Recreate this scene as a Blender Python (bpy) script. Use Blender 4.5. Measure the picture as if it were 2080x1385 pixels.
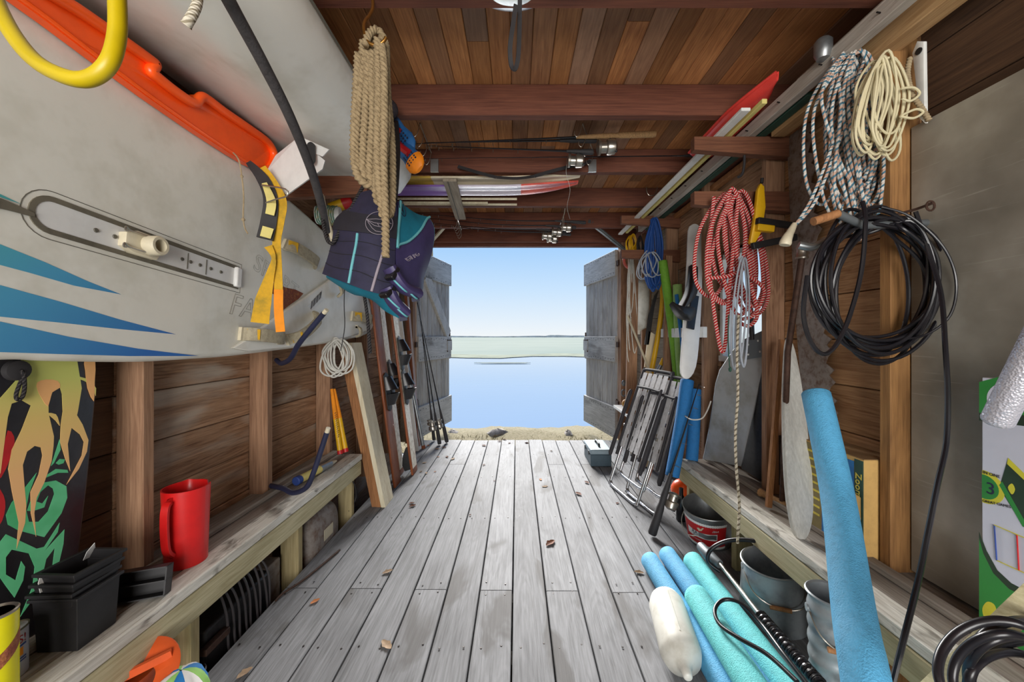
import bpy, bmesh, math, random
from mathutils import Vector, Matrix, Quaternion
R = random.Random(7)
scene = bpy.context.scene
COL = scene.collection
for o in list(bpy.data.objects): bpy.data.objects.remove(o)

# ------------------------------------------------------------------ camera
F, CX, CY, H = 772.0, 1050.0, 684.0, 1.14      # focal length and vanishing point in pixels of a 2080 x 1385 frame, eye height
cam_data = bpy.data.cameras.new('camera'); cam = bpy.data.objects.new('camera', cam_data); COL.objects.link(cam)
cam_data.sensor_width = 36.0; cam_data.lens = 36.0 * F / 2080.0
cam_data.shift_x = -(CX - 1040.0) / 2080.0; cam_data.shift_y = -(692.5 - CY) / 2080.0
cam.location = (0, 0, H); cam.rotation_euler = (math.pi / 2, 0, 0); cam_data.clip_start = 0.02; cam_data.clip_end = 5000
scene.camera = cam

# ------------------------------------------------------------------ world, sun, exposure
def lin(c):
    r = []
    for x in c[:3]:
        x /= 255.0
        r.append(x / 12.92 if x <= 0.04045 else ((x + 0.055) / 1.055) ** 2.4)
    return (r[0], r[1], r[2], 1.0)
world = bpy.data.worlds.new('sky'); scene.world = world; world.use_nodes = True
wn = world.node_tree.nodes; wl = world.node_tree.links; wn.clear()
wo = wn.new('ShaderNodeOutputWorld'); wb = wn.new('ShaderNodeBackground'); wc = wn.new('ShaderNodeTexCoord'); wx = wn.new('ShaderNodeSeparateXYZ'); wr = wn.new('ShaderNodeValToRGB')
wl.new(wc.outputs['Generated'], wx.inputs[0]); wl.new(wx.outputs['Z'], wr.inputs[0]); wl.new(wr.outputs[0], wb.inputs[0]); wl.new(wb.outputs[0], wo.inputs[0])
e = wr.color_ramp.elements
e[0].position = 0.0; e[0].color = lin((238, 243, 246)); e[1].position = 1.0; e[1].color = lin((98, 150, 220))
for p, c in ((0.045, (224, 237, 248)), (0.12, (200, 226, 250)), (0.23, (165, 207, 249)), (0.5, (130, 180, 240))):
    k = e.new(p); k.color = lin(c)
wb.inputs['Strength'].default_value = 0.25
sun_d = bpy.data.lights.new('sun', 'SUN'); sun = bpy.data.objects.new('sun', sun_d); COL.objects.link(sun)
sun_d.energy = 2.7; sun_d.angle = math.radians(25); sun_d.color = (1.0, 0.97, 0.93)
sun.rotation_euler = Vector((0.08, -1.0, -0.53)).to_track_quat('-Z', 'Y').to_euler(); sun.location = (0, 9, 5)
# unseen fill lamp added behind the camera to brighten the interior
back_d = bpy.data.lights.new('added_back_fill', 'AREA'); back = bpy.data.objects.new('added_back_fill', back_d); COL.objects.link(back)
back_d.shape = 'RECTANGLE'; back_d.size = 2.0; back_d.size_y = 1.9; back_d.energy = 38.0; back_d.color = (1.0, 0.97, 0.92)
back.location = (0, -2.5, 1.15); back.rotation_euler = (math.pi / 2, 0, 0)
scene.view_settings.view_transform = 'Standard'; scene.view_settings.look = 'None'
scene.view_settings.gamma = 1.0; scene.view_settings.use_curve_mapping = False
scene.view_settings.exposure = 2.05

# ------------------------------------------------------------------ pixel -> point helpers (each with a real distance)
def P(px, py, Y): return Vector(((px - CX) / F * Y, Y, H + (CY - py) / F * Y))
def PX(px, py, X): return P(px, py, X * F / (px - CX))
def PZ(px, py, z): return P(px, py, (H - z) * F / (py - CY))

# ------------------------------------------------------------------ materials
MATS = {}
def newmat(name):
    m = bpy.data.materials.new(name); m.use_nodes = True; MATS[name] = m
    nt = m.node_tree; b = nt.nodes['Principled BSDF']
    return m, nt, nt.nodes, nt.links, b
def mixrgb(n, l, fac, a, b, bt='MIX'):
    x = n.new('ShaderNodeMix'); x.data_type = 'RGBA'; x.blend_type = bt
    for sock, v in ((x.inputs[0], fac), (x.inputs[6], a), (x.inputs[7], b)):
        if hasattr(v, 'is_output'): l.new(v, sock)
        else: sock.default_value = v
    return x.outputs[2]
def ramp(n, l, src, stops):
    r = n.new('ShaderNodeValToRGB'); l.new(src, r.inputs[0]); e = r.color_ramp.elements
    e[0].position, e[0].color = stops[0]; e[1].position, e[1].color = stops[-1]
    for p, c in stops[1:-1]:
        k = e.new(p); k.color = c
    return r.outputs[0]
def simple(name, col, rough=0.5, metal=0.0, var=0.12, scale=14.0, bump=0.0, bscale=60.0, spec=0.5, trans=0.0, coat=0.0, col2=None, sss=0.0):
    m, nt, n, l, b = newmat(name)
    tc = n.new('ShaderNodeTexCoord')
    no = n.new('ShaderNodeTexNoise'); no.inputs['Scale'].default_value = scale; no.inputs['Detail'].default_value = 4; no.inputs['Roughness'].default_value = 0.65
    l.new(tc.outputs['Object'], no.inputs['Vector'])
    c1 = lin(col); c2 = lin(col2) if col2 else tuple(x * (1 - 2 * var) for x in c1[:3]) + (1,)
    c3 = tuple(min(1, x * (1 + var)) for x in c1[:3]) + (1,)
    l.new(ramp(n, l, no.outputs['Fac'], [(0.30, c2), (0.52, c1), (0.75, c3)]), b.inputs['Base Color'])
    b.inputs['Roughness'].default_value = rough; b.inputs['Metallic'].default_value = metal; b.inputs['Specular IOR Level'].default_value = spec
    if trans: b.inputs['Transmission Weight'].default_value = trans
    if coat: b.inputs['Coat Weight'].default_value = coat
    if sss: b.inputs['Subsurface Weight'].default_value = sss; b.inputs['Subsurface Radius'].default_value = (0.02, 0.02, 0.02)
    if bump:
        n2 = n.new('ShaderNodeTexNoise'); n2.inputs['Scale'].default_value = bscale; n2.inputs['Detail'].default_value = 3; l.new(tc.outputs['Object'], n2.inputs['Vector'])
        bp = n.new('ShaderNodeBump'); bp.inputs['Strength'].default_value = bump; bp.inputs['Distance'].default_value = 0.01; l.new(n2.outputs['Fac'], bp.inputs['Height']); l.new(bp.outputs[0], b.inputs['Normal'])
    return m
def wood(name, dark, light, axis=1, rnd=0.5, rough=0.75, ring=1.0, fine=1.0, stain=None, stain_amt=0.4, alt=None, bump=0.25, seedscale=1.0, slo=0.56, shi=0.72):
    """grain along one local axis, a colour shift for each object, knots and stains of its own"""
    m, nt, n, l, b = newmat(name)
    tc = n.new('ShaderNodeTexCoord'); oi = n.new('ShaderNodeObjectInfo')
    off = n.new('ShaderNodeVectorMath'); off.operation = 'SCALE'; off.inputs[0].default_value = (37.0, 53.0, 71.0); l.new(oi.outputs['Random'], off.inputs['Scale'])
    ad = n.new('ShaderNodeVectorMath'); ad.operation = 'ADD'; l.new(tc.outputs['Object'], ad.inputs[0]); l.new(off.outputs[0], ad.inputs[1])
    def stretched(across, along):
        mp = n.new('ShaderNodeMapping'); s = [across] * 3; s[axis] = along; mp.inputs['Scale'].default_value = s; l.new(ad.outputs[0], mp.inputs['Vector']); return mp.outputs[0]
    n1 = n.new('ShaderNodeTexNoise'); n1.inputs['Scale'].default_value = 1.0; n1.inputs['Detail'].default_value = 3; n1.inputs['Distortion'].default_value = 1.6
    l.new(stretched(9 * ring, 1.1 * ring), n1.inputs['Vector'])
    sn = n.new('ShaderNodeMath'); sn.operation = 'MULTIPLY'; sn.inputs[1].default_value = 42.0; l.new(n1.outputs['Fac'], sn.inputs[0])
    s2 = n.new('ShaderNodeMath'); s2.operation = 'SINE'; l.new(sn.outputs[0], s2.inputs[0])
    n2 = n.new('ShaderNodeTexNoise'); n2.inputs['Scale'].default_value = 1.0; n2.inputs['Detail'].default_value = 5; n2.inputs['Roughness'].default_value = 0.7
    l.new(stretched(150 * fine, 5 * fine), n2.inputs['Vector'])
    n3 = n.new('ShaderNodeTexNoise'); n3.inputs['Scale'].default_value = 1.0; n3.inputs['Detail'].default_value = 4; l.new(stretched(6, 2.2), n3.inputs['Vector'])
    f = n.new('ShaderNodeMath'); f.operation = 'MULTIPLY_ADD'; f.inputs[1].default_value = 0.06; l.new(s2.outputs[0], f.inputs[0]); l.new(n2.outputs['Fac'], f.inputs[2])
    g = n.new('ShaderNodeMath'); g.operation = 'MULTIPLY_ADD'; g.inputs[1].default_value = 0.55; g.inputs[2].default_value = -0.275; l.new(n3.outputs['Fac'], g.inputs[0])
    h = n.new('ShaderNodeMath'); h.operation = 'ADD'; l.new(f.outputs[0], h.inputs[0]); l.new(g.outputs[0], h.inputs[1])
    c = ramp(n, l, h.outputs[0], [(0.22, lin(dark)), (0.78, lin(light))])
    if alt:
        wn_ = n.new('ShaderNodeTexWhiteNoise'); wn_.noise_dimensions = '1D'; l.new(oi.outputs['Random'], wn_.inputs['W'])
        c = mixrgb(n, l, ramp(n, l, wn_.outputs['Value'], [(0.45, (0, 0, 0, 1)), (1.0, (1, 1, 1, 1))]), c, mixrgb(n, l, h.outputs[0], lin(alt[0]), lin(alt[1])))
    if rnd:
        hv = n.new('ShaderNodeMapRange'); hv.inputs['To Min'].default_value = 1 - rnd; hv.inputs['To Max'].default_value = 1 + rnd * 0.6; l.new(oi.outputs['Random'], hv.inputs['Value'])
        vm = n.new('ShaderNodeVectorMath'); vm.operation = 'SCALE'; l.new(c, vm.inputs[0]); l.new(hv.outputs[0], vm.inputs['Scale']); c = vm.outputs[0]
    if stain:
        n4 = n.new('ShaderNodeTexNoise'); n4.inputs['Scale'].default_value = 1.0; n4.inputs['Detail'].default_value = 4; n4.inputs['Distortion'].default_value = 0.6; l.new(stretched(5 * seedscale, 1.6 * seedscale), n4.inputs['Vector'])
        fa = ramp(n, l, n4.outputs['Fac'], [(slo, (0, 0, 0, 1)), (shi, (stain_amt,) * 3 + (1,))])
        c = mixrgb(n, l, fa, c, lin(stain))
    l.new(c, b.inputs['Base Color']); b.inputs['Roughness'].default_value = rough; b.inputs['Specular IOR Level'].default_value = 0.3
    if bump:
        bp = n.new('ShaderNodeBump'); bp.inputs['Strength'].default_value = bump; bp.inputs['Distance'].default_value = 0.004; l.new(h.outputs[0], bp.inputs['Height']); l.new(bp.outputs[0], b.inputs['Normal'])
    return m
def uvrope(name, base, fleck, ku=60.0, nv=1.0, duty=0.3, rough=0.85, base2=None, k2=3.0, bump=0.6):
    """laid or braided cord: pattern along and round the strand"""
    m, nt, n, l, b = newmat(name)
    uv = n.new('ShaderNodeUVMap'); sx = n.new('ShaderNodeSeparateXYZ'); l.new(uv.outputs[0], sx.inputs[0])
    def wave(k, nvv):
        a = n.new('ShaderNodeMath'); a.operation = 'MULTIPLY'; a.inputs[1].default_value = k * 2 * math.pi; l.new(sx.outputs['X'], a.inputs[0])
        c = n.new('ShaderNodeMath'); c.operation = 'MULTIPLY_ADD'; c.inputs[1].default_value = nvv * 2 * math.pi; l.new(sx.outputs['Y'], c.inputs[0]); l.new(a.outputs[0], c.inputs[2])
        s = n.new('ShaderNodeMath'); s.operation = 'SINE'; l.new(c.outputs[0], s.inputs[0])
        q = n.new('ShaderNodeMath'); q.operation = 'MULTIPLY_ADD'; q.inputs[1].default_value = 0.5; q.inputs[2].default_value = 0.5; l.new(s.outputs[0], q.inputs[0])
        return q.outputs[0]
    w = wave(ku, nv)
    c0 = lin(base)
    if base2: c0 = mixrgb(n, l, ramp(n, l, wave(k2, 0.0), [(0.42, (0, 0, 0, 1)), (0.55, (1, 1, 1, 1))]), lin(base), lin(base2))
    fa = ramp(n, l, w, [(1 - duty - 0.12, (0, 0, 0, 1)), (1 - duty + 0.1, (1, 1, 1, 1))])
    l.new(mixrgb(n, l, fa, c0, lin(fleck)), b.inputs['Base Color'])
    b.inputs['Roughness'].default_value = rough; b.inputs['Specular IOR Level'].default_value = 0.25
    bp = n.new('ShaderNodeBump'); bp.inputs['Strength'].default_value = bump; bp.inputs['Distance'].default_value = 0.003; l.new(wave(ku * 2, 1.0), bp.inputs['Height']); l.new(bp.outputs[0], b.inputs['Normal'])
    return m

# ------------------------------------------------------------------ mesh builder
def frame(d, up=Vector((0, 0, 1))):
    d = d.normalized()
    if abs(d.dot(up)) > 0.98: up = Vector((0, 1, 0)) if abs(d.y) < 0.9 else Vector((1, 0, 0))
    s = d.cross(up).normalized(); u = s.cross(d).normalized()
    return d, s, u
def smooth_path(pts, n=6, closed=False):
    """Catmull-Rom through the points"""
    pts = [Vector(p) for p in pts]; N = len(pts); out = []
    rng = N if closed else N - 1
    for i in range(rng):
        if closed: p0, p1, p2, p3 = pts[i - 1], pts[i], pts[(i + 1) % N], pts[(i + 2) % N]
        else: p0, p1, p2, p3 = pts[max(i - 1, 0)], pts[i], pts[i + 1], pts[min(i + 2, N - 1)]
        for k in range(n):
            t = k / n
            out.append(0.5 * ((2 * p1) + (p2 - p0) * t + (2 * p0 - 5 * p1 + 4 * p2 - p3) * t * t + (3 * p1 - p0 - 3 * p2 + p3) * t ** 3))
    if not closed: out.append(pts[-1])
    return out
class MB:
    def __init__(s): s.v = []; s.f = []; s.uv = {}; s.m = {}
    def face(s, idx, mat=0):
        s.f.append(tuple(idx))
        if mat: s.m[len(s.f) - 1] = mat
    def box(s, c, size, rot=None, mat=0):
        c = Vector(c); h = Vector(size) * 0.5; b = len(s.v)
        for x in (-1, 1):
            for y in (-1, 1):
                for z in (-1, 1):
                    p = Vector((x * h.x, y * h.y, z * h.z))
                    if rot is not None: p = rot @ p
                    s.v.append(c + p)
        for q in ((0, 1, 3, 2), (4, 6, 7, 5), (0, 4, 5, 1), (2, 3, 7, 6), (0, 2, 6, 4), (1, 5, 7, 3)): s.face([b + i for i in q], mat)
        return s
    def bx(s, x0, x1, y0, y1, z0, z1, mat=0):
        return s.box(((x0 + x1) / 2, (y0 + y1) / 2, (z0 + z1) / 2), (abs(x1 - x0), abs(y1 - y0), abs(z1 - z0)), None, mat)
    def beam(s, p0, p1, w, h, up=(0, 0, 1), mat=0):
        p0 = Vector(p0); p1 = Vector(p1); d, sd, u = frame(p1 - p0, Vector(up)); b = len(s.v)
        for p in (p0, p1):
            for a, c in ((-1, -1), (1, -1), (1, 1), (-1, 1)): s.v.append(p + sd * (a * w / 2) + u * (c * h / 2))
        for q in ((3, 2, 1, 0), (4, 5, 6, 7), (0, 1, 5, 4), (1, 2, 6, 5), (2, 3, 7, 6), (3, 0, 4, 7)): s.face([b + i for i in q], mat)
        return s
    def tube(s, pts, r, n=8, closed=False, cap=True, prof=None, twist=0.0, mat=0, up=None, uscale=1.0):
        """sweep a round (or given) profile along the points; u of the uv map is metres along, v is round"""
        pts = [Vector(p) for p in pts]; N = len(pts); rad = r if isinstance(r, (list, tuple)) else [r] * N
        T = []
        for i in range(N):
            if closed: t = pts[(i + 1) % N] - pts[i - 1]
            else: t = pts[min(i + 1, N - 1)] - pts[max(i - 1, 0)]
            T.append(t.normalized() if t.length > 1e-9 else Vector((0, 0, 1)))
        _, sd, u = frame(T[0], Vector(up) if up else Vector((0, 0, 1)))
        base = len(s.v); L = 0.0; Ls = []; m = len(prof) if prof else n
        for i in range(N):
            if i:
                L += (pts[i] - pts[i - 1]).length
                ax = T[i - 1].cross(T[i])
                if ax.length > 1e-7:
                    q = Quaternion(ax.normalized(), T[i - 1].angle(T[i])); sd = q @ sd; u = q @ u
            Ls.append(L); tw = twist * L
            for k in range(m):
                if prof:
                    a, c = prof[k]; ca, sa = math.cos(tw), math.sin(tw); a, c = a * ca - c * sa, a * sa + c * ca
                else:
                    an = 2 * math.pi * k / n + tw; a, c = math.cos(an), math.sin(an)
                s.v.append(pts[i] + (sd * a + u * c) * rad[i])
        segs = N if closed else N - 1
        for i in range(segs):
            j = (i + 1) % N
            u0 = Ls[i] * uscale; u1 = (Ls[j] if j else L + (pts[0] - pts[-1]).length) * uscale
            for k in range(m):
                k2 = (k + 1) % m
                s.face((base + i * m + k, base + i * m + k2, base + j * m + k2, base + j * m + k), mat)
                s.uv[len(s.f) - 1] = ((u0, k / m), (u0, (k + 1) / m), (u1, (k + 1) / m), (u1, k / m))
        if cap and not closed:
            s.face([base + k for k in range(m)][::-1], mat); s.face([base + (N - 1) * m + k for k in range(m)], mat)
        return s
    def lathe(s, prof, base=(0, 0, 0), axis=(0, 0, 1), n=24, cap0=True, cap1=True, mat=0, sx=1.0, sy=1.0, up=None):
        base = Vector(base); d, sd, u = frame(Vector(axis), Vector(up) if up else Vector((0, 1, 0.001))); b = len(s.v); m = len(prof)
        for r, h in prof:
            for k in range(n):
                a = 2 * math.pi * k / n; s.v.append(base + d * h + sd * (math.cos(a) * r * sx) + u * (math.sin(a) * r * sy))
        for i in range(m - 1):
            for k in range(n):
                k2 = (k + 1) % n; s.face((b + i * n + k, b + i * n + k2, b + (i + 1) * n + k2, b + (i + 1) * n + k), mat)
        if cap0: s.face([b + k for k in range(n)][::-1], mat)
        if cap1: s.face([b + (m - 1) * n + k for k in range(n)], mat)
        return s
    def rings(s, rings, cap0=True, cap1=True, closed=False, mat=0):
        b = len(s.v); m = len(rings[0]); N = len(rings)
        for r in rings: s.v += [Vector(p) for p in r]
        for i in range(N if closed else N - 1):
            j = (i + 1) % N
            for k in range(m):
                k2 = (k + 1) % m; s.face((b + i * m + k, b + i * m + k2, b + j * m + k2, b + j * m + k), mat)
        if not closed:
            if cap0: s.face([b + k for k in range(m)][::-1], mat)
            if cap1: s.face([b + (N - 1) * m + k for k in range(m)], mat)
        return s
    def slab(s, poly, t, bev=0.0, mat=0, seg=1):
        """extrude a planar outline (3D points) along vector t, edges rounded by insets"""
        poly = [Vector(p) for p in poly]; t = Vector(t); c = sum(poly, Vector()) / len(poly); th = t.length; nrm = t.normalized(); N = len(poly)
        def inset(dist):
            if dist <= 0: return poly
            out = []
            for i in range(N):
                a, b_, c_ = poly[i - 1], poly[i], poly[(i + 1) % N]
                e0 = (b_ - a).normalized() if (b_ - a).length > 1e-9 else Vector(); e1 = (c_ - b_).normalized() if (c_ - b_).length > 1e-9 else e0
                tn = (e0 + e1).normalized() if (e0 + e1).length > 1e-6 else e1
                nn = nrm.cross(tn)
                if nn.dot(c - b_) < 0 and s_or > 0: pass
                out.append(b_ + nn * (dist * s_or))
            return out
        area = Vector()
        for i in range(N): area += poly[i].cross(poly[(i + 1) % N])
        s_or = 1 if area.dot(nrm) > 0 else -1
        if bev <= 0: R_ = [poly, [p + t for p in poly]]
        else:
            R_ = []
            st = [(bev * (1 - math.cos(math.pi / 2 * k / (seg + 1)) ), bev * (1 - math.sin(math.pi / 2 * k / (seg + 1)))) for k in range(seg + 2)]
            # st: inset, height  from side tangent to the face
            lay = [(bev * (1 - math.sin(math.pi / 2 * k / (seg + 1))), bev * (1 - math.cos(math.pi / 2 * k / (seg + 1)))) for k in range(seg + 2)]
            for ins, hh in lay: R_.append([p + nrm * hh for p in inset(ins)])
            for ins, hh in reversed(lay): R_.append([p + nrm * (th - hh) for p in inset(ins)])
        return s.rings(R_, mat=mat)
    def sheet(s, fn, nu, nv, th=0.0, mat=0, closed_u=False):
        """surface fn(u,v) with u,v in 0..1, given thickness along its normal"""
        g = [[Vector(fn(i / nu, j / nv)) for j in range(nv + 1)] for i in range(nu + 1)]
        def nr(i, j):
            a = g[min(i + 1, nu)][j] - g[max(i - 1, 0)][j]; b = g[i][min(j + 1, nv)] - g[i][max(j - 1, 0)]; c = a.cross(b)
            return c.normalized() if c.length > 1e-12 else Vector((0, 0, 1))
        b = len(s.v); W = nv + 1
        for i in range(nu + 1):
            for j in range(nv + 1): s.v.append(g[i][j] + (nr(i, j) * (th / 2) if th else Vector()))
        for i in range(nu):
            for j in range(nv): 
                s.face((b + i * W + j, b + (i + 1) * W + j, b + (i + 1) * W + j + 1, b + i * W + j + 1), mat)
                s.uv[len(s.f) - 1] = ((i / nu, j / nv), ((i + 1) / nu, j / nv), ((i + 1) / nu, (j + 1) / nv), (i / nu, (j + 1) / nv))
        if th:
            b2 = len(s.v)
            for i in range(nu + 1):
                for j in range(nv + 1): s.v.append(g[i][j] - nr(i, j) * (th / 2))
            for i in range(nu):
                for j in range(nv):
                    s.face((b2 + i * W + j, b2 + i * W + j + 1, b2 + (i + 1) * W + j + 1, b2 + (i + 1) * W + j), mat)
                    s.uv[len(s.f) - 1] = ((i / nu, j / nv), (i / nu, (j + 1) / nv), ((i + 1) / nu, (j + 1) / nv), ((i + 1) / nu, j / nv))
            for i in range(nu):
                s.face((b + i * W, b2 + i * W, b2 + (i + 1) * W, b + (i + 1) * W), mat); s.face((b + i * W + nv, b + (i + 1) * W + nv, b2 + (i + 1) * W + nv, b2 + i * W + nv), mat)
            for j in range(nv):
                s.face((b + j, b + j + 1, b2 + j + 1, b2 + j), mat); s.face((b + nu * W + j, b2 + nu * W + j, b2 + nu * W + j + 1, b + nu * W + j + 1), mat)
        return s
    def ball(s, c, r, n=14, m=8, sc=(1, 1, 1), mat=0):
        c = Vector(c); b = len(s.v)
        for i in range(m + 1):
            th = math.pi * i / m
            rr = max(math.sin(th), 0.02)
            for k in range(n):
                a = 2 * math.pi * k / n; s.v.append(c + Vector((r * sc[0] * rr * math.cos(a), r * sc[1] * rr * math.sin(a), r * sc[2] * math.cos(th))))
        for i in range(m):
            for k in range(n):
                k2 = (k + 1) % n; s.face((b + i * n + k, b + (i + 1) * n + k, b + (i + 1) * n + k2, b + i * n + k2), mat)
        s.face([b + k for k in range(n)], mat); s.face([b + m * n + k for k in range(n)][::-1], mat)
        return s
    def build(s, name, mat, parent=None, smooth=True, angle=40, bevel=0.0, origin=None, bseg=2):
        vs = s.v
        if parent is not None: o0 = WORLD.get(parent.name, Vector())
        elif origin is not None: o0 = Vector(origin)
        else:
            xs = [v.x for v in vs]; ys = [v.y for v in vs]; zs = [v.z for v in vs]
            o0 = Vector(((min(xs) + max(xs)) / 2, (min(ys) + max(ys)) / 2, min(zs)))
        me = bpy.data.meshes.new(name); me.from_pydata([tuple(v - o0) for v in vs], [], s.f); me.update()
        mats = mat if isinstance(mat, (list, tuple)) else [mat]
        for mm in mats: me.materials.append(MATS[mm] if isinstance(mm, str) else mm)
        for i, k in s.m.items(): me.polygons[i].material_index = k
        if s.uv:
            ul = me.uv_layers.new(name='UVMap')
            for i, cs in s.uv.items():
                p = me.polygons[i]
                for li, c in zip(p.loop_indices, cs): ul.data[li].uv = c
        bm = bmesh.new(); bm.from_mesh(me); bmesh.ops.recalc_face_normals(bm, faces=bm.faces); bm.to_mesh(me); bm.free()
        if smooth:
            me.polygons.foreach_set('use_smooth', [True] * len(me.polygons)); me.set_sharp_from_angle(angle=math.radians(angle))
        o = bpy.data.objects.new(name, me); COL.objects.link(o)
        if parent is not None: o.parent = parent; WORLD[o.name] = o0
        else: o.location = o0; WORLD[o.name] = o0
        if bevel:
            bv = o.modifiers.new('bevel', 'BEVEL'); bv.width = bevel; bv.segments = bseg; bv.limit_method = 'ANGLE'; bv.angle_limit = math.radians(50)
        return o
WORLD = {}
def thing(name, label, cat, loc, group=None):
    o = bpy.data.objects.new(name, None); COL.objects.link(o); o.location = loc; o.empty_display_size = 0.05
    o['label'] = label; o['category'] = cat
    if group: o['group'] = group
    WORLD[o.name] = Vector(loc); return o
def tag(o, label, cat, group=None):
    o['label'] = label; o['category'] = cat
    if group: o['group'] = group
    return o
def structure(o, label=None):
    o['kind'] = 'structure'
    if label: o['label'] = label
    return o
def sempty(name, loc=(0, 0, 0), label=None):
    o = bpy.data.objects.new(name, None); COL.objects.link(o); o.location = loc; o.empty_display_size = 0.05; o['kind'] = 'structure'; WORLD[o.name] = Vector(loc)
    if label: o['label'] = label
    return o
def inst(name, mesh, parent, loc, rot=(0, 0, 0), scale=(1, 1, 1)):
    o = bpy.data.objects.new(name, mesh); COL.objects.link(o); o.parent = parent
    o.location = Vector(loc) - WORLD.get(parent.name, Vector()) if parent else loc; o.rotation_euler = rot; o.scale = scale
    return o
UNIT = {}
def unit_box(mat, key=None):
    """a unit box mesh of one material, shared by all pieces made from it"""
    k = key or mat
    if k not in UNIT:
        mb = MB(); mb.box((0, 0, 0), (1, 1, 1)); me = bpy.data.meshes.new('piece_' + k); me.from_pydata([tuple(v) for v in mb.v], [], mb.f)
        me.materials.append(MATS[mat]); UNIT[k] = me
    return UNIT[k]
# ------------------------------------------------------------------ materials of the shed
wood('m_floor', (97, 98, 100), (147, 149, 153), axis=1, rnd=0.14, rough=0.75, ring=1.0, stain=(84, 82, 80), stain_amt=0.7, bump=0.45, slo=0.57, shi=0.63)
wood('m_ceil', (146, 92, 56), (212, 150, 96), axis=1, rnd=0.38, rough=0.55, ring=0.8, alt=((120, 92, 76), (182, 148, 124)), stain=(92, 58, 40), stain_amt=0.45, bump=0.12)
wood('m_joist', (84, 47, 36), (126, 77, 58), axis=0, rnd=0.12, rough=0.7, ring=0.6, stain=(56, 34, 28), stain_amt=0.4, bump=0.15)
wood('m_stud', (108, 75, 55), (172, 135, 106), axis=2, rnd=0.15, rough=0.8, ring=0.7, stain=(96, 74, 58), stain_amt=0.5)
wood('m_stud_gold', (108, 74, 42), (168, 124, 76), axis=2, rnd=0.08, rough=0.75, ring=0.7, stain=(74, 50, 28), stain_amt=0.6)
wood('m_siding', (104, 70, 48), (192, 152, 118), axis=1, rnd=0.22, rough=0.8, ring=0.7, stain=(196, 184, 168), stain_amt=0.7, bump=0.6)
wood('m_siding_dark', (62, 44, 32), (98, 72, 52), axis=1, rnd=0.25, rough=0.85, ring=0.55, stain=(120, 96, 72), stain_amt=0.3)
wood('m_siding_light', (134, 92, 60), (206, 164, 120), axis=1, rnd=0.2, rough=0.8, ring=1.0, stain=(110, 76, 52), stain_amt=0.5, bump=0.5)
wood('m_door', (126, 120, 114), (192, 188, 182), axis=2, rnd=0.14, rough=0.8, ring=1.0, stain=(86, 80, 74), stain_amt=0.6, bump=0.5)
wood('m_door_h', (150, 147, 143), (204, 202, 198), axis=0, rnd=0.06, rough=0.8, ring=1.0, stain=(74, 70, 66), stain_amt=0.7, bump=0.4)
wood('m_bench', (108, 98, 88), (158, 150, 140), axis=1, rnd=0.12, rough=0.85, ring=0.8, stain=(96, 66, 48), stain_amt=0.6)
wood('m_bench_worn', (170, 164, 152), (228, 226, 218), axis=1, rnd=0.05, rough=0.9, ring=1.4, stain=(82, 74, 62), stain_amt=0.9, seedscale=5.0, bump=0.6)
wood('m_rail', (158, 148, 112), (206, 198, 164), axis=1, rnd=0.06, rough=0.8, ring=0.7, stain=(140, 120, 84), stain_amt=0.5)
wood('m_post', (142, 128, 88), (196, 180, 138), axis=2, rnd=0.1, rough=0.8, ring=0.9, stain=(92, 108, 48), stain_amt=0.5)
wood('m_arm', (84, 50, 36), (128, 84, 60), axis=0, rnd=0.12, rough=0.7, ring=1.3, bump=0.15)
wood('m_wall_grey', (128, 116, 100), (180, 168, 150), axis=1, rnd=0.1, rough=0.8, ring=0.6, stain=(100, 88, 72), stain_amt=0.4)
simple('m_dark', (38, 32, 28), 0.9)
simple('m_soil', (44, 38, 32), 0.95, scale=8, bump=0.6)
simple('m_rust', (78, 56, 46), 0.7, 0.5, var=0.25, scale=40)
simple('m_nail', (48, 44, 42), 0.5, 0.8)
simple('m_galv', (166, 170, 172), 0.38, 0.85, var=0.18, scale=9)

PLK = {}
def plank_mesh(size, mat, ch=0.003):
    k = (tuple(round(x, 4) for x in size), mat)
    if k not in PLK:
        a = max(range(3), key=lambda i: size[i]); o = [i for i in range(3) if i != a]
        w, h = size[o[0]] / 2, size[o[1]] / 2; c = min(ch, w * 0.4, h * 0.4); L = size[a] / 2
        pr = [(-w + c, -h), (w - c, -h), (w, -h + c), (w, h - c), (w - c, h), (-w + c, h), (-w, h - c), (-w, -h + c)]
        vs = []
        for e_ in (-L, L):
            for x, y in pr:
                v = [0, 0, 0]; v[a] = e_; v[o[0]] = x; v[o[1]] = y; vs.append(tuple(v))
        fs = [tuple(range(8))[::-1], tuple(range(8, 16))] + [(i, (i + 1) % 8, 8 + (i + 1) % 8, 8 + i) for i in range(8)]
        me = bpy.data.meshes.new('plank'); me.from_pydata(vs, [], fs); me.materials.append(MATS[mat])
        bm = bmesh.new(); bm.from_mesh(me); bmesh.ops.recalc_face_normals(bm, faces=bm.faces); bm.to_mesh(me); bm.free(); PLK[k] = me
    return PLK[k]
def plank(name, parent, x0, x1, y0, y1, z0, z1, mat, rot=(0, 0, 0), ch=0.003):
    return inst(name, plank_mesh((abs(x1 - x0), abs(y1 - y0), abs(z1 - z0)), mat, ch), parent, ((x0 + x1) / 2, (y0 + y1) / 2, (z0 + z1) / 2), rot)

YB, YD = -2.6, 4.22            # back and front of the shed
XW, XS = 1.315, 1.225          # siding face, stud face
ZC = H + 1.208                 # ceiling planks
ZJ = H + 1.06                  # joist bottoms
XF = 1.05                      # floor edge
ZB = 0.37                      # bench top

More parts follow.
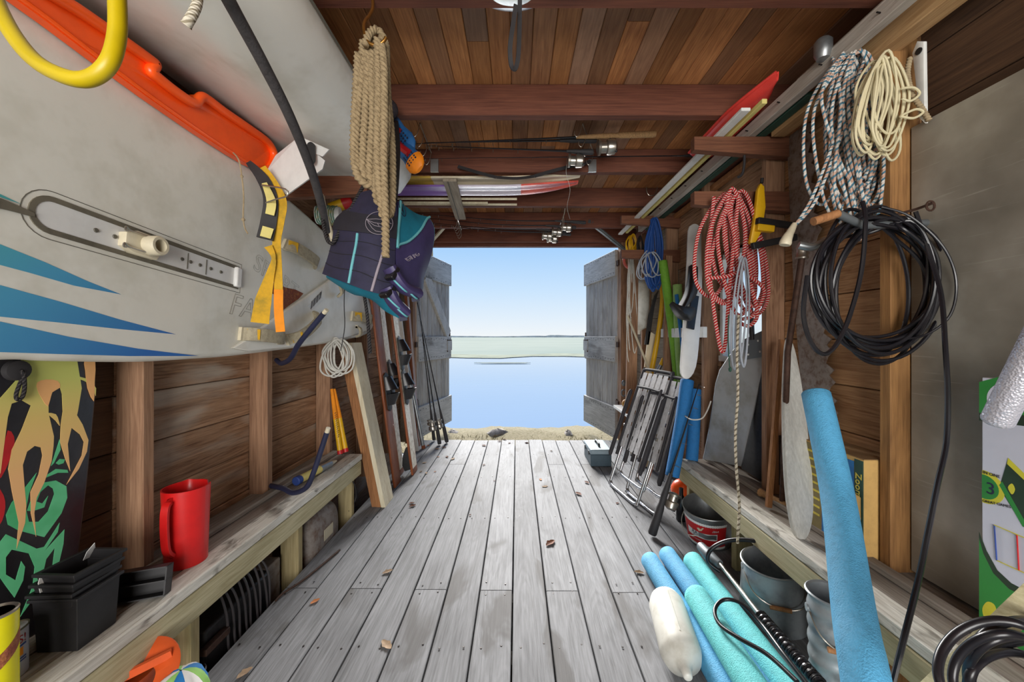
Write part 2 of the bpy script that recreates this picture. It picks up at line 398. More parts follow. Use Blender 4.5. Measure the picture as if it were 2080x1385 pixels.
# ------------------------------------------------------------------ ground, water, ice, far shore
simple('m_grass', (140, 130, 104), 0.95, var=0.3, scale=30, bump=1.0, bscale=80, col2=(108, 100, 66), spec=0.1)
simple('m_stone', (150, 142, 134), 0.9, var=0.2, scale=20, bump=0.4)
simple('m_ice', (164, 167, 152), 1.0, var=0.10, scale=0.02, col2=(150, 157, 144), spec=0.0)
simple('m_ice_edge', (164, 164, 142), 1.0, var=0.2, scale=0.5, col2=(136, 138, 122), spec=0.0)
simple('m_shore_hazy', (236, 220, 204), 0.9, var=0.2, scale=0.05)  # distance haze put into the colour: backlit shore painted paler
m, nt, n, l, b = newmat('m_water')
b.inputs['Base Color'].default_value = lin((136, 152, 170)); b.inputs['Roughness'].default_value = 0.03; b.inputs['IOR'].default_value = 1.33; b.inputs['Specular IOR Level'].default_value = 0.7
tc = n.new('ShaderNodeTexCoord'); mp = n.new('ShaderNodeMapping'); mp.inputs['Scale'].default_value = (0.6, 2.5, 1); no = n.new('ShaderNodeTexNoise'); no.inputs['Scale'].default_value = 1.6; no.inputs['Detail'].default_value = 3
l.new(tc.outputs['Object'], mp.inputs[0]); l.new(mp.outputs[0], no.inputs['Vector']); bp = n.new('ShaderNodeBump'); bp.inputs['Strength'].default_value = 0.06; bp.inputs['Distance'].default_value = 0.03; l.new(no.outputs['Fac'], bp.inputs['Height']); l.new(bp.outputs[0], b.inputs['Normal'])
ZW = -0.55
mb = MB(); mb.v = [Vector(p) for p in ((-900, 5.5, ZW), (900, 5.5, ZW), (900, 1500, ZW), (-900, 1500, ZW))]; mb.face((0, 1, 2, 3))
structure(mb.build('water', 'm_water', smooth=False), 'calm pale blue lake water')
# grassy bank just outside the doorway, falling to the water
def bank(u, v):
    x = -9 + 18 * u; y = 4.25 + 2.6 * v
    z = -0.16 - 0.06 * v - 0.5 * max(0, v - 0.42) ** 1.1 + 0.02 * math.sin(x * 5.1 + 3 * v) + 0.015 * math.sin(x * 13 + 7 * v) + 0.012 * R.uniform(-1, 1)
    return (x, y, z)
structure(MB().sheet(bank, 120, 14).build('ground', 'm_grass'), 'dry pale grass bank at the water edge')
sh = MB()
for k in range(900):
    x = R.uniform(-2.6, 2.6); y = R.uniform(4.3, 5.08); z = -0.17 - 0.06 * (y - 4.25) / 2.6
    a = R.uniform(-0.04, 0.04); hh = R.uniform(0.02, 0.06); b0 = len(sh.v)
    sh.v += [Vector((x - 0.004, y, z)), Vector((x + 0.004, y, z)), Vector((x + a, y + R.uniform(-.03, .03), z + hh))]; sh.face((b0, b0 + 1, b0 + 2))
gb = sh.build('grass_blades', 'm_grass', smooth=False); gb['kind'] = 'stuff'; tag(gb, 'short dry grass blades outside the doorway', 'grass')
for i, (px, py, w, hgt) in enumerate(((1012, 884, 0.17, 0.05), (1155, 884, 0.06, 0.03), (917, 884, 0.09, 0.035))):
    mb = MB(); c = P(px, py, 5.25); mb.ball((c.x, c.y, -0.24), 1, 12, 6, (w, 0.14, 0.06 + hgt))
    for v in mb.v: v += Vector((R.uniform(-.02, .02), R.uniform(-.02, .02), R.uniform(-.01, .01)))
    tag(mb.build('shore_stone', 'm_stone'), ('largest flat grey stone at the water edge left of centre', 'small grey stone at the water edge right of centre', 'grey stone at the water edge beside the left door leaf')[i], 'stone')
# ice sheet: starts about 30 m out
zi = ZW + 0.03; yi = (H - zi) * F / (727 - CY)
mb = MB(); edge = []
for k in range(90):
    x = -120 + 240 * k / 89; edge.append(Vector((x, yi + 1.2 * math.sin(x * 0.7) + R.uniform(-0.7, 1.3) + 2 * math.sin(x * .21 + 1), zi)))
b0 = len(mb.v); mb.v += edge + [Vector((p.x * 8, 1300, zi)) for p in edge]; N = len(edge)
for k in range(N - 1): mb.face((b0 + k, b0 + k + 1, b0 + N + k + 1, b0 + N + k))
structure(mb.build('ice_field', 'm_ice', smooth=False), 'pale green-grey ice sheet covering the lake beyond the open water')
mb = MB(); b0 = 0; mb.v = [p + Vector((0, 0.2, 0.01)) for p in edge] + [p + Vector((0, 2.5 + R.uniform(0, 4), 0.012)) for p in edge]
for k in range(N - 1): mb.face((k, k + 1, N + k + 1, N + k))
structure(mb.build('ice_edge', 'm_ice_edge', smooth=False), 'rotten yellowish edge of the ice sheet')
mb = MB(); fl = []
c = P(1025, 737, (H - zi) * F / (737 - CY))
for k in range(16):
    a = 2 * math.pi * k / 16; fl.append(c + Vector((2.0 * math.cos(a) * R.uniform(.7, 1.1), 0.25 * math.sin(a), 0)))
mb.slab(fl, (0, 0, 0.02)); tag(mb.build('ice_floe', 'm_ice_edge', smooth=False), 'thin loose ice floe drifting on the open water', 'ice floe')
mb = MB(); top = []
for k in range(160):
    x = -1100 + 2200 * k / 159; top.append(Vector((x, 1200, 1.2 + 1.6 + 0.8 * math.sin(x * 0.02) + R.uniform(0, 1.2) + (2.6 if 100 < x < 215 else 0))))
mb.v = [Vector((p.x, 1200, -1)) for p in top] + top + [Vector((p.x, 1290, -1)) for p in top]; N = len(top)
for k in range(N - 1): mb.face((k, k + 1, N + k + 1, N + k)); mb.face((N + k, N + k + 1, 2 * N + k + 1, 2 * N + k))
structure(mb.build('far_shore', 'm_shore_hazy'), 'thin brown line of the far shore on the horizon')

# ------------------------------------------------------------------ floor
fl = MB().bx(-1.6, 1.6, YB - .2, 4.16, -0.5, -0.42); 
for y in (0.2, 0.8, 1.4, 1.72, 2.4, 3.1, 3.7, 4.1): fl.bx(-1.04, 1.04, y - .03, y + .03, -0.42, -0.042)
floor = structure(fl.build('floor', 'm_soil', origin=(0, 0, 0), smooth=False), 'weathered grey plank floor'); 
xs = [-1.055 + 0.148 * i for i in range(17)]
for i in range(16):
    x0, x1 = xs[i] + 0.003, xs[i] + 0.145
    ye = 4.20 + R.uniform(-0.012, 0.012)
    dz = R.uniform(-0.002, 0.002)
    if i % 2 == 0 and i < 12:
        yj = 1.728 - 0.018 * i / 6
        plank('floor_plank', floor, x0, x1, YB, yj - 0.003, -0.04, dz, 'm_floor'); plank('floor_plank', floor, x0, x1, yj + 0.003, ye, -0.04, dz - .001, 'm_floor')
    else:
        ys_ = R.choice((0.3, 0.55, 3.4))
        plank('floor_plank', floor, x0, x1, YB, ys_ - .003, -0.04, dz, 'm_floor'); plank('floor_plank', floor, x0, x1, ys_ + .003, ye, -0.04, dz, 'm_floor')
nb = MB()
for i in range(14):
    for y in ((1.69, 1.755) if i % 2 == 0 else ()) + (1.4, 2.4, 3.1, 3.7, 4.1):
        for dx in (0.03, 0.115): nb.lathe([(0.0042, 0), (0.003, 0.0012)], (xs[i] + dx + R.uniform(-.006, .006), y + R.uniform(-.012, .012), 0.0012), n=7)
nl = nb.build('nail_heads', 'm_nail', floor); nl['kind'] = 'stuff'

# ------------------------------------------------------------------ ceiling
ceil = structure(MB().bx(-1.5, 1.5, YB - .2, 4.5, ZC + 0.03, ZC + 0.07).build('ceiling', 'm_dark', smooth=False, origin=(0, 0, ZC)), 'board ceiling on heavy joists')
x = -0.116 - 14 * 0.0898
while x < 1.33:
    y = YB - R.uniform(0, 1)
    while y < 4.4:
        L = R.choice((0.5, 0.9, 1.3, 1.7, 2.2)) ; y1 = min(y + L, 4.45)
        if y1 > YB + .1: plank('ceiling_plank', ceil, x + 0.0008, x + 0.089, max(y, YB), y1 - 0.0015, ZC + R.uniform(0, .0015), ZC + 0.03, 'm_ceil')
        y = y1
    x += 0.0898
JY = [-2.0, -1.35, -0.7, -0.08, 0.55, 1.18, 1.815, 2.443, 3.08, 3.686]
for y in JY:
    plank('ceiling_joist', ceil, -1.32, 1.32, y, y + 0.05, ZJ, ZC, 'm_joist', ch=0.004)

# ------------------------------------------------------------------ side walls: studs and siding boards
YST = [-2.48, -1.86, -1.24, -0.62, 0.0, 0.62, 1.245, 1.865, 2.485, 3.1, 3.72]
wl_ = structure(MB().bx(-1.40, -1.36, YB, 4.4, -0.4, ZC).build('wall_left', 'm_dark', smooth=False, origin=(-1.38, 0, 0)), 'left wall of rough siding boards between studs')
wr_ = structure(MB().bx(1.36, 1.40, YB, 1.895, -0.4, ZC).bx(1.36, 1.40, 2.455, 4.4, -0.4, ZC).bx(1.36, 1.40, 1.895, 2.455, -0.4, 1.0).bx(1.36, 1.40, 1.895, 2.455, 1.66, ZC).build('wall_right', 'm_dark', smooth=False, origin=(1.38, 0, 0)), 'right wall of rough siding boards between studs')
def siding(par, sgn):
    z = -0.35; k = 0
    while z < ZC:
        h = 0.185
        z1 = min(z + h, ZC)
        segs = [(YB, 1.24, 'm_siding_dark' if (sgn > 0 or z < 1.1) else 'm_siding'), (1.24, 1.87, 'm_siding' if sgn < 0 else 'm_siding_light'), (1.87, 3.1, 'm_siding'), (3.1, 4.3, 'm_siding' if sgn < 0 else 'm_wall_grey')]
        for y0, y1, mt in segs:
            dx = R.uniform(0, 0.006)
            pieces = [(y0, y1)]
            if sgn > 0 and z1 > 1.02 and z < 1.63:
                pieces = [(max(y0, a), min(y1, b)) for a, b in ((YB, 1.895), (2.455, 4.4)) if min(y1, b) - max(y0, a) > 0.02]
            for a, b_ in pieces:
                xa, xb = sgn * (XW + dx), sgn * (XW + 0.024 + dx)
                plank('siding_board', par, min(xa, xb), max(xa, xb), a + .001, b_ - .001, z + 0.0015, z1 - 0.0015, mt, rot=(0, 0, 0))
        z = z1
siding(wl_, -1); siding(wr_, 1)
for sgn, par in ((-1, wl_), (1, wr_)):
    for y in YST:
        a, b_ = sgn * XS, sgn * XW
        mt = 'm_stud_gold' if (sgn > 0 and abs(y - 1.245) < .01) else 'm_stud'
        plank('wall_stud', par, min(a, b_), max(a, b_), y, y + 0.04, 0.0, ZC, mt)
# sill plate piece and top plate
for sgn, par in ((-1, wl_), (1, wr_)):
    a, b_ = sgn * XS, sgn * XW
    plank('top_plate', par, min(a, b_), max(a, b_), YB, 4.25, ZJ - 0.05, ZJ, 'm_joist')
# window in the right wall, between two studs
win = sempty('window_1', (1.36, 2.17, 1.0), 'small bright window in the right wall behind the ropes')
mb = MB(); mb.bx(1.31, 1.40, 1.9, 1.93, 1.0, 1.66).bx(1.31, 1.40, 2.42, 2.45, 1.0, 1.66).bx(1.30, 1.40, 1.9, 2.45, 0.985, 1.02).bx(1.31, 1.40, 1.9, 2.45, 1.63, 1.66)
simple('m_white_paint', (226, 226, 222), 0.6, var=0.06); mb.build('window_frame', 'm_white_paint', win, smooth=False)
m, nt, n, l, b = newmat('m_glass'); b.inputs['Base Color'].default_value = (0.95, 0.97, 0.97, 1); b.inputs['Transmission Weight'].default_value = 1.0; b.inputs['Roughness'].default_value = 0.25; b.inputs['IOR'].default_value = 1.1
MB().bx(1.372, 1.376, 1.93, 2.42, 1.02, 1.63).build('pane', 'm_glass', win, smooth=False)
# ------------------------------------------------------------------ front wall with header, jambs; unseen back wall with a doorway added to let in light
wf = structure(MB().bx(-1.40, 1.40, 4.36, 4.39, ZJ - 0.02, ZC + .07).build('wall_front', 'm_dark', smooth=False, origin=(0, 4.36, 0)), 'door header and jambs of the front opening')
ZL = H + 1.06
plank('door_header', wf, -1.32, 1.32, 4.22, 4.37, ZL - 0.005, ZC, 'm_joist')
plank('header_strip', wf, -1.16, 1.2, 4.30, 4.38, ZL - 0.035, ZL - 0.005, 'm_joist')
for sgn in (-1, 1):
    a, b_ = sgn * 1.16, sgn * 1.25
    plank('door_jamb', wf, min(a, b_), max(a, b_), 4.24, 4.36, -0.05, ZL, 'm_stud'); a, b_ = sgn * 1.25, sgn * 1.34
    plank('front_board', wf, min(a, b_), max(a, b_), 4.30, 4.33, -0.05, ZL, 'm_wall_grey')
wbk = structure(MB().bx(-1.40, -1.1, YB - .05, YB, -0.4, ZC).bx(1.1, 1.40, YB - .05, YB, -0.4, ZC).bx(-1.1, 1.1, YB - .05, YB, 2.15, ZC).build('wall_back', 'm_siding', smooth=False, origin=(0, YB, 0)), 'unseen back wall with a doorway added for fill light')

# ------------------------------------------------------------------ the two door leaves, opened outwards
def leaf(name, hx, hy, fx, fy, sgn, label):
    h0 = Vector((hx, hy, 0)); d = Vector((fx - hx, fy - hy, 0)); W = d.length; d.normalize()
    inn = Vector((d.y, -d.x, 0)) * (1 if sgn < 0 else -1)      # towards the middle of the opening
    root = sempty(name, tuple(h0), label); rz = math.atan2(d.y, d.x)
    z0, z1 = H - 1.17, H + 1.0
    nb_ = 7; bw = W / nb_
    for i in range(nb_):
        c = h0 + d * (bw * (i + 0.5)); inst('door_board', plank_mesh((bw - 0.006, 0.024, z1 - z0), 'm_door', 0.005), root, (c.x, c.y, (z0 + z1) / 2), (0, 0, rz))
    def ledge(za, zb, u0=0.0, u1=1.0, nm='ledge'):
        c = h0 + d * (W * (u0 + u1) / 2) + inn * 0.026; return inst(nm, plank_mesh((W * (u1 - u0), 0.028, zb - za), 'm_door_h', 0.004), root, (c.x, c.y, (za + zb) / 2), (0, 0, rz))
    ledge(z1 - 0.295, z1 + 0.0, 0.0, 1.01); ledge(H - 0.29 , H + 0.005, 0.0, 1.0); ledge(z0, z0 + 0.36, 0.0, 1.02)
    # diagonal brace above the middle ledge
    if sgn < 0:
        p0 = h0 + d * (W * 0.22) + inn * 0.026 + Vector((0, 0, z1 - 0.27)); p1 = h0 + d * (W * 0.93) + inn * 0.026 + Vector((0, 0, H + 0.03))
        mb = MB(); mb.beam(p0, p1, 0.028, 0.15, up=tuple(inn.cross(p1 - p0)));  mb.build('brace', 'm_door_h', root, smooth=False)
    # strap latch, dark edge strip, nail dots
    mb = MB(); c = h0 + d * (W * 0.93) + inn * 0.045 + Vector((0, 0, H - 0.12)); mb.box(c, (0.15, 0.008, 0.13), Matrix.Rotation(rz, 3, 'Z')); mb.build('latch_plate', 'm_door_h', root, smooth=False)
    mb = MB(); c = h0 + d * (W * 0.86) + inn * 0.043 ; mb.box(c + Vector((0, 0, H - .12)), (0.012, 0.012, 0.17), Matrix.Rotation(rz, 3, 'Z')); mb.box(c + d * .07 + Vector((0, 0, H - .045)), (0.14, 0.012, 0.012), Matrix.Rotation(rz, 3, 'Z')); mb.box(h0 + d * (W + .004) + Vector((0, 0, H - .12)), (0.008, 0.05, 0.36), Matrix.Rotation(rz, 3, 'Z')); mb.build('hinge_strap', 'm_rust', root, smooth=False)
    mb = MB()
    for zc in (z1 - .27, z1 - .03, H - .26, H - .03, z0 + .04, z0 + .32):
        for k in range(13):
            c = h0 + d * (W * (0.04 + 0.92 * k / 12)) + inn * 0.040 + Vector((0, 0, zc + R.uniform(-.012, .012))); mb.lathe([(0.006, 0), (0.004, 0.003)], c, inn, n=6)
    q = mb.build('nail_heads', 'm_nail', root); q['kind'] = 'stuff'
leaf('door_1', -1.165, 4.37, -0.952, 5.29, -1, 'left weathered grey plank door leaf with diagonal brace')
leaf('door_2', 1.165, 4.37, 0.973, 5.29, 1, 'right weathered grey plank door leaf')
for sgn in (-1, 1):
    for z in (0.35, 1.02, 1.95): MB().bx(sgn * 1.14, sgn * 1.175, 4.30, 4.40, z, z + 0.06).lathe([(0.012, 0), (0.012, 0.09)], (sgn * 1.155, 4.385, z - .015), n=8).build('door_hinge', 'm_rust', wf, smooth=False)

# ------------------------------------------------------------------ the two long benches
def bench(sgn, label):
    root = thing('storage_bench', label, 'bench', (sgn * 1.17, 1.4, 0))
    xf = 1.02; yend = 2.50 if sgn < 0 else 2.40
    def pl(nm, a, b_, y0, y1, z0, z1, mt, ch=0.004): return plank(nm, root, min(sgn * a, sgn * b_), max(sgn * a, sgn * b_), y0, y1, z0, z1, mt, ch=ch)
    pl('top_plank', xf, xf + 0.085, YB, yend, ZB - 0.038, ZB, 'm_bench_worn')
    pl('top_plank', xf + 0.088, xf + 0.20, YB, yend, ZB - 0.036, ZB - 0.001, 'm_bench')
    pl('top_plank', xf + 0.203, 1.31, YB, yend, ZB - 0.036, ZB - 0.002, 'm_bench')
    pl('front_rail', xf + 0.001, xf + 0.04, YB, yend - .01, ZB - 0.13, ZB - 0.041, 'm_rail')
    for y in (0.05, 0.64, 1.235, 1.845, 2.44 if sgn < 0 else 2.34):
        pl('support_post', xf + 0.042, xf + 0.13, y, y + 0.04, -0.42 if sgn < 0 else 0.003, ZB - 0.041, 'm_post')
    pl('back_cleat', 1.10 + 0.075, 1.215, YB, yend, ZB + 0.0, ZB + 0.022, 'm_bench')
    return root
bench(-1, 'long wooden storage bench under the white board along left wall'); bench(1, 'long wooden storage bench along right wall below the ropes')
# ------------------------------------------------------------------ shared small helpers
def text_mb(body, size, o, xd, yd, depth=0.0006, align='LEFT', outline=0.0):
    """lettering as a thin mesh in the frame (o, xd, yd)"""
    cu = bpy.data.curves.new('t', 'FONT'); cu.body = body; cu.size = size; cu.align_x = align
    if outline: cu.fill_mode = 'NONE'; cu.bevel_depth = outline; cu.bevel_resolution = 0
    else: cu.extrude = depth
    cu.resolution_u = 3
    ob = bpy.data.objects.new('t', cu); COL.objects.link(ob); dg = bpy.context.evaluated_depsgraph_get(); me = bpy.data.meshes.new_from_object(ob.evaluated_get(dg))
    o = Vector(o); xd = Vector(xd).normalized(); yd = Vector(yd).normalized(); nd = xd.cross(yd)
    mb = MB(); mb.v = [o + xd * v.co.x + yd * v.co.y + nd * v.co.z for v in me.vertices]; mb.f = [tuple(p.vertices) for p in me.polygons]
    bpy.data.objects.remove(ob); bpy.data.curves.remove(cu); bpy.data.meshes.remove(me)
    return mb
def ribbon(mb, pts, w, th, up=None, n=5, smooth_=True, mat=0):
    pts = smooth_path(pts, n) if smooth_ else [Vector(p) for p in pts]
    ws = w if isinstance(w, (list, tuple)) else None
    if ws:
        N = len(pts); out = []
        b = len(mb.v)
        T = [(pts[min(i + 1, N - 1)] - pts[max(i - 1, 0)]).normalized() for i in range(N)]
        for i in range(N):
            f_ = i / (N - 1) * (len(ws) - 1); k = min(int(f_), len(ws) - 2); ww = ws[k] + (ws[k + 1] - ws[k]) * (f_ - k)
            _, sd, u = frame(T[i], Vector(up) if up else Vector((1, 0, 0)))
            out.append([pts[i] - sd * ww / 2 - u * th / 2, pts[i] + sd * ww / 2 - u * th / 2, pts[i] + sd * ww / 2 + u * th / 2, pts[i] - sd * ww / 2 + u * th / 2])
        return mb.rings(out, mat=mat)
    out = []; N = len(pts); T = [(pts[min(i + 1, N - 1)] - pts[max(i - 1, 0)]).normalized() for i in range(N)]
    for i in range(N):
        _, sd, u = frame(T[i], Vector(up) if up else Vector((1, 0, 0)))
        out.append([pts[i] - sd * w / 2 - u * th / 2, pts[i] + sd * w / 2 - u * th / 2, pts[i] + sd * w / 2 + u * th / 2, pts[i] - sd * w / 2 + u * th / 2])
    return mb.rings(out, mat=mat)
TRE = []
for k in range(15):
    a = 2 * math.pi * k / 15; r_ = 0.84 + 0.16 * math.cos(3 * a); TRE.append((r_ * math.cos(a), r_ * math.sin(a)))
def laid(mb, pts, r, n=8, pitch=None, closed=False):
    """three-strand laid rope"""
    pts = smooth_path(pts, n, closed); out = [pts[0]]
    step = r * 0.30
    for p in pts[1:]:
        while (p - out[-1]).length > step: out.append(out[-1] + (p - out[-1]).normalized() * step)
    return mb.tube(out, r, prof=TRE, twist=2 * math.pi / (pitch or r * 3.4))
def poly_px(pts, X, n=3, closed=True): return smooth_path([PX(px, py, X) for px, py in pts], n, closed)
def decal(pts, X, d, n=3, sm=True, th=0.0008):
    """flat print on a plane x = X, thickness d towards the room"""
    q = [PX(px, py, X) for px, py in pts]
    if sm: q = smooth_path(q, n, True)
    return MB().slab(q, (d, 0, 0))

# ------------------------------------------------------------------ materials
simple('m_hull', (226, 224, 214), 0.38, var=0.04, scale=5, col2=(208, 205, 192), bump=0.03)
simple('m_hull2', (232, 230, 222), 0.35, var=0.04, scale=4, col2=(212, 208, 196))
simple('m_dirt_line', (96, 92, 82), 0.7)
simple('m_gasket', (104, 98, 84), 0.7, var=0.2)
simple('m_white_plastic', (222, 222, 220), 0.4, var=0.04)
simple('m_cream', (208, 198, 172), 0.5, var=0.08)
simple('m_steel', (176, 170, 160), 0.3, 0.9, var=0.1)
simple('m_brass', (168, 120, 58), 0.35, 0.85, var=0.15)
simple('m_strap_grey', (170, 160, 136), 0.85, var=0.15, scale=60, bump=0.3, bscale=300)
simple('m_strap_yellow', (206, 158, 28), 0.8, var=0.15, scale=18, col2=(160, 132, 36), bump=0.2, bscale=300)
simple('m_strap_orange', (236, 142, 20), 0.8, var=0.08)
simple('m_pale_yellow', (214, 200, 122), 0.8, var=0.1)
simple('m_black', (30, 29, 31), 0.55, var=0.2)
simple('m_black_shiny', (28, 27, 30), 0.25, var=0.1)
simple('m_rubber', (44, 42, 44), 0.7, var=0.15)
simple('m_foam_dark', (66, 63, 64), 0.75, var=0.15, scale=50, bump=0.2, bscale=200)
simple('m_navy', (30, 34, 62), 0.6, var=0.15)
simple('m_vest', (38, 36, 62), 0.75, var=0.12, scale=30, bump=0.1, bscale=400)
simple('m_vest_black', (32, 30, 40), 0.8, var=0.12, scale=30)
simple('m_vest2', (66, 58, 100), 0.45, var=0.12)
simple('m_teal', (22, 116, 140), 0.65, var=0.1, bump=0.1, bscale=500)
simple('m_teal_light', (104, 178, 186), 0.7, var=0.1)
simple('m_greyline', (150, 140, 150), 0.7, var=0.08)
simple('m_orange', (255, 92, 22), 0.32, var=0.06, scale=8, sss=0.15)
simple('m_yellow_tube', (190, 166, 6), 0.4, var=0.06, scale=10)
simple('m_red_plastic', (206, 26, 26), 0.35, var=0.08, scale=10, sss=0.1)
simple('m_red', (190, 30, 34), 0.45, var=0.1)
simple('m_broken', (126, 66, 48), 0.9, var=0.3, scale=70, col2=(170, 110, 60), bump=0.6)
simple('m_yellow', (226, 176, 20), 0.45, var=0.08)
simple('m_ink', (40, 36, 40), 0.7)
simple('m_blue_print', (44, 70, 140), 0.6)
simple('m_tan_rope', (156, 136, 104), 0.9, var=0.12, scale=90, col2=(120, 102, 74), bump=0.4, bscale=600)
simple('m_white_rope', (206, 204, 196), 0.85, var=0.08, scale=60)
simple('m_twine', (160, 142, 112), 0.9, var=0.15, scale=60)
uvrope('m_white_braid', (214, 206, 188), (150, 140, 118), ku=70, nv=3, duty=0.25)
uvrope('m_black_braid', (34, 32, 34), (70, 66, 66), ku=90, nv=3, duty=0.25)
m, nt, n, l, b = newmat('m_stripe')      # print that runs from teal to blue along the board
tc = n.new('ShaderNodeTexCoord'); sp = n.new('ShaderNodeSeparateXYZ'); l.new(tc.outputs['Object'], sp.inputs[0])
mr = n.new('ShaderNodeMapRange'); mr.inputs['From Min'].default_value = -0.3; mr.inputs['From Max'].default_value = 0.5; l.new(sp.outputs['Y'], mr.inputs['Value'])
m2 = n.new('ShaderNodeMath'); m2.operation = 'MULTIPLY_ADD'; m2.inputs[1].default_value = -1.6; m2.inputs[2].default_value = 0.42; l.new(sp.outputs['Z'], m2.inputs[0])
ad = n.new('ShaderNodeMath'); ad.operation = 'ADD'; ad.use_clamp = True; l.new(mr.outputs[0], ad.inputs[0]); l.new(m2.outputs[0], ad.inputs[1])
l.new(ramp(n, l, ad.outputs[0], [(0.0, lin((84, 172, 174))), (0.35, lin((80, 158, 196))), (1.0, lin((48, 108, 184)))]), b.inputs['Base Color']); b.inputs['Roughness'].default_value = 0.4
m, nt, n, l, b = newmat('m_flame')
tc = n.new('ShaderNodeTexCoord'); sp = n.new('ShaderNodeSeparateXYZ'); l.new(tc.outputs['Object'], sp.inputs[0])
l.new(ramp(n, l, sp.outputs['Z'], [(0.42, lin((240, 186, 126))), (0.56, lin((226, 196, 116))), (0.66, lin((202, 206, 112)))]), b.inputs['Base Color']); b.inputs['Roughness'].default_value = 0.45
simple('m_mint', (104, 204, 146), 0.45, var=0.08, scale=4, col2=(60, 168, 104))
simple('m_peach', (244, 184, 120), 0.45, var=0.04)
simple('m_bodyboard', (36, 34, 38), 0.4, var=0.12, scale=20, bump=0.15, bscale=30)

# ------------------------------------------------------------------ big white windsurf board along the left wall
XD = -1.15
wsb = thing('windsurf_board', 'big white windsurf board with blue stripes hung along left wall', 'board', (-1.19, 1.0, 1.07))
up_ = [(40, -15), (150, 78), (300, 190), (420, 272), (520, 342), (584, 398), (640, 448), (690, 500), (725, 556), (750, 606), (762, 648), (752, 676)]
lo_ = [(720, 688), (690, 694), (640, 702), (560, 713), (480, 723), (400, 729), (290, 735), (120, 733), (0, 731)]
out = [PX(px, py, XD) for px, py in up_ + lo_] + [Vector((XD, 0.4, H - 0.05)), Vector((XD, -0.3, H - 0.02)), Vector((XD, -0.7, H + 0.12)), Vector((XD, -0.85, H + 0.38)), Vector((XD, -0.7, H + 0.62)), Vector((XD, -0.3, H + 0.76)), Vector((XD, 0.3, H + 0.79))]
MB().slab(smooth_path(out, 4, True), (-0.068, 0, 0), bev=0.028, seg=3).build('hull', 'm_hull', wsb, angle=60)
for pts in ([(-90, 468), (0, 496), (90, 532), (180, 572), (246, 598), (150, 580), (60, 554), (0, 538), (-90, 520)],
            [(-90, 560), (0, 579), (120, 612), (240, 648), (357, 679), (240, 668), (120, 655), (0, 643), (-90, 632)],
            [(-90, 640), (0, 653), (140, 684), (280, 708), (404, 723), (260, 723), (120, 719), (0, 715), (-90, 712)],
            [(-60, 372), (0, 394), (44, 415), (0, 400), (-60, 384)]):
    decal(pts, XD + 0.0002, 0.0006, sm=False).build('stripe', 'm_stripe', wsb, smooth=False)
A = PX(105, 438, XD); B = PX(476, 562, XD); ax = (B - A).normalized(); ay = Vector((1, 0, 0)).cross(ax).normalized(); L = (B - A).length
def stad(hw, a0, a1, sq=True, dx=0.0):
    pts = []
    for k in range(13):
        t = math.pi / 2 + math.pi * k / 12; pts.append(A + ax * (a0 + hw * math.cos(t)) + ay * (hw * math.sin(t)) + Vector((dx, 0, 0)))
    pts += [A + ax * a1 - ay * hw + Vector((dx, 0, 0)), A + ax * a1 + ay * hw + Vector((dx, 0, 0))]
    return pts
mb = MB(); mb.tube(stad(0.060, 0, L + 0.035), 0.0012, 5, closed=True); mb.build('slot_groove', 'm_dirt_line', wsb)
mb = MB(); o_, i_ = stad(0.047, 0, L + 0.022), stad(0.034, 0, L + 0.008); mb.rings([o_, [p + Vector((.003, 0, 0)) for p in o_], [p + Vector((.003, 0, 0)) for p in i_], i_], closed=True)
well = mb.build('slot_gasket', 'm_gasket', wsb, smooth=False)
MB().slab(stad(0.034, 0, L + 0.008), (0.0015, 0, 0)).build('slot_plate', 'm_white_plastic', well, smooth=False)
mb = MB()
for t in (0.16, 0.24, 0.6, 0.655, 0.72, 0.8, 0.88): MB().lathe([(0.0065, 0), (0.0055, 0.003)], A + ax * (L * t) + Vector((0.0015, 0, 0)), (1, 0, 0), n=10).build('screw', 'm_dirt_line', well)
for t in (0.635, 0.765): MB().beam(A + ax * (L * t) - ay * .028 + Vector((.002, 0, 0)), A + ax * (L * t) + ay * .028 + Vector((.002, 0, 0)), 0.003, 0.002).build('plate_joint', 'm_dirt_line', well)
mb = MB(); mb.box(A + ax * (L + 0.008) + Vector((.008, 0, 0)), (0.018, 0.03, 0.082), Matrix.Rotation(math.atan2(ax.z, ax.y), 3, 'X')); mb.build('slot_end_block', 'm_white_plastic', wsb, bevel=0.006)
mb = MB(); ribbon(mb, [PX(-60, 400, XD) + Vector((.004, 0, 0)), PX(0, 414, XD) + Vector((.004, 0, 0)), PX(66, 437, XD) + Vector((.004, 0, 0))], [0.035, 0.022, 0.008], 0.004, up=(1, 0, 0)); mb.build('slot_flap', 'm_gasket', wsb)
# mast foot base
mf = A + ax * (L * 0.345)
mb = MB(); mb.slab([mf + ax * a + ay * c for a, c in ((-0.055, -0.022), (-0.03, -0.036), (0.045, -0.036), (0.052, -0.02), (0.052, 0.02), (0.04, 0.034), (-0.02, 0.034), (-0.055, 0.018))], (0.026, 0, 0), bev=0.005)
base = mb.build('mast_foot', 'm_cream', wsb)
mb = MB(); mb.lathe([(0.030, 0), (0.030, 0.035), (0.027, 0.04), (0.019, 0.04), (0.019, 0.008)], mf + ax * 0.016 + Vector((0.02, 0, 0)), (1, 0.0, 0), n=24, cap1=True); mb.build('mast_cup', 'm_cream', base)
mb = MB()
for s_ in (-1, 1):
    q = mf + ay * (0.024 * s_) + Vector((0.03, 0, 0)); mb.tube(smooth_path([q + ax * 0.0, q - ax * 0.05, q - ax * .062 + ay * .006, q - ax * .064 - ay * .004, q - ax * .056 - ay * .004], 4), 0.0028, 6)
mb.build('spring_clip', 'm_steel', base)
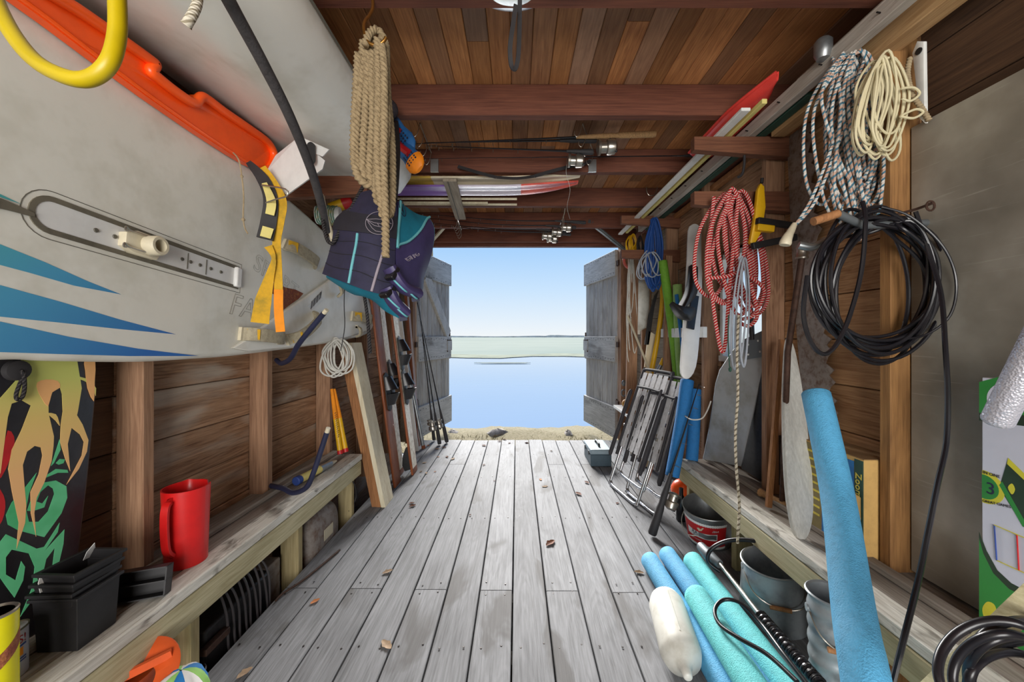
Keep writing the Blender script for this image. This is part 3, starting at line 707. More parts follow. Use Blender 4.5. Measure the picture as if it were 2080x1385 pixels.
# step in the tail deck
tail = [(466, 707), (500, 684), (560, 640), (620, 600), (676, 560), (715, 560), (740, 600), (753, 646), (744, 672), (700, 686), (640, 699), (560, 708), (500, 714)]
MB().slab([PX(px, py, XD) for px, py in tail], (0.016, 0, 0), bev=0.010, seg=2).build('tail_step', 'm_hull2', wsb, angle=60)
decal([(541, 574), (560, 575), (580, 584), (600, 588), (616, 596), (606, 607), (590, 618), (574, 630), (562, 618), (556, 598), (544, 590)], XD + .0005, 0.0012, sm=False).build('broken_patch', 'm_broken', wsb, smooth=False)
def fstrap(p0, p1, wdir, w, bulge, nm='foot_strap'):
    p0 = Vector(p0); p1 = Vector(p1); o = Vector((bulge, 0, 0)); pts = [p0, p0.lerp(p1, 0.12) + o * 0.75, p0.lerp(p1, 0.35) + o, p0.lerp(p1, 0.65) + o, p0.lerp(p1, 0.88) + o * 0.75, p1]
    mb = MB(); path = smooth_path(pts, 4); R_ = []; wd = Vector(wdir).normalized(); N = len(path)
    for i, p in enumerate(path):
        t = (path[min(i + 1, N - 1)] - path[max(i - 1, 0)]).normalized(); nn = t.cross(wd).normalized(); R_.append([p - wd * w / 2 - nn * .007, p + wd * w / 2 - nn * .007, p + wd * w / 2 + nn * .007, p - wd * w / 2 + nn * .007])
    mb.rings(R_); s0 = mb.build(nm, 'm_strap_grey', wsb, angle=50)
    mb = MB(); mb.slab([p0 + wd * (w * .5) * a + (p0 - p1).normalized() * c for a, c in ((-1, -.01), (1, -.01), (1, .012), (-1, .012))], (0.014, 0, 0)); mb.build('strap_plate', 'm_cream', s0, smooth=False)
    mb = MB(); q0 = p0.lerp(p1, .03) + o * .3; q1 = p0.lerp(p1, .16) + o * .9; mb.beam(q0 + Vector((.006, 0, 0)), q1 + Vector((.006, 0, 0)), w * .8, .004, up=(1, 0, 0)); mb.build('strap_tape', 'm_strap_yellow', s0, smooth=False)
XT = XD + 0.0165
fstrap(PX(576, 496, XD), PX(640, 538, XD), (0, 0.5, 0.85), 0.062, 0.042)
fstrap(PX(662, 545, XD), PX(688, 600, XD + .03), (0, 0.8, 0.5), 0.048, 0.045)
fstrap(PX(488, 678, XD), PX(566, 688, XT), (0, 0.15, 0.99), 0.055, 0.055)
fstrap(PX(582, 690, XT), PX(638, 640, XT), (0, -0.5, 0.85), 0.052, 0.06)
fstrap(PX(714, 642, XT), PX(748, 650, XT), (0, 0.3, 0.95), 0.07, 0.05)
fstrap(PX(724, 664, XT), PX(724, 684, XT), (0, 1, 0), 0.03, 0.03)
text_mb('FA', 0.13, PX(462, 636, XD) + Vector((.001, 0, 0)), (0, 0.985, -0.12), (0, 0.35, 0.94), outline=0.0006).build('lettering', 'm_gasket', wsb)
text_mb('SPORT', 0.115, PX(512, 545, XD) + Vector((.001, 0, 0)), (0, 0.95, -0.3), (0, 0.35, 0.94), outline=0.0004).build('lettering', 'm_gasket', wsb)
mb = MB()
for k in range(11): 
    a = PX(631 + k * 2.0, 628 - k * 2.2, XT) + Vector((.0012, 0, 0)); mb.beam(a, a + Vector((0, 0.012, 0.045)), 0.0008, 0.003 if k % 3 else 0.006, up=(0, 1, 0))
st = decal([(624, 622), (650, 598), (660, 606), (634, 631)], XT + .0004, 0.0006, sm=False).build('sticker', 'm_white_plastic', wsb, smooth=False); mb.build('barcode', 'm_ink', st, smooth=False)

# ------------------------------------------------------------------ white hull lying overhead on the wooden arms
hull2 = thing('sailboard_hull', 'white upturned hull lying overhead on wooden arms, top left', 'hull', (-0.9, 1.1, H + 0.785))
sec = [(-1.22, 1.0), (-1.225, 0.96), (-1.20, 0.90), (-1.0, 0.87), (-0.84, 0.80), (-0.74, 0.786), (-0.645, 0.825), (-0.592, 0.90), (-0.583, 0.955), (-0.60, 0.985), (-0.70, 1.0), (-1.10, 1.0)]
rr = []
for y, k, dz in ((-0.7, 0.5, 0.08), (-0.5, 0.85, 0.03), (0.0, 0.97, 0.0), (0.6, 1, 0), (1.2, 1, 0), (1.7, 1, 0), (1.95, 1, 0.0), (2.08, 0.995, 0.0), (2.15, 0.97, 0.0), (2.19, 0.90, 0.0), (2.205, 0.78, 0.0)):
    rr.append([Vector((-0.89 + (x + 0.89) * k, y, H + 0.89 + (z - 0.89) * (k * .55 + .45) + dz * 0.3)) for x, z in sec])
MB().rings(rr).build('hull', 'm_hull2', hull2, angle=70)
mb = MB(); mb.tube([Vector((-0.578, y, H + 0.945 + R.uniform(-.002, .002))) for y in (0.3, 0.6, 0.9, 1.1, 1.3, 1.5, 1.75, 1.9)], 0.004, 5); mb.build('seam', 'm_dirt_line', hull2)
mb = MB(); mb.ball((-0.6, 1.32, H + .90), 0.009, 8, 5, (.5, 1, 1)); mb.build('drain_plug', 'm_dirt_line', hull2)
# white plate with a slot standing on the hull end
pl_ = thing('skeg_plate', 'angled white plastic plate with black slot under the overhead hull', 'plate', tuple(P(600, 395, 1.5)))
MB().slab([P(px, py, y) for px, py, y in ((606, 276, 1.50), (668, 304, 1.44), (655, 318, 1.44), (612, 300, 1.49))], (0, 0.008, 0.004)).build('upper_flange', 'm_white_plastic', pl_, smooth=False)
MB().slab([P(px, py, y) for px, py, y in ((604, 280, 1.50), (660, 326, 1.45), (655, 343, 1.46), (582, 396, 1.55), (540, 350, 1.6), (560, 315, 1.58))], (-0.004, 0.010, 0)).build('plate', 'm_white_plastic', pl_, smooth=False)
mb = MB(); c = P(634, 313, 1.45); mb.slab([c + Vector((math.cos(a) * 0.015, -0.012, math.sin(a) * 0.017 + (0.024 if math.sin(a) > 0 else -0.024))) for a in [2 * math.pi * k / 16 for k in range(16)]], (0, 0.01, 0)); mb.build('slot', 'm_black', pl_, smooth=False)

# ------------------------------------------------------------------ wooden arms on the left studs
for i, (y, nm) in enumerate(((1.865, 'near'), (2.485, 'far'))):
    mb = MB(); zt = H + 0.772
    mb.slab([(-1.32, y - 0.042, zt - .115), (-0.72, y - 0.042, zt - 0.085), (-0.72, y - 0.042, zt - .02), (-0.80, y - .042, zt), (-1.32, y - 0.042, zt)], (0, 0.04, 0))
    tag(mb.build('wall_arm', 'm_arm', smooth=False), ('brown wooden support arm under the overhead white hull, nearer one', 'brown wooden support arm behind the life vest, farther one')[i], 'bracket', 'wooden arms on the left studs')

# ------------------------------------------------------------------ orange plastic piece wedged between the boards
orr = thing('plastic_sled', 'bright orange moulded plastic sled wedged above the white windsurf board', 'sled', tuple(PX(300, 200, -1.11)))
XO = -1.108
top_ = [(-40, -110), (60, -45), (150, 10), (230, 65), (296, 112), (308, 124), (300, 136), (312, 148), (350, 178), (388, 202), (400, 192), (412, 192), (450, 220), (500, 254), (536, 280), (550, 300), (552, 318), (544, 336)]
bot_ = [(530, 345), (505, 335), (470, 314), (400, 268), (300, 198), (200, 124), (100, 48), (20, -10), (-40, -60)]
P1 = [PX(px, py, XO) for px, py in top_]; P2 = [PX(px, py, XO - 0.01) for px, py in bot_]
MB().slab(P1 + P2, (-0.025, 0, 0)).build('pan', 'm_orange', orr, smooth=False)
mb = MB(); mb.tube(smooth_path([p + Vector((0.010, 0, -0.012)) for p in P1], 4), 0.016, 10); mb.build('rim', 'm_orange', orr)
mb = MB(); mb.tube(smooth_path([p + Vector((0.004, 0, 0.008)) for p in P2], 3), 0.006, 8); mb.build('lower_rim', 'm_orange', orr)

# ------------------------------------------------------------------ hanging strap with yellow webbing and hook
ys_ = thing('harness_strap', 'yellow webbing strap with black buckle pad hanging before white board', 'strap', tuple(P(540, 650, 1.52)))
mb = MB(); ribbon(mb, [P(545, 500, 1.50), P(556, 525, 1.50), P(548, 560, 1.50), P(535, 610, 1.5), P(528, 656, 1.50)], [0.03, 0.014, 0.03, 0.055, 0.062], 0.003, up=(0.5, -1, 0)); mb.build('wide_webbing', 'm_strap_yellow', ys_)
mb = MB(); ribbon(mb, [P(532, 340, 1.53), P(556, 372, 1.52), P(574, 410, 1.52), P(568, 455, 1.52), P(562, 490, 1.52), P(564, 540, 1.52), P(566, 590, 1.52)], 0.030, 0.003, up=(0.4, -1, 0)); mb.build('long_webbing', 'm_strap_yellow', ys_)
mb = MB(); ribbon(mb, [P(566, 588, 1.515), P(566, 630, 1.515), P(570, 674, 1.515)], 0.032, 0.004, up=(0.4, -1, 0)); mb.build('orange_end', 'm_strap_orange', ys_)
mb = MB(); ribbon(mb, [P(505, 330, 1.52), P(535, 365, 1.51), P(550, 405, 1.5), P(546, 450, 1.5), P(538, 485, 1.49)], [0.02, 0.045, 0.05, 0.055, 0.056], 0.008, up=(0.4, -1, 0)); pd = mb.build('pad', 'm_rubber', ys_)
mb = MB(); ribbon(mb, [P(537, 372, 1.495), P(551, 408, 1.485), P(548, 436, 1.485)], [0.018, 0.032, 0.030], 0.004, up=(0.4, -1, 0)); ribbon(mb, [P(545, 462, 1.485), P(539, 482, 1.478)], [0.038, 0.036], 0.004, up=(0.4, -1, 0)); mb.build('pad_panel', 'm_pale_yellow', pd)
mb = MB(); mb.tube(smooth_path([P(532, 376, 1.48), P(580, 384, 1.44), P(582, 398, 1.44), P(560, 405, 1.46), P(540, 412, 1.48)], 3), 0.003, 6); mb.build('wire_hook', 'm_steel', ys_)
mb = MB(); mb.tube(smooth_path([P(468, 305, 1.5), P(485, 325, 1.46), P(492, 365, 1.46), P(495, 400, 1.46), P(494, 440, 1.46), P(497, 462, 1.46), P(503, 474, 1.45)], 4), 0.0028, 6); mb.ball(P(491, 358, 1.46), .006, 8, 5); mb.ball(P(494, 446, 1.46), .007, 8, 5)
tag(mb.build('knotted_twine', 'm_twine'), 'thin knotted twine hanging from under the orange sled', 'twine')

# ------------------------------------------------------------------ J-shaped padded rack hooks
def jhook(pts, X, label, r=0.0115, tipcol='m_cream', xs=None):
    root = thing('rack_hook', label, 'hook', tuple(min(pts, key=lambda p: p.z)), 'padded J-shaped rack hooks')
    mb = MB(); path = smooth_path(pts, 6); mb.tube(path, r, 12); mb.build('padded_tube', 'm_navy', root)
    mb = MB(); d = (path[-1] - path[-2]).normalized(); mb.tube([path[-1] - d * .001, path[-1] + d * 0.022], r * 0.85, 12); mb.build('tube_end', tipcol, root)
jhook([Vector((-1.22, 1.93, H - 0.118)), P(572, 738, 1.86), P(590, 728, 1.78), P(606, 700, 1.72), P(628, 672, 1.69), P(658, 636, 1.66)], 0, 'dark padded J-shaped rack hook holding up white windsurf board')
jhook([Vector((-1.225, 1.89, ZB + 0.03)), P(575, 992, 1.80), P(596, 1001, 1.745), P(622, 990, 1.71), P(636, 962, 1.69), P(652, 915, 1.68), P(664, 878, 1.67)], 0, 'dark padded J-shaped rack hook standing empty over left bench')

# ------------------------------------------------------------------ dark foam tube, black cord, yellow hose, white rope end at the top left
mb = MB(); mb.tube(smooth_path([P(432, -60, 0.77), P(475, 20, 0.87), P(535, 130, 0.99), P(590, 240, 1.13), P(632, 345, 1.30), P(655, 425, 1.45), P(664, 470, 1.56)], 6), [0.0145] * 31 + [0.0135] * 6, 14); tag(mb.build('foam_tube', 'm_foam_dark'), 'long dark grey foam-covered tube slanting down at top left', 'tube')
mb = MB(); mb.tube(smooth_path([P(640, 355, 1.46), P(652, 400, 1.48), P(656, 450, 1.48), P(664, 485, 1.46), P(674, 494, 1.45), P(684, 482, 1.45), P(695, 455, 1.47), P(715, 420, 1.48), P(738, 378, 1.5)], 6), 0.007, 10); tag(mb.build('looped_rope', 'm_black_braid'), 'thick black rope looped from hull to the life vest', 'rope')
mb = MB(); mb.tube(smooth_path([P(-30, -90, 0.56), P(-18, -20, 0.55), P(20, 60, 0.54), P(70, 122, 0.53), P(130, 155, 0.52), P(180, 160, 0.52), P(220, 130, 0.52), P(238, 70, 0.53), P(238, -10, 0.54), P(236, -90, 0.56)], 8), 0.0102, 16); tag(mb.build('yellow_hose', 'm_yellow_tube'), 'thick bright yellow plastic hose loop at upper left corner', 'hose')
mb = MB(); mb.tube(smooth_path([P(408, -60, 0.78), P(402, 0, 0.76), P(395, 22, 0.75), P(384, 42, 0.74), P(378, 52, 0.74)], 5), [0.0085] * 19 + [.009, .010], 12); tag(mb.build('braided_rope_end', 'm_white_braid'), 'short white braided rope end dangling from above at top left', 'rope')

# ------------------------------------------------------------------ heavy tan rope hank on its brass hook
hank = thing('rope_hank', 'thick tan three-strand rope hank hanging on brass ceiling hook', 'rope', tuple(P(783, 528, 1.1)))
mb = MB(); rr_ = 0.0125
def L3(pts): laid(mb, [P(*p) for p in pts], rr_, 6)
for i in range(5):
    x0 = 737 + i * 10; xm = 722 + i * 15; xb = 728 + i * 13; yb = 352 + (0, 12, 22, 60, 84)[i]
    L3([(x0, 86 - 6 * math.sin(i), 1.14 + .006 * i), (x0 - 3, 150, 1.12), (xm + 4, 230, 1.11), (xm, 300, 1.105), (xb - 4, yb - 22, 1.10), (xb + 6, yb, 1.115), (xb + 16, yb - 18, 1.14), (xm + 14, 300, 1.15), (x0 + 10, 190, 1.16), (x0 + 7, 92, 1.165)])
L3([(742, 92, 1.11), (748, 72, 1.12), (762, 60, 1.14), (776, 72, 1.15), (784, 100, 1.16), (783, 150, 1.16)])
L3([(772, 82, 1.125), (779, 130, 1.09), (780, 230, 1.085), (779, 330, 1.08), (782, 420, 1.085), (783, 480, 1.085), (783, 524, 1.085)])
L3([(766, 80, 1.11), (768, 180, 1.09), (765, 280, 1.085), (768, 360, 1.08), (775, 420, 1.09), (778, 440, 1.10)])
L3([(727, 110, 1.12), (722, 200, 1.11), (718, 300, 1.10), (724, 352, 1.095), (740, 372, 1.1), (756, 378, 1.11)])
mb.build('rope_coil', 'm_tan_rope', hank, angle=80)
mb = MB(); mb.tube(smooth_path([P(757, 0, 1.2), P(757, 16, 1.19), P(750, 32, 1.17), P(741, 44, 1.14), P(739, 60, 1.12), P(746, 84, 1.11), P(765, 92, 1.11), P(779, 84, 1.11), P(784, 76, 1.11)], 5), 0.005, 10); mb.build('brass_hook', 'm_brass', hank)

# ------------------------------------------------------------------ small things behind the hank: ball, pool shoes
simple('m_shoe_blue', (30, 92, 150), 0.5, var=0.15); simple('m_shoe_orange', (246, 140, 24), 0.5, var=0.08); simple('m_mesh_black', (52, 46, 54), 0.6, var=0.3, scale=160, bump=0.8, bscale=300)
mb = MB(); c = P(788, 222, 1.72); mb.ball(c, 0.045, 18, 12); mb.lathe([(.03, 0), (.026, .06)], c + Vector((-.03, 0.0, -.01)), (-1, 0, -0.2), n=12); tag(mb.build('mesh_ball', 'm_mesh_black'), 'round black mesh-covered ball tucked behind the tan rope', 'ball')
def shoe(px0, py0, px1, py1, Y, w, label, tip):
    root = thing('water_shoe', label, 'shoe', tuple(P(px1, py1, Y)), 'blue and red water shoes'); a = P(px0, py0, Y + .05); b_ = P(px1, py1, Y - .03); d = b_ - a; dn = d.normalized(); sd = Vector((0.85, -0.45, 0.2)); sd = (sd - dn * sd.dot(dn)).normalized(); nn = dn.cross(sd); nn = nn if nn.y > 0 else -nn; R_ = []
    for t, k, h in ((0, .45, .6), (.06, .75, .9), (.25, .95, 1), (.5, .85, 1), (.75, 1.0, .85), (.92, .8, .6), (1, .4, .3)):
        R_.append([a + d * t + sd * (math.cos(q) * w * k) + nn * (math.sin(q) * w * .55 * h) for q in [2 * math.pi * j / 14 for j in range(14)]])
    MB().rings(R_).build('sole', 'm_shoe_blue', root)
    mb = MB(); mb.tube(smooth_path([a.lerp(b_, .02) + nn * -.03 - sd * .005, a.lerp(b_, .3) - nn * (w * .55), a.lerp(b_, .62) - nn * (w * .5) + sd * .012], 4), w * .36, 8); mb.build('red_band', 'm_red', root)
    mb = MB()
    for i in range(5):
        for j in range(4): mb.ball(a.lerp(b_, .55 + .07 * i) + sd * ((j - 1.5) * w * .33) - nn * (w * .5), .0045, 6, 4)
    q = mb.build('sole_studs', 'm_navy', root); q['kind'] = 'stuff'
    if tip: MB().rings([[p for p in r_] for r_ in [[a + d * t + sd * (math.cos(q) * w * k) + nn * (math.sin(q) * w * .6 * h) for q in [2 * math.pi * j / 14 for j in range(14)]] for t, k, h in ((.7, 1.06, .95), (.85, 1.05, .9), (.97, .8, .6), (1.03, .45, .3))]]).build('toe_cap', 'm_shoe_orange', root)
shoe(785, 240, 838, 305, 1.78, 0.050, 'upper blue and red water shoe dangling behind the tan rope', False)
shoe(812, 290, 852, 342, 1.74, 0.046, 'blue and red water shoe with orange toe behind the tan rope', True)
mb = MB(); ribbon(mb, [P(801, 236, 1.83), P(804, 262, 1.7), P(806, 300, 1.58), P(804, 350, 1.5), P(800, 400, 1.47), P(794, 440, 1.45)], 0.028, 0.004, up=(0.2, -1, 0)); tag(mb.build('black_strap', 'm_black'), 'flat black hanging strap carrying the life vest', 'strap')
# ------------------------------------------------------------------ life vest
vest = thing('life_vest', 'navy and teal neoprene life vest hanging from black strap', 'life vest', tuple(P(770, 648, 1.5)))
def patch(rows, nu=10, nv=10):
    """smooth surface through rows of (px, py, Y)"""
    rows = [[P(*p) for p in r] for r in rows]
    def ev(pts, t):
        n_ = len(pts) - 1; f_ = t * n_; i = min(int(f_), n_ - 1); t = f_ - i
        p0, p1, p2, p3 = pts[max(i - 1, 0)], pts[i], pts[i + 1], pts[min(i + 2, n_)]
        return 0.5 * ((2 * p1) + (p2 - p0) * t + (2 * p0 - 5 * p1 + 4 * p2 - p3) * t * t + (3 * p1 - p0 - 3 * p2 + p3) * t ** 3)
    return lambda u, v: ev([ev(r, u) for r in rows], v)
rows = [[(742, 396, 1.50), (762, 392, 1.47), (785, 388, 1.46), (800, 396, 1.46)],
        [(716, 428, 1.50), (745, 432, 1.43), (775, 434, 1.42), (803, 432, 1.45)],
        [(690, 452, 1.50), (725, 458, 1.42), (765, 464, 1.40), (802, 470, 1.44)],
        [(684, 486, 1.50), (722, 490, 1.41), (764, 498, 1.39), (798, 506, 1.43)],
        [(676, 520, 1.50), (716, 528, 1.40), (760, 540, 1.38), (797, 548, 1.42)],
        [(663, 559, 1.50), (706, 574, 1.41), (752, 590, 1.40), (790, 600, 1.43)]]
fn = patch(rows); MB().sheet(fn, 14, 18, 0.035).build('front_panel', 'm_vest', vest, angle=70)
def on(u, v, d=0.019):
    p = fn(u, v); a = fn(min(u + .02, 1), v) - fn(max(u - .02, 0), v); b_ = fn(u, min(v + .02, 1)) - fn(u, max(v - .02, 0)); nn = a.cross(b_).normalized()
    if nn.y > 0: nn = -nn
    return p + nn * d
def strip(uv, w, nm, mt):
    pts = smooth_path([on(u, v, .0185) for u, v in uv], 4); mb = MB(); mb.tube(pts, w / 2, 8); return mb.build(nm, mt, vest)
strip([(.42, .52), (.41, .66), (.40, .82), (.40, .985)], .010, 'teal_stripe', 'm_teal_light'); strip([(.80, .52), (.76, .68), (.72, .84), (.70, .985)], .010, 'grey_stripe', 'm_greyline')
MB().sheet(lambda u, v: on(u, .26 + .24 * v, .0195), 12, 6, .003).build('dark_band', 'm_vest_black', vest)
mb = MB()
for v in (.62, .76, .88): mb.tube([on(u, v + .012 * math.sin(u * 9), .018) for u in [k / 12 for k in range(13)]], .0016, 5)
q = mb.build('stitching', 'm_vest_black', vest); q['kind'] = 'stuff'
cl = on(.70, .36, .022); e1 = (on(.75, .36) - on(.65, .36)).normalized(); e2 = (on(.70, .30) - on(.70, .42)).normalized(); rl = .046
lg = MB(); lg.tube([on(.70, .36, .0205) * 0 + (cl + e1 * (rl * math.cos(a)) + e2 * (rl * math.sin(a))) for a in [2 * math.pi * k / 36 for k in range(36)]], .0011, 5, closed=True)
for pts in ([(-1, .1), (-.3, .3), (.3, .35), (.9, .1)], [(-1, .1), (-.4, -.05), (.2, -.05), (.5, -.05), (.6, -.3), (.1, -.32), (-.3, -.3), (-.95, .08)], [(-.85, -.05), (-.4, -.55), (-.1, -.75), (.6, -.75)], [(-.1, -.08), (.05, -.28)]):
    lg.tube([cl + e1 * (rl * a) + e2 * (rl * c) + Vector((0, -.001, 0)) for a, c in pts], .0010, 5)
q = lg.build('logo_outline', 'm_greyline', vest)
rows2 = [[(803, 410, 1.47), (812, 420, 1.50), (840, 440, 1.58), (866, 446, 1.66)],
         [(803, 440, 1.46), (822, 462, 1.50), (852, 468, 1.57), (876, 468, 1.66)],
         [(800, 478, 1.45), (822, 500, 1.49), (850, 512, 1.56), (870, 514, 1.65)],
         [(798, 515, 1.43), (820, 540, 1.48), (844, 556, 1.56), (856, 556, 1.64)],
         [(800, 545, 1.43), (822, 580, 1.49), (844, 596, 1.56), (852, 585, 1.62)]]
fn2 = patch(rows2); MB().sheet(fn2, 12, 14, 0.032).build('side_panel', 'm_vest2', vest, angle=70)
def on2(u, v, d=0.018):
    p = fn2(u, v); a = fn2(min(u + .02, 1), v) - fn2(max(u - .02, 0), v); b_ = fn2(u, min(v + .02, 1)) - fn2(u, max(v - .02, 0)); nn = a.cross(b_).normalized()
    if nn.y > 0: nn = -nn
    return p + nn * d
tp = MB(); tp.sheet(lambda u, v: on2(u * (1 - v * .98), v * .66, .0185), 10, 12, .004); tp.build('teal_shoulder', 'm_teal', vest)
mb = MB(); mb.tube([on2(max(0, 1 - v * .98 / 1.0), v * .66, .021) for v in [k / 12 for k in range(13)]], .005, 6); mb.tube([on2(0.02, v * .68, .021) for v in [k / 10 for k in range(11)]], .006, 6); mb.tube([on2(1, v, .006) for v in [k / 10 * .75 for k in range(11)]], .010, 8); mb.build('edge_piping', 'm_teal_light', vest)
c2 = on2(.16, .1, .022); mb = MB(); a1 = (on2(.3, .1) - on2(.02, .1)).normalized(); a2 = (on2(.16, .02) - on2(.16, .2)).normalized()
mb.tube([c2 + a1 * .022 * math.cos(a) + a2 * .03 * math.sin(a) for a in [2 * math.pi * k / 24 for k in range(24)]], .0016, 5, closed=True)
mb.slab([c2 + a1 * x + a2 * y for x, y in ((-.014, -.02), (0.002, -.012), (.012, -.022), (.004, .0), (-.004, .024), (-.012, .01))], (0, -.0012, 0)); mb.build('round_emblem', 'm_navy', vest)
tx = (on2(.75, .42, .02) - on2(.25, .68, .02)).normalized(); ty = Vector((-.55, -.1, .8)); ty = (ty - tx * ty.dot(tx)).normalized()
text_mb('ene', .062, on2(.30, .72, .022), tx, ty, outline=.0011).build('lettering', 'm_greyline', vest)
# teal lining seen at the lower edge
MB().sheet(patch([[(663, 560, 1.49), (706, 576, 1.42), (752, 592, 1.41), (792, 602, 1.44), (800, 600, 1.46)], [(668, 566, 1.53), (710, 592, 1.47), (742, 602, 1.46), (775, 612, 1.47), (808, 622, 1.48)], [(690, 578, 1.60), (722, 598, 1.55), (748, 600, 1.52), (782, 630, 1.52), (816, 648, 1.50)]]), 14, 8, .006).build('lining', 'm_teal', vest)
for k, (a, b_, c_) in enumerate((((798, 548, 1.40), (822, 585, 1.43), (850, 598, 1.50)), ((792, 588, 1.40), (808, 618, 1.42), (826, 636, 1.46)))):
    mb = MB(); pts = [p_ + Vector((-.004, -.028, .004)) for p_ in smooth_path([P(*a), P(*b_), P(*c_)], 6)]; d = (pts[-1] - pts[0]).normalized()
    mb.tube(pts, .040, 10, prof=[(math.cos(q) * 1.0, math.sin(q) * .6) for q in [2 * math.pi * j / 14 for j in range(14)]]); bt = mb.build('belt_pad', 'm_vest2', vest)
    mb = MB(); mb.box(pts[3] + Vector((0.0, -.024, .005)), (.045, .018, .05), d.to_track_quat('Y', 'Z').to_matrix()); mb.build('buckle', 'm_black_shiny', bt, bevel=.004)
    mb = MB()
    for i in (5, 9): mb.tube([pts[i] + Vector((math.cos(q) * .030, -.004 + math.sin(q) * .034, -math.cos(q) * .032)) for q in [2 * math.pi * j / 16 for j in range(16)]], .0035, 6, closed=True)
    mb.build('belt_piping', 'm_teal_light', bt)
    mb = MB(); ribbon(mb, [pts[-3] + Vector((0, -.02, 0)), pts[-1] + Vector((.0, -.015, -.01)), pts[-1] + Vector((.004, -.01, -.035))], .03, .003, up=(0, -1, 0)); mb.build('webbing_end', 'm_navy', bt)
mb = MB(); mb.tube(smooth_path([P(740, 600, 1.5), P(746, 640, 1.49), P(750, 690, 1.5), P(752, 718, 1.5)], 5), .0065, 10); mb.build('braided_lanyard', 'm_black_braid', vest)
mb = MB(); mb.tube(smooth_path([P(700, 575, 1.56), P(699, 620, 1.55), P(700, 665, 1.55), P(692, 712, 1.55)], 5), .002, 6); mb.build('thin_cord', 'm_black', vest)

# ------------------------------------------------------------------ bits behind the vest: yellow float, wrapped bundle
mb = MB(); mb.lathe([(.02, 0), (.033, .01), (.035, .09)], P(668, 424, 2.40), (0.85, 0.15, 0.35), n=18); f0 = thing('throw_float', 'yellow and red plastic float tucked under the near wooden arm', 'float', tuple(P(668, 440, 2.0))); mb.build('yellow_body', 'm_yellow', f0)
MB().lathe([(.0352, 0.09), (.036, .13), (.03, .15)], P(668, 424, 2.40), (0.85, 0.15, 0.35), n=18).build('red_end', 'm_red', f0)
simple('m_spool', (90, 130, 110), 0.8, var=0.3, scale=30, col2=(180, 150, 60))
f1 = thing('rope_spool', 'grey roller wrapped with green and yellow cord beside the life vest', 'spool', tuple(P(690, 470, 1.9)))
MB().lathe([(.05, 0), (.052, .01), (.052, .12), (.05, .13)], Vector((-1.16, 2.2, H + .705)), (0.95, 0.2, 0.02), n=20).build('grey_roller', 'm_white_plastic', f1)
mb = MB(); mb.tube([Vector((-1.15 + .0011 * k, 2.2 + .0002 * k + .054 * math.sin(k * .6), H + .706 + .054 * math.cos(k * .6))) for k in range(95)], .004, 6); mb.build('wrapped_cord', 'm_spool', f1)
mb = MB(); mb.tube(smooth_path([P(654, 396, 1.83), P(662, 440, 1.74), P(672, 472, 1.7), P(686, 520, 1.68)], 5), .011, 12); tag(mb.build('pale_tube', 'm_cream'), 'pale cream plastic tube behind the black rope loop', 'tube')

# ------------------------------------------------------------------ timber and skis leaning on the left wall
wood('m_pine', (198, 184, 150), (232, 224, 200), axis=2, rnd=.05, rough=.7, ring=.6, stain=(150, 120, 84), stain_amt=.3)
wood('m_cedar', (124, 82, 50), (178, 126, 82), axis=2, rnd=.1, rough=.7, ring=.7)
wood('m_ski_wood', (110, 58, 34), (158, 92, 58), axis=2, rnd=.08, rough=.35, ring=.8)
simple('m_ski_white', (226, 218, 200), 0.4, var=0.1, scale=30, col2=(180, 160, 130))
def lean_board(px, py, slope, wY, th, ztop, name, mat, parent=None, dY=0, z0=0.0, yslope=0.0, bev=0.002):
    """a board leaning to the left wall: lower near room-side corner at the pixel on height z0"""
    p = PZ(px, py, z0); p.y += dY
    q = Vector((p.x - slope * (ztop - z0), p.y + yslope * (ztop - z0), ztop)); mb = MB()
    a = [p, p + Vector((0, wY, 0)), p + Vector((-th, wY, 0)), p + Vector((-th, 0, 0))]; off = q - p
    mb.rings([a, [v + off for v in a]]); return mb, p, off
p0 = PZ(783, 1031, 0)
for k, (th, mt, lab, zt, wy) in enumerate(((.030, 'm_pine', 'front pale pine board of the stack leaning by left bench', 1.10, .165), (.030, 'm_cedar', 'middle brown board of the stack leaning by left bench', 1.08, .15), (.032, 'm_cedar', 'rear brown board of the stack leaning by left bench', 1.09, .16))):
    mb = MB(); x = p0.x - .0315 * k; a = [Vector((x, p0.y + .004 * k, 0)), Vector((x, p0.y + wy, 0)), Vector((x - th, p0.y + wy, 0)), Vector((x - th, p0.y + .004 * k, 0))]; off = Vector((-.206 * zt, 0, zt)); mb.rings([a, [v + off for v in a]])
    tag(mb.build('leaning_board', mt, smooth=False, bevel=.002), lab, 'board', 'boards leaning by the left bench')
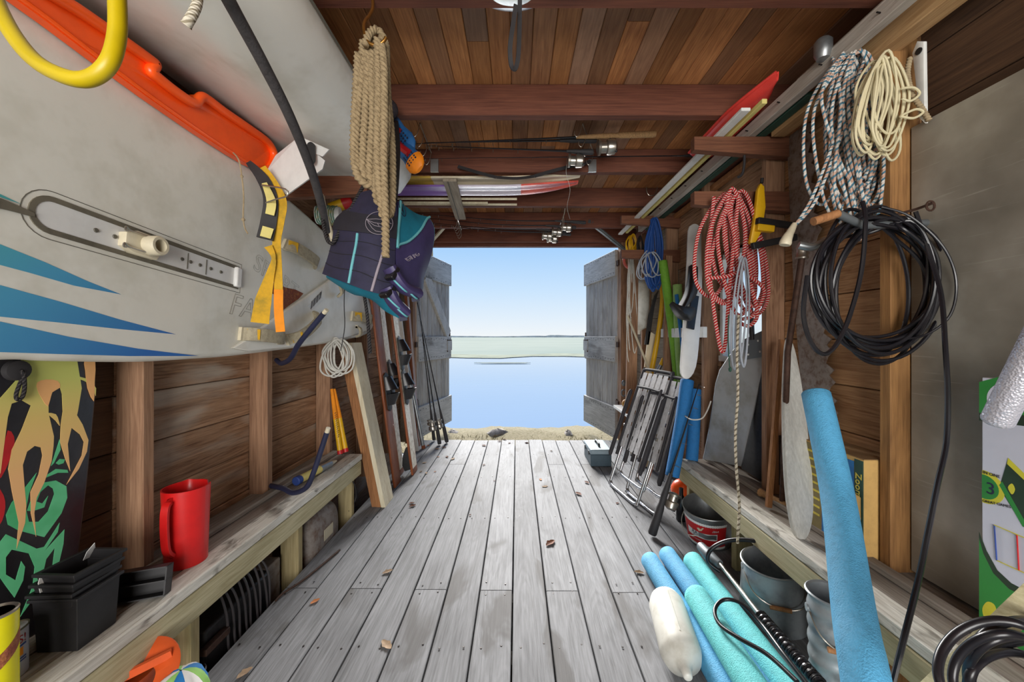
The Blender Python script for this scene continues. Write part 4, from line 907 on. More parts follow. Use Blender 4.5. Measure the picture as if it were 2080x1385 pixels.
def ski(px, py, slope, wY, ztop, label, face, binds, fin=False, th=.018, name='water_ski'):
    p = PZ(px, py, 0.004); root = thing(name, label, 'ski', tuple(p), 'skis leaning by the left door'); L_ = ztop
    up = Vector((-slope, 0, 1)).normalized(); outn = Vector((1, 0, slope)).normalized(); c = p + Vector((0, wY / 2, 0)); N = 20; pts = []
    prof = [(0, .86), (.03, .95), (.12, 1), (.6, 1), (.86, .9), (.95, .6), (1, .2)]
    Lr = ztop * math.sqrt(1 + slope * slope)
    left = [c + up * (Lr * t) + Vector((0, -wY / 2 * k, 0)) for t, k in prof]; right = [c + up * (Lr * t) + Vector((0, wY / 2 * k, 0)) for t, k in reversed(prof)]
    MB().slab(left + right, -outn * th, bev=.004).build('ski_board', 'm_ski_wood', root, angle=50)
    if face: 
        l2 = [c + up * (Lr * t) + outn * .0005 + Vector((0, -wY / 2 * k * .82, 0)) for t, k in prof[1:]]; r2 = [c + up * (Lr * t) + outn * .0005 + Vector((0, wY / 2 * k * .82, 0)) for t, k in reversed(prof[1:])]
        MB().slab(l2 + r2, outn * .001).build('top_face', face, root, smooth=False)
    for z in binds:
        b0 = c + up * (Lr * z) + outn * .004
        mb = MB(); mb.slab([b0 + up * a + Vector((0, s_, 0)) for a, s_ in ((-.13, -.045), (.13, -.05), (.15, 0), (.13, .05), (-.13, .045), (-.15, 0))], outn * .008, bev=.002); bp_ = mb.build('binding_plate', 'm_black', root)
        for sg, ln in ((1, .10), (-1, .085)):
            def cup(u, v, sg=sg, ln=ln):
                a = math.pi * u; rr_ = .05 * (1 - .25 * v); return b0 + up * (sg * (.015 + ln * v)) + Vector((0, -math.cos(a) * rr_, 0)) + outn * (.008 + math.sin(a) * (.075 if sg > 0 else .085) * (1 - .55 * v) + .0)
            MB().sheet(cup, 10, 6, .006).build('rubber_boot', 'm_black_shiny', bp_)
    if fin:
        b0 = c + up * .16 - Vector((0, 0.03, 0)); mb = MB(); mb.slab([b0 + up * a - outn * (th + d_) for a, d_ in ((-.12, 0), (-.13, .06), (-.08, .075), (.0, .06), (.06, .03), (.08, 0))], (0, .004, 0)); mb.build('fin', 'm_black', root)
    return root
ski(803, 992, .125, .15, 1.62, 'wooden water ski with two black bindings, nearest the pine boards', None, (.44,))
ski(811, 969, .12, .14, 1.60, 'wooden water ski with white face standing between two others', 'm_ski_white', (.50,))
ski(839, 966, .13, .15, 1.66, 'varnished slalom water ski with dark fin, nearest the floor', 'm_ski_white', (.43, .60), fin=True)
mb = MB(); a = PZ(846, 916, 0); mb.beam(a, a + Vector((-.22, .0, 1.7)), .05, .018, up=(0, 1, 0)); tag(mb.build('white_batten', 'm_white_paint', smooth=False), 'narrow white painted batten leaning next to grey pole', 'batten')
mb = MB(); a = PZ(860, 908, 0.012); mb.tube([a, a + Vector((-.285, 0, 1.45))], .019, 14); gp = thing('pole', 'round grey metal pole leaning between skis and fishing rods', 'pole', tuple(a)); mb.build('shaft', 'm_galv', gp)
MB().tube([a + Vector((.003, 0, -.012)), a + Vector((-.003, 0, .02))], .020, 14).build('end_cap', 'm_broken', gp)
mb = MB(); a = PZ(850, 905, 0); mb.beam(a, a + Vector((-.17, .06, 1.95)), .075, .03, up=(1, 0, 0)); tag(mb.build('brown_batten', 'm_ski_wood', smooth=False), 'thin brown wooden batten leaning beside the left door', 'batten')
def rod(p0, p1, label, reel=True, handle=.30, group=None, r=.006, cork=False, name='fishing_rod', side=None, bend=None, rs=1.0):
    p0 = Vector(p0); p1 = Vector(p1); d = (p1 - p0); Ld = d.length; dn = d.normalized(); sd = Vector(side) if side else Vector((-.6, -.8, 0)); sd = (sd - dn * sd.dot(dn)).normalized()
    root = thing(name, label, 'fishing rod', tuple(min((p0, p1), key=lambda v: v.z)), group)
    hl = min(handle, Ld * .4); pts = [p0 + dn * (hl * .9), p0.lerp(p1, .5) + (Vector(bend) if bend else Vector()), p1]; ptss = smooth_path(pts, 8); mb = MB(); mb.tube(ptss, [r * .75 * (1 - .75 * i / (len(ptss) - 1)) for i in range(len(ptss))], 7); mb.build('blank', 'm_black_shiny', root)
    mb = MB(); mb.tube([p0, p0 + dn * .01, p0 + dn * (hl * .42), p0 + dn * (hl * .5), p0 + dn * (hl * .62), p0 + dn * (hl * .98)], [r * 1.5, r * 1.9, r * 1.7, r * 1.3, r * 1.5, r * .9], 10); mb.build('grip', 'm_cork' if cork else 'm_rubber', root)
    mb = MB()
    for t in (.45, .6, .73, .84, .93, .99):
        c = p0.lerp(p1, t) + sd * (r * 1.6) + ((Vector(bend) * (1 - abs(2 * t - 1))) if bend else Vector()); mb.tube([c + (sd * math.cos(a) + dn.cross(sd) * math.sin(a)) * r * 1.1 for a in [2 * math.pi * j / 8 for j in range(8)]], .0011, 4, closed=True)
    q = mb.build('line_guides', 'm_steel', root); q['kind'] = 'stuff'
    if reel:
        c = p0 + dn * (hl * .58) + sd * (.035 * rs); ax_ = dn
        mb = MB(); mb.lathe([(a_ * rs, b_ * rs) for a_, b_ in [(.012, -.03), (.024, -.022), (.026, 0), (.024, .004), (.018, .006), (.018, .024), (.025, .026), (.026, .034), (.008, .04)]], c, ax_, n=16); rl_ = mb.build('reel', 'm_steel', root)
        MB().tube([c - ax_ * .01, p0 + dn * (hl * .56)], .006, 7).build('reel_foot', 'm_black', rl_)
        k0 = c + dn.cross(sd) * .028 - ax_ * .01; mb = MB(); mb.tube([c - ax_ * .01, k0, k0 + sd * .02 - ax_ * .025], .0035, 6); mb.ball(k0 + sd * .024 - ax_ * .03, .009, 8, 6); mb.build('crank', 'm_black', rl_)
    return root
simple('m_cork', (178, 140, 96), .85, var=.2, scale=120)
rod(PZ(893, 902, 0.01), P(840, 560, 4.1), 'leftmost of three black fishing rods leaning at left door', True, .34, 'rods leaning at the left door', r=.011, rs=1.6)
rod(PZ(887, 899, 0.01) + Vector((-.05, .1, 0)), P(843, 545, 4.2), 'middle of three black fishing rods leaning at left door', True, .34, 'rods leaning at the left door', r=.010)
rod(PZ(908, 898, 0.01), P(842, 590, 4.1), 'rightmost of three black fishing rods leaning at left door', True, .36, 'rods leaning at the left door', r=.011, rs=1.5)
# white rope hank hanging under the board tail
def loops(mb, top, n_, L_, w, r, depth=.04, seed=1, flat=.0, n=7, jitter=.2, dirx=Vector((1, 0, 0)), diry=Vector((0, 1, 0)), laidr=False, spread=.3):
    rg = random.Random(seed); pts = []
    for i in range(n_):
        l2 = L_ * (1 - jitter * rg.random()); ww = w * (1 - spread * rg.random()); ox = w * rg.uniform(-.35, .35); oy = depth * rg.uniform(-.5, .5); lean = rg.uniform(-.3, .3) * w
        pts += [top + dirx * (ox * .6) + diry * oy + Vector((0, 0, rg.uniform(-.01, .01))), top + dirx * (ox + ww * .5) + diry * (oy + .3 * depth) + Vector((0, 0, -l2 * .35)), top + dirx * (ox + ww * .45 + lean) + diry * (oy + .3 * depth) + Vector((0, 0, -l2 * .82)), top + dirx * (ox + lean) + diry * oy + Vector((0, 0, -l2)), top + dirx * (ox - ww * .45 + lean) + diry * (oy - .3 * depth) + Vector((0, 0, -l2 * .82)), top + dirx * (ox - ww * .5) + diry * (oy - .3 * depth) + Vector((0, 0, -l2 * .35))]
    pts.append(top.copy()); path = smooth_path(pts, n); mb.tube(path, r, 7); return mb
wr1 = loops(MB(), P(684, 688, 2.35), 9, .24, .11, .0052, .05, 4); tag(wr1.build('white_rope_hank', 'm_white_rope'), 'white rope hank hanging below the tail of windsurf board', 'rope')

# yellow-and-red twin tubes standing on the left bench
tt = thing('flare_tubes', 'pair of yellow tubes with red caps leaning on left bench', 'tube', tuple(P(693, 925, 2.44)))
for k, dx in enumerate((0, 11)):
    a = P(691 + dx, 918 - k * 4, 2.42 + .03 * k); b_ = P(674 + dx * .4, 790, 2.47 + .02 * k); t = a.lerp(b_, .52)
    MB().tube([a, t], .0155, 14).build('yellow_tube', 'm_yellow', tt); MB().tube([t, b_], [.0156, .010], 14).build('orange_sleeve', 'm_strap_orange', tt); d = (a - b_).normalized(); MB().tube([a - d * .012, a + d * .012], .0175, 14).build('red_cap', 'm_red', tt)
mb = MB(); a = P(688, 888, 2.40); d = (P(674, 790, 2.45) - P(691, 918, 2.40)).normalized()
for k in range(13): 
    c = a + d * (k * .0125) + Vector((0.0005, 0, 0)); mb.beam(c + Vector((-.007, 0, .0)), c + Vector((.006 * (1 if k % 2 else .2), 0, .006)), .002, .0035)
q = mb.build('printed_script', 'm_ink', tt, smooth=False); q['kind'] = 'stuff'
# caulk tube with blue cap on the bench
ct = thing('sealant_tube', 'sealant tube with dark blue cap lying on left bench', 'tube', tuple(PZ(600, 978, ZB)))
a = PZ(600, 978, ZB + .022); b_ = a + Vector((.05, .30, 0)); d = (b_ - a).normalized()
MB().tube([a + d * .03, b_ - d * .03], .021, 16).build('printed_body', 'm_pale_yellow', ct); MB().tube([a, a + d * .004, a + d * .03, a + d * .034], [.019, .023, .023, .021], 16).build('blue_cap', 'm_blue_print', ct); MB().tube([b_ - d * .12, b_ - d * .028], .0212, 16).build('silver_band', 'm_galv', ct); MB().tube([b_ - d * .03, b_ + d * .03], [.018, .005], 12).build('nozzle', 'm_cream', ct)

# ------------------------------------------------------------------ red jug on the bench
jc = Vector((-1.135, 1.305, ZB)); jug = thing('jug', 'tall red plastic jug with handle and notched rim on left bench', 'jug', tuple(jc))
def jugf(u, v):
    a = 2 * math.pi * u; r_ = (.056 + .008 * v) * 1.0; z = .258 * v
    if v > .9: 
        da = abs((a - .9 + math.pi) % (2 * math.pi) - math.pi); z -= .03 * (1 if da < .18 else 0) * (v - .9) / .1
        ds = abs((a - 2.2 + math.pi) % (2 * math.pi) - math.pi); r_ += .014 * max(0, 1 - ds / .35) * (v - .9) / .1
    return jc + Vector((math.cos(a) * r_, math.sin(a) * r_, z))
mb = MB(); mb.sheet(jugf, 48, 14, .004); mb.lathe([(.055, 0.002), (.055, .006)], jc, n=32); mb.build('body', 'm_red_plastic', jug, angle=60)
hd = Vector((.12, -.99, 0)).normalized(); mb = MB(); ribbon(mb, [jc + hd * .060 + Vector((0, 0, .235)), jc + hd * .088 + Vector((0, 0, .225)), jc + hd * .094 + Vector((0, 0, .17)), jc + hd * .088 + Vector((0, 0, .09)), jc + hd * .070 + Vector((0, 0, .06)), jc + hd * .056 + Vector((0, 0, .055))], .022, .010, up=tuple(hd), n=6); mb.build('handle', 'm_red_plastic', jug, bevel=.003)
# ------------------------------------------------------------------ bodyboard with flame print
XBB = -1.238; bbd = thing('bodyboard', 'black bodyboard with flame and green tribal print standing on left bench', 'bodyboard', (-1.26, .8, ZB))
o_ = [(196, 728), (197, 800), (190, 880), (180, 980), (170, 1060), (163, 1120), (155, 1190), (148, 1250)]
ed = [PX(px, py, XBB) for px, py in o_]; ed[-1].z = ZB + .004
ed = [Vector((XBB, ed[0].y - .005, 1.42))] + ed + [Vector((XBB, .66, ZB + .004)), Vector((XBB, .64, .7)), Vector((XBB, .66, 1.1)), Vector((XBB, .72, 1.42))]
MB().slab(ed, (-.05, 0, 0), bev=.008).build('foam_body', 'm_bodyboard', bbd, angle=50)
def cr(pts): return [(x / 2.564, 730 + y / 2.564) for x, y in pts]
fl1 = [(108, -2), (400, -2), (415, 90), (470, 105), (500, 150), (498, 190), (482, 140), (440, 112), (418, 104), (425, 150), (405, 270), (400, 290), (430, 340), (460, 420), (452, 480), (410, 570), (345, 652), (425, 500), (436, 430), (415, 390), (372, 356), (352, 440), (365, 582), (340, 520), (312, 430), (316, 340), (326, 270), (322, 180), (312, 147), (272, 170), (252, 230), (252, 280), (280, 400), (278, 450), (268, 530), (230, 640), (190, 720), (178, 800), (187, 922), (160, 800), (158, 690), (200, 600), (220, 500), (212, 458), (180, 450), (140, 480), (118, 550), (126, 650), (136, 760), (130, 850), (85, 987), (96, 850), (62, 690), (42, 570), (60, 470), (110, 370), (160, 240), (112, 212), (60, 230), (40, 300), (20, 450), (2, 590), (-60, 700), (-60, 260), (10, 190), (90, 100), (112, 60)]
decal(cr(fl1), XBB + .0002, .0006, sm=False).build('flame_print', 'm_flame', bbd, smooth=False)
decal(cr([(440, -2), (494, -2), (492, 120), (488, 218), (455, 150), (444, 60)]), XBB + .0002, .0007, n=2).build('flame_print', 'm_peach', bbd, smooth=False)
decal(cr([(245, 278), (290, 285), (305, 320), (310, 346), (290, 320), (262, 296)]), XBB + .0002, .0007, n=2).build('flame_print', 'm_flame', bbd, smooth=False)
decal(cr([(193, 120), (240, 104), (300, 112), (312, 147), (270, 172), (250, 245), (215, 200), (195, 160)]), XBB + .0006, .0006, n=2).build('flame_print', 'm_peach', bbd, smooth=False)
for pts in ([(345, 660), (350, 720), (320, 800), (230, 925), (190, 915), (95, 890), (40, 860), (30, 810), (60, 745), (135, 660), (190, 590), (150, 700), (135, 780), (150, 845), (200, 845), (250, 790), (282, 700), (275, 672), (250, 655), (210, 690), (190, 740), (220, 750), (250, 710), (230, 770), (170, 790), (140, 788), (165, 720), (230, 640), (290, 630)],
            [(-40, 1000), (30, 910), (190, 985), (230, 975), (310, 850), (300, 900), (230, 1000), (335, 885), (330, 960), (300, 1090), (270, 1100), (285, 980), (240, 1040), (220, 1130), (170, 1250), (105, 1340), (170, 1180), (180, 1080), (150, 1010), (60, 990), (30, 1030), (30, 1120), (80, 1150), (110, 1050), (130, 1080), (120, 1150), (75, 1240), (30, 1180), (-40, 1080)],
            [(245, 600), (290, 570), (350, 575), (355, 590), (300, 590), (240, 615)], [(265, 555), (310, 415), (315, 470), (280, 540)], [(290, 540), (310, 518), (338, 520), (330, 540), (305, 548)]):
    decal(cr(pts), XBB + .0001, .0005, sm=False).build('tribal_print', 'm_mint', bbd, smooth=False)
for pts in ([(40, 370), (72, 400), (70, 460), (30, 570), (-10, 625), (15, 480)], [(-20, 670), (18, 708), (27, 770), (10, 840), (-20, 860)]): decal(cr(pts), XBB + .0001, .0005, n=2).build('red_print', 'm_red', bbd, smooth=False)
lp = PX(30, 752, XBB); MB().lathe([(.026, 0), (.024, .012), (.012, .016)], lp, (1, 0, 0), n=20).build('leash_plug', 'm_rubber', bbd)
mb = MB(); mb.tube(smooth_path([lp + Vector((.014, 0, 0)), PX(48, 760, XBB + .025), PX(50, 785, XBB + .015), PX(46, 805, XBB + .012), PX(36, 812, XBB + .01), PX(33, 800, XBB + .01), PX(44, 770, XBB + .012)], 5), .004, 8); mb.build('leash_cord', 'm_black_braid', bbd)
# ------------------------------------------------------------------ plant pots, tray, tins on the bench
def tray(c, sx, sy, h, t, rot, ribs=0, flare=.9):
    mb = MB(); M = Matrix.Rotation(rot, 3, 'Z'); c = Vector(c)
    def ring(k, z, e=0): return [c + M @ Vector((sx / 2 * a * k + e * a, sy / 2 * b_ * k + e * b_, z)) for a, b_ in ((-1, -1), (1, -1), (1, 1), (-1, 1))]
    mb.rings([ring(flare, 0), ring(1, h - .008), ring(1, h - .008, .006), ring(1, h, .006), ring(1, h, -t), ring(flare, t, -t)]); return mb
pp = (-1.125, .975, ZB); rot = .0
tray(pp, .105, .105, .135, .004, .05).build('plant_pot', 'm_black', smooth=False, bevel=.002); tag(bpy.data.objects['plant_pot'], 'square black plastic plant pot standing on left bench', 'pot', 'black pots on the left bench')
labs = ('lowest black tray nested in the square plant pot', 'middle black tray nested in the square plant pot', 'top black tray nested in the square plant pot')
for k in range(3):
    o = tray((-1.13 + .003 * k, .975 + .004 * k, ZB + .098 + .022 * k), .096, .112, .05, .003, .05 - .04 * k).build('seed_tray', 'm_black', smooth=False, bevel=.0015); tag(o, labs[k], 'tray', 'black pots on the left bench')
for i, (a, b_, tilt) in enumerate((((-1.165, 1.03, ZB + .17), (.02, .0, .03), .2), ((-1.155, .93, ZB + .15), (-.01, .0, .03), .3))):
    mb = MB(); a = Vector(a); mb.slab([a + Vector((0, -.010, 0)), a + Vector((0, .010, 0)), a + Vector(b_) * .5 + Vector((0, .010, .008)), a + Vector(b_) * 1.0 + Vector((0, .0, .012)), a + Vector(b_) * .5 + Vector((0, -.010, .008))], (.0015, 0, 0)); tag(mb.build('plant_label', 'm_white_plastic', smooth=False), ('white pointed plant label stuck in the far side of trays', 'white pointed plant label stuck in the near side of trays')[i], 'label', 'white plant labels')
tr2 = MB(); c = Vector((-1.10, 1.12, ZB + .045)); Mx = Matrix.Rotation(.35, 3, 'Z') @ Matrix.Rotation(1.35, 3, 'X')
def tb(x0, x1, y0, y1, z0, z1): tr2.box(c + Mx @ Vector(((x0 + x1) / 2, (y0 + y1) / 2, (z0 + z1) / 2)), (x1 - x0, y1 - y0, z1 - z0), Mx)
tb(-.06, .06, -.04, .04, -.02, -.017)
for x in (-.06, .057): tb(x, x + .003, -.04, .04, -.02, .02)
for y in (-.04, 0, .037): tb(-.06, .06, y, y + .003, -.02, .02)
tag(tr2.build('cell_tray', 'm_black', smooth=False), 'black two-cell seedling tray lying on its side by pot', 'tray')
simple('m_can_yellow', (214, 206, 12), .35, var=.05); simple('m_tin_white', (196, 196, 204), .35, var=.05); simple('m_tin_top', (120, 112, 90), .5, .4)
c = Vector((-1.072, .78, ZB)); cy = thing('oil_can', 'yellow cylindrical can at the lower left corner on bench', 'can', tuple(c)); MB().lathe([(.030, 0), (.0315, .003), (.0315, .200), (.030, .202)], c, n=28).build('body', 'm_can_yellow', cy); MB().lathe([(.0318, .200), (.0325, .204), (.030, .206), (.026, .202), (.02, .202)], c, n=28).build('rim', 'm_steel', cy)
MB().sheet(lambda u, v: c + Vector((math.cos(-1.3 + 2.2 * u) * .0319, math.sin(-1.3 + 2.2 * u) * .0319, .095 + .03 * v + .05 * abs(u - .35) * 1.2)), 14, 3).build('dark_label_band', 'm_broken', cy)
c = Vector((-1.150, .846, ZB)); tw = thing('solvent_tin', 'white oblong solvent tin with red lettering behind yellow can', 'tin', tuple(c))
def ell(k, z): return [c + Vector((math.cos(a) * .026 * k + .0, math.sin(a) * .046 * k, z)) for a in [2 * math.pi * j / 28 for j in range(28)]]
MB().rings([ell(1, 0), ell(1, .106)]).build('body', 'm_tin_white', tw); MB().rings([ell(1.03, .104), ell(1.03, .108), ell(.98, .108), ell(.95, .105)]).build('top', 'm_tin_top', tw); MB().lathe([(.016, .106), (.016, .118), (.013, .120)], c, n=16).build('cap', 'm_cream', tw)
# the lettering faces the room
def on_tin(y, z): 
    a = math.asin(max(-1, min(1, y / .046))); return c + Vector((math.cos(a) * .0265, y, z))
tm = text_mb('OOPS!', .026, (0, 0, 0), (0, 1, 0), (0, 0, 1), .0003); tm.v = [on_tin(v.y - .046, v.z + .075) + Vector((v.x * .0 + .0006, 0, 0)) for v in tm.v]; tm.build('lettering', 'm_red', tw, smooth=False)
for z, h in ((.068, .004), (.040, .003), (.034, .003)): MB().sheet(lambda u, v: on_tin(-.042 + .07 * u, z + h * v) + Vector((.0006, 0, 0)), 12, 1).build('blue_line', 'm_blue_print', tw)
MB().sheet(lambda u, v: on_tin(-.005 + .026 * u, .047 + .018 * v) + Vector((.0006, 0, 0)), 6, 1).build('orange_mark', 'm_strap_orange', tw)
# ------------------------------------------------------------------ under the left bench
simple('m_cable_grey', (70, 66, 68), .3, var=.1); simple('m_orange_dull', (206, 84, 34), .4, var=.08); simple('m_towel_blue', (30, 120, 190), .8, var=.1); simple('m_towel_green', (150, 204, 110), .8); simple('m_grey_case', (132, 124, 118), .55, var=.25, scale=30, col2=(104, 80, 66)); simple('m_case_black', (44, 43, 44), .45, var=.3, scale=60)
c = PZ(265, 1395, .10); orl = thing('flying_ring', 'orange plastic ring disc with cut-out handle under left bench', 'disc', (c.x, c.y, 0))
c = P(268, 1400, 1.0); rgv = [Vector((math.cos(a), math.sin(a) * .8, math.sin(a) * .6)) for a in [2 * math.pi * j / 40 for j in range(40)]]
mb = MB(); mb.rings([[c + p * .095 for p in rgv], [c + p * .105 + Vector((0, .0, .012)) for p in rgv], [c + p * .100 + Vector((0, .0, .016)) for p in rgv], [c + p * .05 + Vector((0, 0, .010)) for p in rgv], [c + p * .05 + Vector((0, 0, .0)) for p in rgv]], closed=True, cap0=False); mb.build('disc', 'm_orange_dull', orl, angle=60)
mb = MB(); mb.beam(c + Vector((-.07, -.03, .02)), c + Vector((.06, .05, .055)), .012, .02); mb.build('rib', 'm_orange_dull', orl)
mb = MB(); mb.lathe([(.10, 0), (.11, .18)], (-1.16, 1.08, .0), n=28); tag(mb.build('orange_bucket', 'm_orange_dull'), 'dark orange bucket in the shade under left bench', 'bucket')
tb_ = thing('striped_bag', 'blue green and white striped fabric bag at lower left', 'bag', tuple(P(368, 1440, 1.02))); c = P(368, 1405, 1.02)
rgs = []
def bag(u, v):
    a = 2 * math.pi * u; th = math.pi * v; w = 1 + .10 * math.sin(5 * a + 2 * v) + .06 * math.sin(9 * a); return c + Vector((math.sin(th) * math.cos(a) * .062 * w, math.sin(th) * math.sin(a) * .055 * w, math.cos(th) * .058))
for j in range(9):
    mt = ('m_towel_green', 'm_towel_blue', 'm_white_plastic')[j % 3]; MB().sheet(lambda u, v: bag((j + u) / 9, .02 + .96 * v), 4, 12, .003).build('fabric_stripe', mt, tb_, angle=80)
# trolling-motor box with coiled cable
bx_ = thing('motor_case', 'black case with looped dark cables under left bench', 'case', (-1.18, 1.52, -.42)); MB().bx(-1.26, -1.10, 1.34, 1.70, -.42, .10).build('case_body', 'm_case_black', bx_, bevel=.01)
MB().bx(-1.24, -1.12, 1.70, 1.80, -.42, .10).build('grey_box', 'm_grey_case', bx_, bevel=.006); MB().bx(-1.095, -1.07, 1.31, 1.42, .035, .06).build('metal_bar', 'm_rust', bx_, bevel=.003)
mb = MB()
for k in range(9):
    y = 1.40 + .03 * k; cb = MB().tube(smooth_path([Vector((-1.20, y, .08)), Vector((-1.18, y + .01, .17 + .01 * math.sin(k))), Vector((-1.12, y + .015, .185 + .012 * math.cos(k * 2))), Vector((-1.085, y + .02, .10)), Vector((-1.080, y + .03 + .01 * math.sin(3 * k), -.05)), Vector((-1.075, 1.50 + .02 * k, -.20))], 5), .0045, 7); cb.build('cable_loop', 'm_cable_grey', bx_)
cn = thing('metal_canister', 'dark metal canister with dented rim under left bench', 'canister', (-1.13, 1.27, -.42)); MB().lathe([(.045, 0), (.048, .40), (.050, .405), (.046, .408), (.042, .38)], (-1.125, 1.30, -.42), n=24).build('body', 'm_galv_dark' if 'm_galv_dark' in MATS else 'm_grey_case', cn)
mc = thing('motor_cowling', 'grey boxy outboard motor cover under left bench', 'motor cover', (-1.18, 2.15, -.42))
rr = []
for y, k in ((1.96, .6), (1.975, .85), (2.01, .97), (2.06, 1), (2.18, 1), (2.24, .96), (2.28, .8)):
    rr.append([Vector((-1.14 + math.copysign(abs(math.cos(a)) ** .55, math.cos(a)) * .085 * k, y, .02 + math.copysign(abs(math.sin(a)) ** .8, math.sin(a)) * .165 * k)) for a in [2 * math.pi * j / 32 for j in range(32)]])
MB().rings(rr).build('shell', 'm_grey_case', mc, angle=60); MB().bx(-1.21, -1.07, 1.98, 2.26, -.42, -.12).build('lower_case', 'm_case_black', mc, bevel=.01)
mb = MB(); mb.tube(smooth_path([Vector((-1.2, 2.35, .18)), Vector((-1.12, 2.40, .24)), Vector((-1.06, 2.46, .20)), Vector((-1.06, 2.50, .08)), Vector((-1.08, 2.44, .02))], 6), .004, 7); mb.build('starter_cord', 'm_rubber', mc); MB().bx(-1.0555, -1.0545, 2.08, 2.18, .02, .08).build('faded_decal', 'm_cream', mc, smooth=False)
mb = MB(); a = PZ(690, 1117, .006); mb.tube(smooth_path([PZ(690, 1117, .006), PZ(620, 1175, .006), PZ(575, 1205, .008), PZ(560, 1220, .006)], 4), .005, 7); tag(mb.build('thin_stick', 'm_rust'), 'thin dark stick lying along the left floor edge', 'stick')
# ------------------------------------------------------------------ things under the ceiling
RG = 'rods stored under the ceiling'
rod(P(1332, 272, 2.16), P(842, 292, 2.20), 'ceiling fishing rod with long cork grip, nearest the camera', True, .46, RG, r=.010, cork=True, side=(0, .3, -1), rs=1.7)
rod(P(1212, 284, 2.22), P(862, 290, 2.24), 'short black-handled ceiling rod just behind the cork-grip rod', False, .22, RG, r=.010, side=(0, .2, -1))
rod(P(1205, 309, 2.24), P(868, 296, 2.27), 'ceiling fishing rod with silver baitcasting reel at its end', True, .16, RG, r=.009, side=(0, .2, -1), rs=1.5)
rod(P(1420, 316, 2.34), P(858, 322, 2.35), 'thin ceiling rod with red line below the upper rods', False, .1, RG, r=.006, side=(0, .2, -1))
# cork grip of the first rod is partly black seat
for i, (x0, lab) in enumerate(((858, 'bent wire rod holder above the ski ends, left'), (1188, 'bent wire rod holder beside the ceiling reels, right'))):
    h_ = thing('rod_holder', lab, 'rod holder', tuple(P(x0, 345, 2.3)), 'wire rod holders'); mb = MB()
    mb.tube([P(x0 - 5, 250, 2.1), P(x0 + 18, 310, 2.36)], .004, 6)
    for k in range(4):
        t = k / 3; a = P(x0 - 5, 250, 2.1).lerp(P(x0 + 18, 310, 2.36), t); mb.tube(smooth_path([a, a + Vector((-.012, 0, -.05)), a + Vector((-.03, 0, -.075)), a + Vector((-.045, 0, -.06)), a + Vector((-.043, 0, -.045))], 4), .0022, 6)
    mb.build('wire_frame', 'm_steel', h_); MB().bx(a.x - .02, a.x + .03, 2.425, 2.44, a.z - .09, a.z - .01).build('mount_tape', 'm_galv', h_, smooth=False)
# skis across the joists
simple('m_ski_yellow', (214, 180, 84), .35, var=.06); simple('m_ski_purple', (132, 96, 176), .35, var=.05); simple('m_ski_cream', (226, 214, 186), .35, var=.05); simple('m_ski_red', (222, 96, 84), .35, var=.15); simple('m_ski_lilac', (204, 196, 212), .35, var=.05)
def xski(x0, x1, yc, w, z, segs, label, tipup):
    root = thing('stored_ski', label, 'ski', ((x0 + x1) / 2, yc, z), 'skis stored under the ceiling'); L_ = x1 - x0
    def sec_(t):
        x = x0 + L_ * t; k = 1 if t < .75 else 1 - ((t - .75) / .25) ** 2 * .75; zz = z + tipup * max(0, (t - .6) / .4) ** 2; hw = w / 2 * k; th = .012
        return [Vector((x, yc - hw, zz)), Vector((x, yc - hw * .35, zz)), Vector((x, yc - hw * .25, zz + .004)), Vector((x, yc + hw * .25, zz + .004)), Vector((x, yc + hw * .35, zz)), Vector((x, yc + hw, zz)), Vector((x, yc + hw, zz + th)), Vector((x, yc - hw, zz + th))]
    for a, b_, mt, nm in segs: MB().rings([sec_(a + (b_ - a) * k / 8) for k in range(9)]).build(nm, mt, root, angle=50)
xski(-0.98, .42, 2.535, .13, H + 1.032, ((0, .30, 'm_ski_yellow', 'yellow_tail'), (.30, 1, 'm_ski_cream', 'cream_front')), 'upper yellow and cream ski lying under the ceiling joists', .035)
xski(-0.98, .42, 2.62, .165, H + 1.003, ((0, .38, 'm_ski_purple', 'purple_tail'), (.38, .72, 'm_ski_lilac', 'silver_middle'), (.72, 1, 'm_ski_red', 'red_tip')), 'lower purple and silver ski with red tip under ceiling', .055)
mb = MB(); mb.beam((-0.425, 2.40, H + .99), (-0.47, 3.18, H + .99), .085, .018); sl = mb.build('ceiling_slat', 'm_wall_grey', smooth=False); tag(sl, 'grey wooden slat nailed across joists holding up the skis', 'slat')
mb = MB(); mb.beam((-0.437, 2.40, H + .9785), (-0.482, 3.18, H + .9785), .006, .004); mb.build('slat_groove', 'm_dirt_line', sl, smooth=False)
for i, (x1, y, z) in enumerate(((.0, 2.78, 1.012), (-.22, 2.86, 1.012), (.0, 2.92, 1.02))):
    mb = MB(); mb.tube([Vector((-1.0, y, H + z)), Vector((x1, y + .01, H + z))], .009, 8); tag(mb.build('dowel', 'm_pine'), ('longer pale wooden dowel behind the stored skis', 'shortest pale wooden dowel behind the stored skis', 'rear pale wooden dowel beside the shortest one')[i], 'dowel', 'dowels behind the skis')
mb = MB(); ribbon(mb, [P(930, 338, 2.40), P(970, 350, 2.40), P(1008, 360, 2.42)], .022, .003, up=(0, -1, .3)); ribbon(mb, [P(1085, 358, 2.42), P(1130, 345, 2.40), P(1200, 328, 2.38)], .024, .003, up=(0, -1, .3)); ribbon(mb, [P(1008, 360, 2.42), P(1050, 362, 2.44), P(1085, 358, 2.42)], .02, .003, up=(0, -1, .3)); tag(mb.build('webbing_sling', 'm_rubber'), 'black webbing sling tied below the third joist', 'strap')
